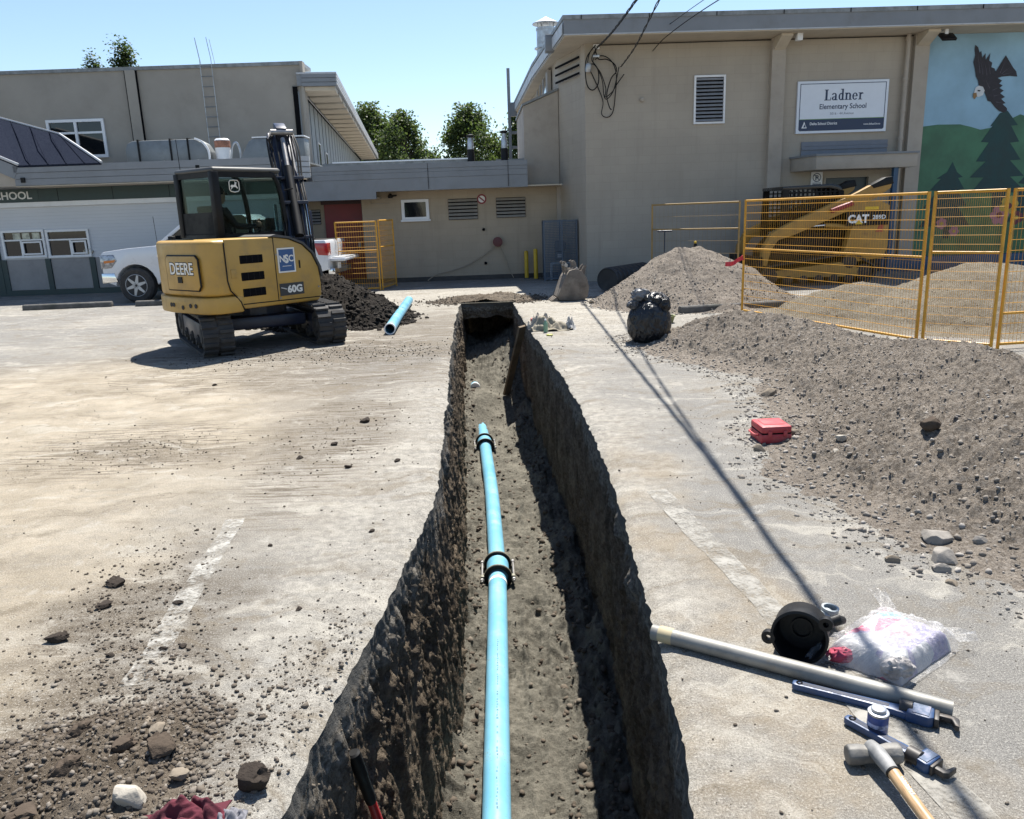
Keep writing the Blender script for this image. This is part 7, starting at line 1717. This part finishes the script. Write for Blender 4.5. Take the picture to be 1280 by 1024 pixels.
# ------------------------------------------------------------------ stones, clods, cloth on the left
def rock(label, loc, size, mat, seed, name='stone', cat='stone', group=None, amp=0.30, freq=1.6, sub=4):
    t = bpy.data.objects.new(name, None)
    bm = bmesh.new(); bmesh.ops.create_icosphere(bm, subdivisions=sub, radius=1.0)
    V = np.array([v.co[:] for v in bm.verts])
    n_ = fbm(V[:, 0] * freq + seed * 3.7, V[:, 1] * freq, V[:, 2] * freq, 3, seed); f2 = ridged(V[:, 0] * 2.2 + seed, V[:, 1] * 2.2, V[:, 2] * 2.2, 2, seed + 3)
    f3 = ridged(V[:, 0] * 5.1 + seed, V[:, 1] * 5.1, V[:, 2] * 5.1, 3, seed + 8)
    V = V * (1 + amp * n_ + amp * 0.30 * f2 + amp * 0.16 * f3)[:, None]
    rf_ = np.random.default_rng(seed); 
    for k_ in range(13):                                # knock flat facets off
        d_ = rf_.normal(size=3); d_ /= np.linalg.norm(d_); t_ = 0.58 + 0.28 * rf_.random(); q_ = V @ d_
        V = V - np.maximum(q_ - t_, 0)[:, None] * 0.92 * d_
    V = V * np.array(size)
    V[:, 2] = np.maximum(V[:, 2], -size[2] * 0.55) + size[2] * 0.5
    for v, p in zip(bm.verts, V): v.co = p
    me = bpy.data.meshes.new(name); bm.to_mesh(me); bm.free()
    bpy.data.objects.remove(t)
    o = link(name, me, mat, None, True); o.location = loc; o.rotation_euler = (0, 0, seed * 1.3)
    return tag(o, label, cat, group)
def rmat(name, c, bump=0.5): return simple(name, c, 0.92, var=0.22, scale=9, bump=bump, bscale=45, dirt=tuple(x * 0.7 for x in c), dscale=14, damt=0.5, spec=0.15)
rk_w = rmat('pale_limestone', (0.36, 0.33, 0.28)); rk_g = rmat('grey_stone', (0.25, 0.23, 0.205)); rk_b = rmat('brown_clod', (0.075, 0.058, 0.044), 0.9); rk_d = rmat('dark_clod', (0.040, 0.032, 0.026), 1.0); rk_t = rmat('tan_stone', (0.20, 0.168, 0.13))
rock('large whitish stone beside the maroon cloth', (-1.245, 2.11, 0), (0.066, 0.046, 0.044), rk_w, 2, amp=0.42, freq=1.3)
rock('lumpy dark clod right of the maroon cloth by the trench', (-0.868, 2.155, 0), (0.062, 0.05, 0.05), rk_d, 5, 'soil_clod', 'clod', amp=0.5, freq=2.6, sub=4)
for (x, y, s, mt_, lab) in ((-1.345, 2.48, .036, rk_t, 'tan chunk at the top of the brown debris heap'), (-1.22, 2.31, .065, rk_b, 'broad flat brown clod in the debris heap'), (-1.37, 2.33, .05, rk_b, 'brown clod left of the flat debris clod'),
        (-1.50, 2.22, .055, rk_b, 'dark slab of soil at the left of the debris heap'), (-1.28, 2.41, .045, rk_t, 'flat pale brown slab in the debris heap'), (-1.12, 2.20, .035, rk_t, 'small tan stone right of the white stone'),
        (-1.52, 2.02, .055, rk_b, 'brown clod near the yellow plastic corner'), (-1.70, 2.06, .045, rk_t, 'tan stone at the lower left corner of the picture'), (-1.56, 2.42, .045, rk_b, 'dark clod with a ragged edge left of the tan chunk'),
        (-1.60, 2.30, .03, rk_g, 'small grey stone on the left edge of the debris heap'), (-1.47, 2.16, .032, rk_w, 'small white pebble left of the white stone'), (-1.58, 2.14, .03, rk_w, 'pale pebble at the far left of the debris')):
    rock(lab, (x, y, 0.012 if s < 0.04 else 0.03), (s, s * 0.75, s * 0.5), mt_, int(abs(x * 97 + y * 31)) % 60 + 1, 'soil_clod' if mt_ in (rk_b,) else 'stone', 'clod' if mt_ in (rk_b,) else 'stone', 'debris heap lumps', amp=0.75 if mt_ is rk_b else 0.4, freq=2.4)
for (x, y, s, lab) in ((-2.02, 3.66, .075, 'dark ragged clod highest in the strip left of the white line'), (-1.96, 3.42, .055, 'dark clod just below the highest one left of the white line'), (-2.02, 3.12, .07, 'dark clod lowest in the strip left of the white line'),
        (-1.62, 3.43, .038, 'round dark clod lying on the white line'), (-1.44, 3.03, .030, 'brown pebble right of the white line'), (-1.37, 4.08, .026, 'small dark clod right of the end of the white line'), (-1.52, 3.02, .028, 'dark pebble on the lower part of the white line'),
        (-0.83, 4.23, .03, 'small dark clod midway between the white line and trench'), (-1.02, 3.33, .028, 'dark pebble halfway to the trench edge'), (-1.72, 2.98, .028, 'pebble left of the lower white line'),
        (-1.43, 6.05, .055, 'dark clod by the tracked mud strip'), (-1.30, 6.75, .085, 'widest dark clod in the tracked mud strip'), (-1.20, 5.45, .045, 'dark clod nearest the middle of the lot by the trench'), (-0.86, 5.56, .042, 'dark clod closest to the left trench edge'), (-1.62, 5.72, .05, 'flat dark clod at the foot of the tracked mud'), (-3.3, 8.6, .05, 'lone clod in front of the excavator track')):
    s *= 0.66
    rock(lab, (x, y, 0), (s, s * 0.8, s * 0.5), rk_d, int(abs(x * 71 + y * 43)) % 60 + 1, 'soil_clod', 'clod', 'dark clods on the dusty lot', amp=0.75, freq=2.6)
def on_pile(x, y): return float(pile_z(np.array([x]), np.array([y]))[0])
for (x, y, s, mt_, lab) in ((2.20, 3.83, .075, rk_g, 'large rounded grey stone on the lower bank'), (2.12, 3.60, .072, rk_g, 'large grey stone at the toe of the bank, topmost of the pair'), (2.05, 3.50, .05, rk_g, 'grey stone leaning on the large stone at the toe of the bank'), (1.87, 3.62, .042, rk_t, 'tan stone at the toe left of the large stones'),
        (2.03, 3.36, .035, rk_t, 'smaller tan stone just below the pair at the toe'), (1.80, 5.52, .05, rk_t, 'tan stone in front of the red case'), (2.14, 5.78, .055, rk_t, 'brown stone right of the red case'), (2.30, 5.3, .045, rk_w, 'pale stone on the bank right of the red case'),
        (2.42, 7.2, .085, rk_t, 'long tan stone on the far part of the bank'), (2.72, 4.95, .075, rk_b, 'dark stone on the middle of the bank'), (2.38, 3.75, .04, rk_g, 'grey stone right of the largest stone'), (2.17, 6.25, .05, rk_g, 'grey stone near the toe beyond the red case'), (2.20, 5.12, .035, rk_w, 'white chalky stone low on the bank')):
    rock(lab, (x, y, on_pile(x, y) - s * 0.12), (s, s * 0.8, s * 0.72), mt_, int(abs(x * 57 + y * 83)) % 60 + 1, 'stone', 'stone', 'larger stones on the gravel bank', amp=0.22)
rock('stone lying on the asphalt beyond the bucket cable shadow', (1.62, 15.25, 0), (0.06, 0.05, 0.05), rk_t, 7)
M['debris_soil'] = soil_mat('dry_brown_soil', (0.095, 0.075, 0.055), (0.22, 0.185, 0.145), sc=1.6, bstr=0.9)
maroon = simple('maroon_cloth', (0.085, 0.012, 0.022), 0.95, var=0.2, scale=14, bump=0.25, bscale=160)
cl = cloth('jacket', 'crumpled maroon cloth at the bottom left', 'cloth', (-1.03, 1.985, 0), (0.135, 0.085), maroon, 27, 0.075, n=64, rz=R(10))
cloth('sleeve_lining', 'grey lining showing at the right of the maroon cloth', 'cloth', (-0.895, 2.01, 0), (0.045, 0.05), simple('grey_lining', (0.16, 0.16, 0.18), 0.9, var=0.2), 5, 0.05)
yp = thing('plastic_wedge', 'yellow plastic corner at the bottom left edge', 'plastic', (-1.555, 1.965, 0))
MB().prism([(-0.05, 0.0), (0.05, 0.0), (0.035, 0.05), (-0.03, 0.04)], 'y', -0.04, 0.04).build('shell', simple('bright_yellow', (0.65, 0.48, 0.02), 0.4), yp, bevel=0.01)
MB().box(-0.03, 0.03, -0.043, -0.0401, 0.012, 0.02).build('rib', M['black'], yp)

mound('soil_debris', 'low spread of brown soil and crumbs round the white stone', 'soil', [(-1.66, 2.02, .03), (-1.48, 2.18, .045), (-1.30, 2.28, .06), (-1.26, 2.42, .045)], 0.30, M['debris_soil'], M['crumbs'], res=0.008, grit=0.006, seed=71, amp=0.03, stones=5000, smax=0.014, smin=0.0015, pw=3.4, spill=0.05, toe=0.012)
mound('soil_spread', 'crumbly brown soil round the far end of the trench', 'soil', [(-1.1, 16.55, .06), (-0.6, 16.6, .13), (-0.2, 16.65, .12), (0.15, 16.5, .08)], 0.30, M['debris_soil'], M['clods'], res=0.02, grit=0.015, seed=81, amp=0.05, stones=1500, smax=0.03, smin=0.004, toe=0.05, spill=0.05)
# loose crumbs everywhere (nobody could count them)
def crumbs(name, label, n, fn, mat, a, b, p, seed):
    r = np.random.default_rng(seed); P = fn(r, n)
    k = (P[:, 0] < edge_l(P[:, 1]) - 0.01) | (P[:, 0] > edge_r(P[:, 1]) + 0.01) | (P[:, 1] > 16.2)
    P = P[k]; s = psize(len(P), a, b, p, seed)
    o = scatter(name, np.concatenate([P, s[:, None] * 0.35], 1), s, mat, seed=seed, flat=0.7)
    o['label'] = label
def gaus(cx, cy, sx_, sy_, rot=0.0):
    def f(r, n):
        a = r.normal(size=(n, 2)) * (sx_, sy_); c_, s_ = math.cos(rot), math.sin(rot)
        return np.stack([cx + a[:, 0] * c_ - a[:, 1] * s_, cy + a[:, 0] * s_ + a[:, 1] * c_], 1)
    return f
crumbs('soil_crumbs', 'brown soil crumbs round the debris heap', 2600, gaus(-1.38, 2.40, 0.20, 0.30, R(8)), M['crumbs'], 0.0015, 0.013, 3.2, 61)
crumbs('soil_crumbs', 'soil crumbs along the left of the white line', 2200, gaus(-1.75, 3.2, 0.20, 0.55, R(15)), M['clods'], 0.0015, 0.010, 3.4, 62)
crumbs('soil_crumbs', 'crumbs along the near left trench edge', 1500, gaus(-0.88, 2.55, 0.10, 0.5, R(-6)), M['crumbs'], 0.0015, 0.009, 3.4, 63)
crumbs('soil_crumbs', 'scattered grit across the lot', 3000, lambda r, n: np.stack([r.uniform(-5, 2.2, n), 1.8 + 12 * r.random(n) ** 1.6], 1), M['crumbs'], 0.0015, 0.009, 4, 64)
crumbs('soil_crumbs', 'dark tracked soil in front of the excavator', 1500, gaus(-2.2, 10.4, 1.2, 0.45), M['dclods'], 0.003, 0.014, 3.2, 65)
crumbs('soil_crumbs', 'dark tracked soil strip beside the trench', 600, gaus(-1.45, 6.3, 0.35, 0.8), M['clods'], 0.002, 0.011, 3, 66)
crumbs('soil_crumbs', 'soil crumbs at the far end of the trench', 1200, gaus(-0.4, 16.6, 0.9, 0.4), M['clods'], 0.005, 0.025, 3, 67)
crumbs('soil_crumbs', 'gravel spilled along the toe of the bank', 2200, gaus(2.0, 4.4, 0.16, 0.9, R(8)), M['stones'], 0.0015, 0.007, 3.2, 68)
crumbs('soil_crumbs', 'tracked soil patch left of the lot', 400, gaus(-2.95, 6.1, 0.45, 0.3), M['clods'], 0.003, 0.010, 3, 69)
# ------------------------------------------------------------------ trees
def leaf_mat(name, a, b):
    n = NT(name); r = n.island()
    c_ = n.mix(r, a, b); n.col(c_).set(rough=0.55, spec=0.3)
    tr = n.n.new('ShaderNodeBsdfTranslucent'); n.L(n.mix(0.5, c_, (0.10, 0.16, 0.02)), tr.inputs[0]); mx = n.n.new('ShaderNodeMixShader'); mx.inputs[0].default_value = 0.45
    n.L(n.b.outputs[0], mx.inputs[1]); n.L(tr.outputs[0], mx.inputs[2]); n.L(mx.outputs[0], n.out.inputs[0]); return n.m
M['leaf'] = leaf_mat('maple_leaves', (0.035, 0.06, 0.02), (0.12, 0.15, 0.055))
M['leaf2'] = leaf_mat('poplar_leaves', (0.020, 0.035, 0.016), (0.055, 0.070, 0.032))
M['bark'] = simple('bark', (0.10, 0.08, 0.06), 0.9, var=0.25, scale=6, bump=0.5, bscale=20)
def tree(label, loc, h, rad, seed, leaf=0.24, n=9000, base=0.28, mat=None, slim=False, clumps=70):
    r = np.random.default_rng(seed); t = thing('tree', label, 'tree', loc, 0, 'trees behind the school')
    mb = MB(); mb.tube([(0, 0, 0), (0.05, 0.02, h * 0.3), (0.0, 0.08, h * 0.6), (0.05, 0.0, h * 0.92)], [0.035 * h * 0.6, 0.026 * h * 0.6, 0.015 * h * 0.6, 0.01], 9)
    cs_ = []
    for i in range(clumps):
        z = base + (0.97 - base) * r.random() ** 0.8
        prof = math.sin(math.pi * min(1, (z - base) / (1 - base) * 0.78 + 0.22)) if not slim else 0.75 * (1 - ((z - 0.5) / 0.62) ** 2)
        rr = rad * max(prof, 0.06) * (0.45 + 0.6 * r.random()) ; an = r.uniform(0, 2 * math.pi)
        p = Vector((rr * math.cos(an), rr * math.sin(an), z * h)); cs_.append(p)
        mb.tube([(0, 0, max(0.15, z - 0.17) * h), p * 0.55 + Vector((0, 0, z * h * 0.43)), p], [0.05, 0.035, 0.012], 5)
    mb.build('trunk', M['bark'], t, smooth=True)
    cs_.append(Vector((0, 0, h * 0.97)))
    ci = r.integers(0, len(cs_), n); cc = np.array([tuple(c) for c in cs_])[ci]
    sc = rad * (0.15 if not slim else 0.30) * (0.6 + 0.7 * r.random(len(cs_)))[ci]
    P = cc + r.normal(size=(n, 3)) * sc[:, None] * np.array((0.8, 0.8, 0.9 if not slim else 1.5))
    P[:, 2] = np.clip(P[:, 2], 0.1 * h, h * 1.04)
    nrm = r.normal(size=(n, 3)) + (P - np.array((0, 0, h * 0.55))) * 0.35 / rad + np.array((0, 0, 0.5)); nrm /= np.linalg.norm(nrm, axis=1, keepdims=True)
    a = np.cross(nrm, r.normal(size=(n, 3))); a /= np.linalg.norm(a, axis=1, keepdims=True); b = np.cross(nrm, a)
    s = leaf * (0.55 + 0.7 * r.random(n))[:, None]
    V = np.stack([P - a * s * .5, P - b * s * .32, P + a * s * .5 - nrm * s * .12, P + b * s * .32], 1).reshape(-1, 3)
    F = np.arange(n * 4).reshape(n, 4)
    npmesh('crown', V, F, mat or M['leaf'], t)
    return t
tree('green tree with rounded top just right of the gymnasium roof edge', (-10.0, 63, 0), 9.7, 3.0, 3, n=14000)
tree('pointed green tree second from the gymnasium roof edge', (-7.3, 61, 0), 8.9, 2.7, 8, n=11000)
tree('broad bushy tree in the middle of the skyline gap behind the vent pipes', (-2.45, 62, 0), 9.3, 3.0, 14, n=15000)
tree('tree half hidden behind the hall and the grey mast', (1.3, 60, 0), 8.9, 2.3, 21, n=9000)
tree('dark poplar top showing above the gymnasium roof, taller of the two', (-21.6, 49, 0), 11.9, 1.1, 31, leaf=0.2, n=7000, mat=M['leaf2'], slim=True, clumps=60)
tree('shorter dark poplar top showing above the gymnasium roof at its left', (-23.4, 49, 0), 11.25, 0.9, 37, leaf=0.2, n=5000, mat=M['leaf2'], slim=True, clumps=50)

# ------------------------------------------------------------------ overhead cables and the coil on the hall corner
def sag(pts, n=10): return smooth_path(pts, n)
def cable(label, pts, r=0.011, strands=1, tw=0.018, name='overhead_cable', turns=2.3):
    P = sag(pts, 14); t = thing(name, label, 'cable', tuple(P[0])); o = P[0]
    for k in range(strands):
        Q = []
        for i, p in enumerate(P):
            ph = i * turns * 0.45 + k * 2 * math.pi / strands; a = tw if strands > 1 else 0.0
            Q.append(p - o + Vector((a * math.cos(ph), 0, a * math.sin(ph))))
        MB().tube(Q, r, 6).build('strand', M['black'], t, smooth=True)
    return t
cable('thick twisted black service cable running from the hall corner over the lot', [(2.30, 20.03, 5.46), (2.26, 17, 5.18), (2.19, 13, 4.93), (2.13, 8, 4.72), (2.04, 3, 4.80), (2.2, -5, 5.3), (2.55, -14, 6.2)], 0.010, 3, 0.016)
cable('second black cable bundle leaving the hall wall right of the coil', [(2.86, 20.05, 5.02), (2.72, 17, 4.90), (2.44, 13, 4.80), (2.16, 8, 4.70), (2.045, 3, 4.78), (2.2, -5, 5.28), (2.53, -14, 6.15)], 0.009, 2, 0.013)
cable('thin black cable leaving the hall eaves toward the top right', [(3.62, 20.1, 5.35), (3.75, 19.0, 5.46), (4.1, 16.5, 5.5), (4.9, 11, 5.4), (5.9, 4, 5.6), (7.3, -6, 6.4)], 0.010, 1)
cable('thinnest cable above the louvre running to the top edge', [(3.85, 19.27, 5.75), (4.15, 17, 5.75), (5.0, 11, 5.7), (6.0, 4, 5.9), (7.4, -6, 6.6)], 0.007, 1)
pole = thing('utility_pole', 'wooden utility pole carrying the service cables', 'pole', (2.55, -14.1, 0))
MB().tube([(0, 0, 0), (0, 0, 8.0)], [0.16, 0.12], 14).build('shaft', M['bark'], pole, smooth=True)
MB().box(-0.9, 5.0, 0.10, 0.2, 6.1, 6.22).build('crossarm', M['bark'], pole)
coil = thing('cable_coil', 'tangle of slack black cable hanging on the hall corner', 'cable coil', (2.01, 20.1, 0), R(2))
LO = [[(0.27, 5.50), (0.12, 5.36), (0.06, 5.10), (0.18, 4.85), (0.32, 4.55), (0.42, 4.25), (0.38, 3.98), (0.52, 3.90), (0.66, 4.02), (0.72, 4.4), (0.74, 4.85), (0.62, 5.15), (0.40, 5.28), (0.24, 5.20)],
      [(0.24, 5.50), (0.04, 5.25), (0.0, 4.95), (0.05, 4.62), (0.18, 4.52), (0.30, 4.66), (0.30, 4.95), (0.18, 5.10), (0.06, 5.02)],
      [(0.28, 5.46), (0.18, 5.15), (0.36, 4.90), (0.48, 4.55), (0.46, 4.35), (0.62, 4.45), (0.74, 4.62), (0.92, 4.85)],
      [(0.22, 5.45), (0.30, 5.2), (0.5, 5.18), (0.68, 5.06), (0.72, 4.9), (0.6, 4.75), (0.5, 4.4), (0.56, 4.12), (0.6, 4.06)],
      [(0.30, 5.48), (0.14, 5.2), (0.26, 5.0), (0.38, 4.7), (0.42, 4.38), (0.50, 4.30), (0.66, 4.5), (0.78, 5.0)]]
for i, l in enumerate(LO):
    MB().tube(smooth_path([(x, -0.06 - 0.035 * i - 0.03 * math.sin(k * 1.3 + i), z) for k, (x, z) in enumerate(l)], 6), 0.011 + 0.003 * (i % 2), 6).build('loop', M['black'], coil, smooth=True)
MB().box(0.20, 0.34, -0.10, -0.003, 5.42, 5.53).build('insulator_bracket', M['white'], coil, bevel=0.01)
MB().box(0.17, 0.33, -0.16, -0.10, 5.23, 5.29, Matrix.Translation((0.0, 0, 0)) ).build('splice_sleeve', M['galv'], coil, bevel=0.01)
MB().lathe([(0.06, 0), (0.07, 0.05), (0.07, 0.16), (0.04, 0.2)], 12, frame((0.06, -0.12, 4.92), (0.1, -0.2, 1))).build('weather_head', M['galv'], coil, smooth=True)
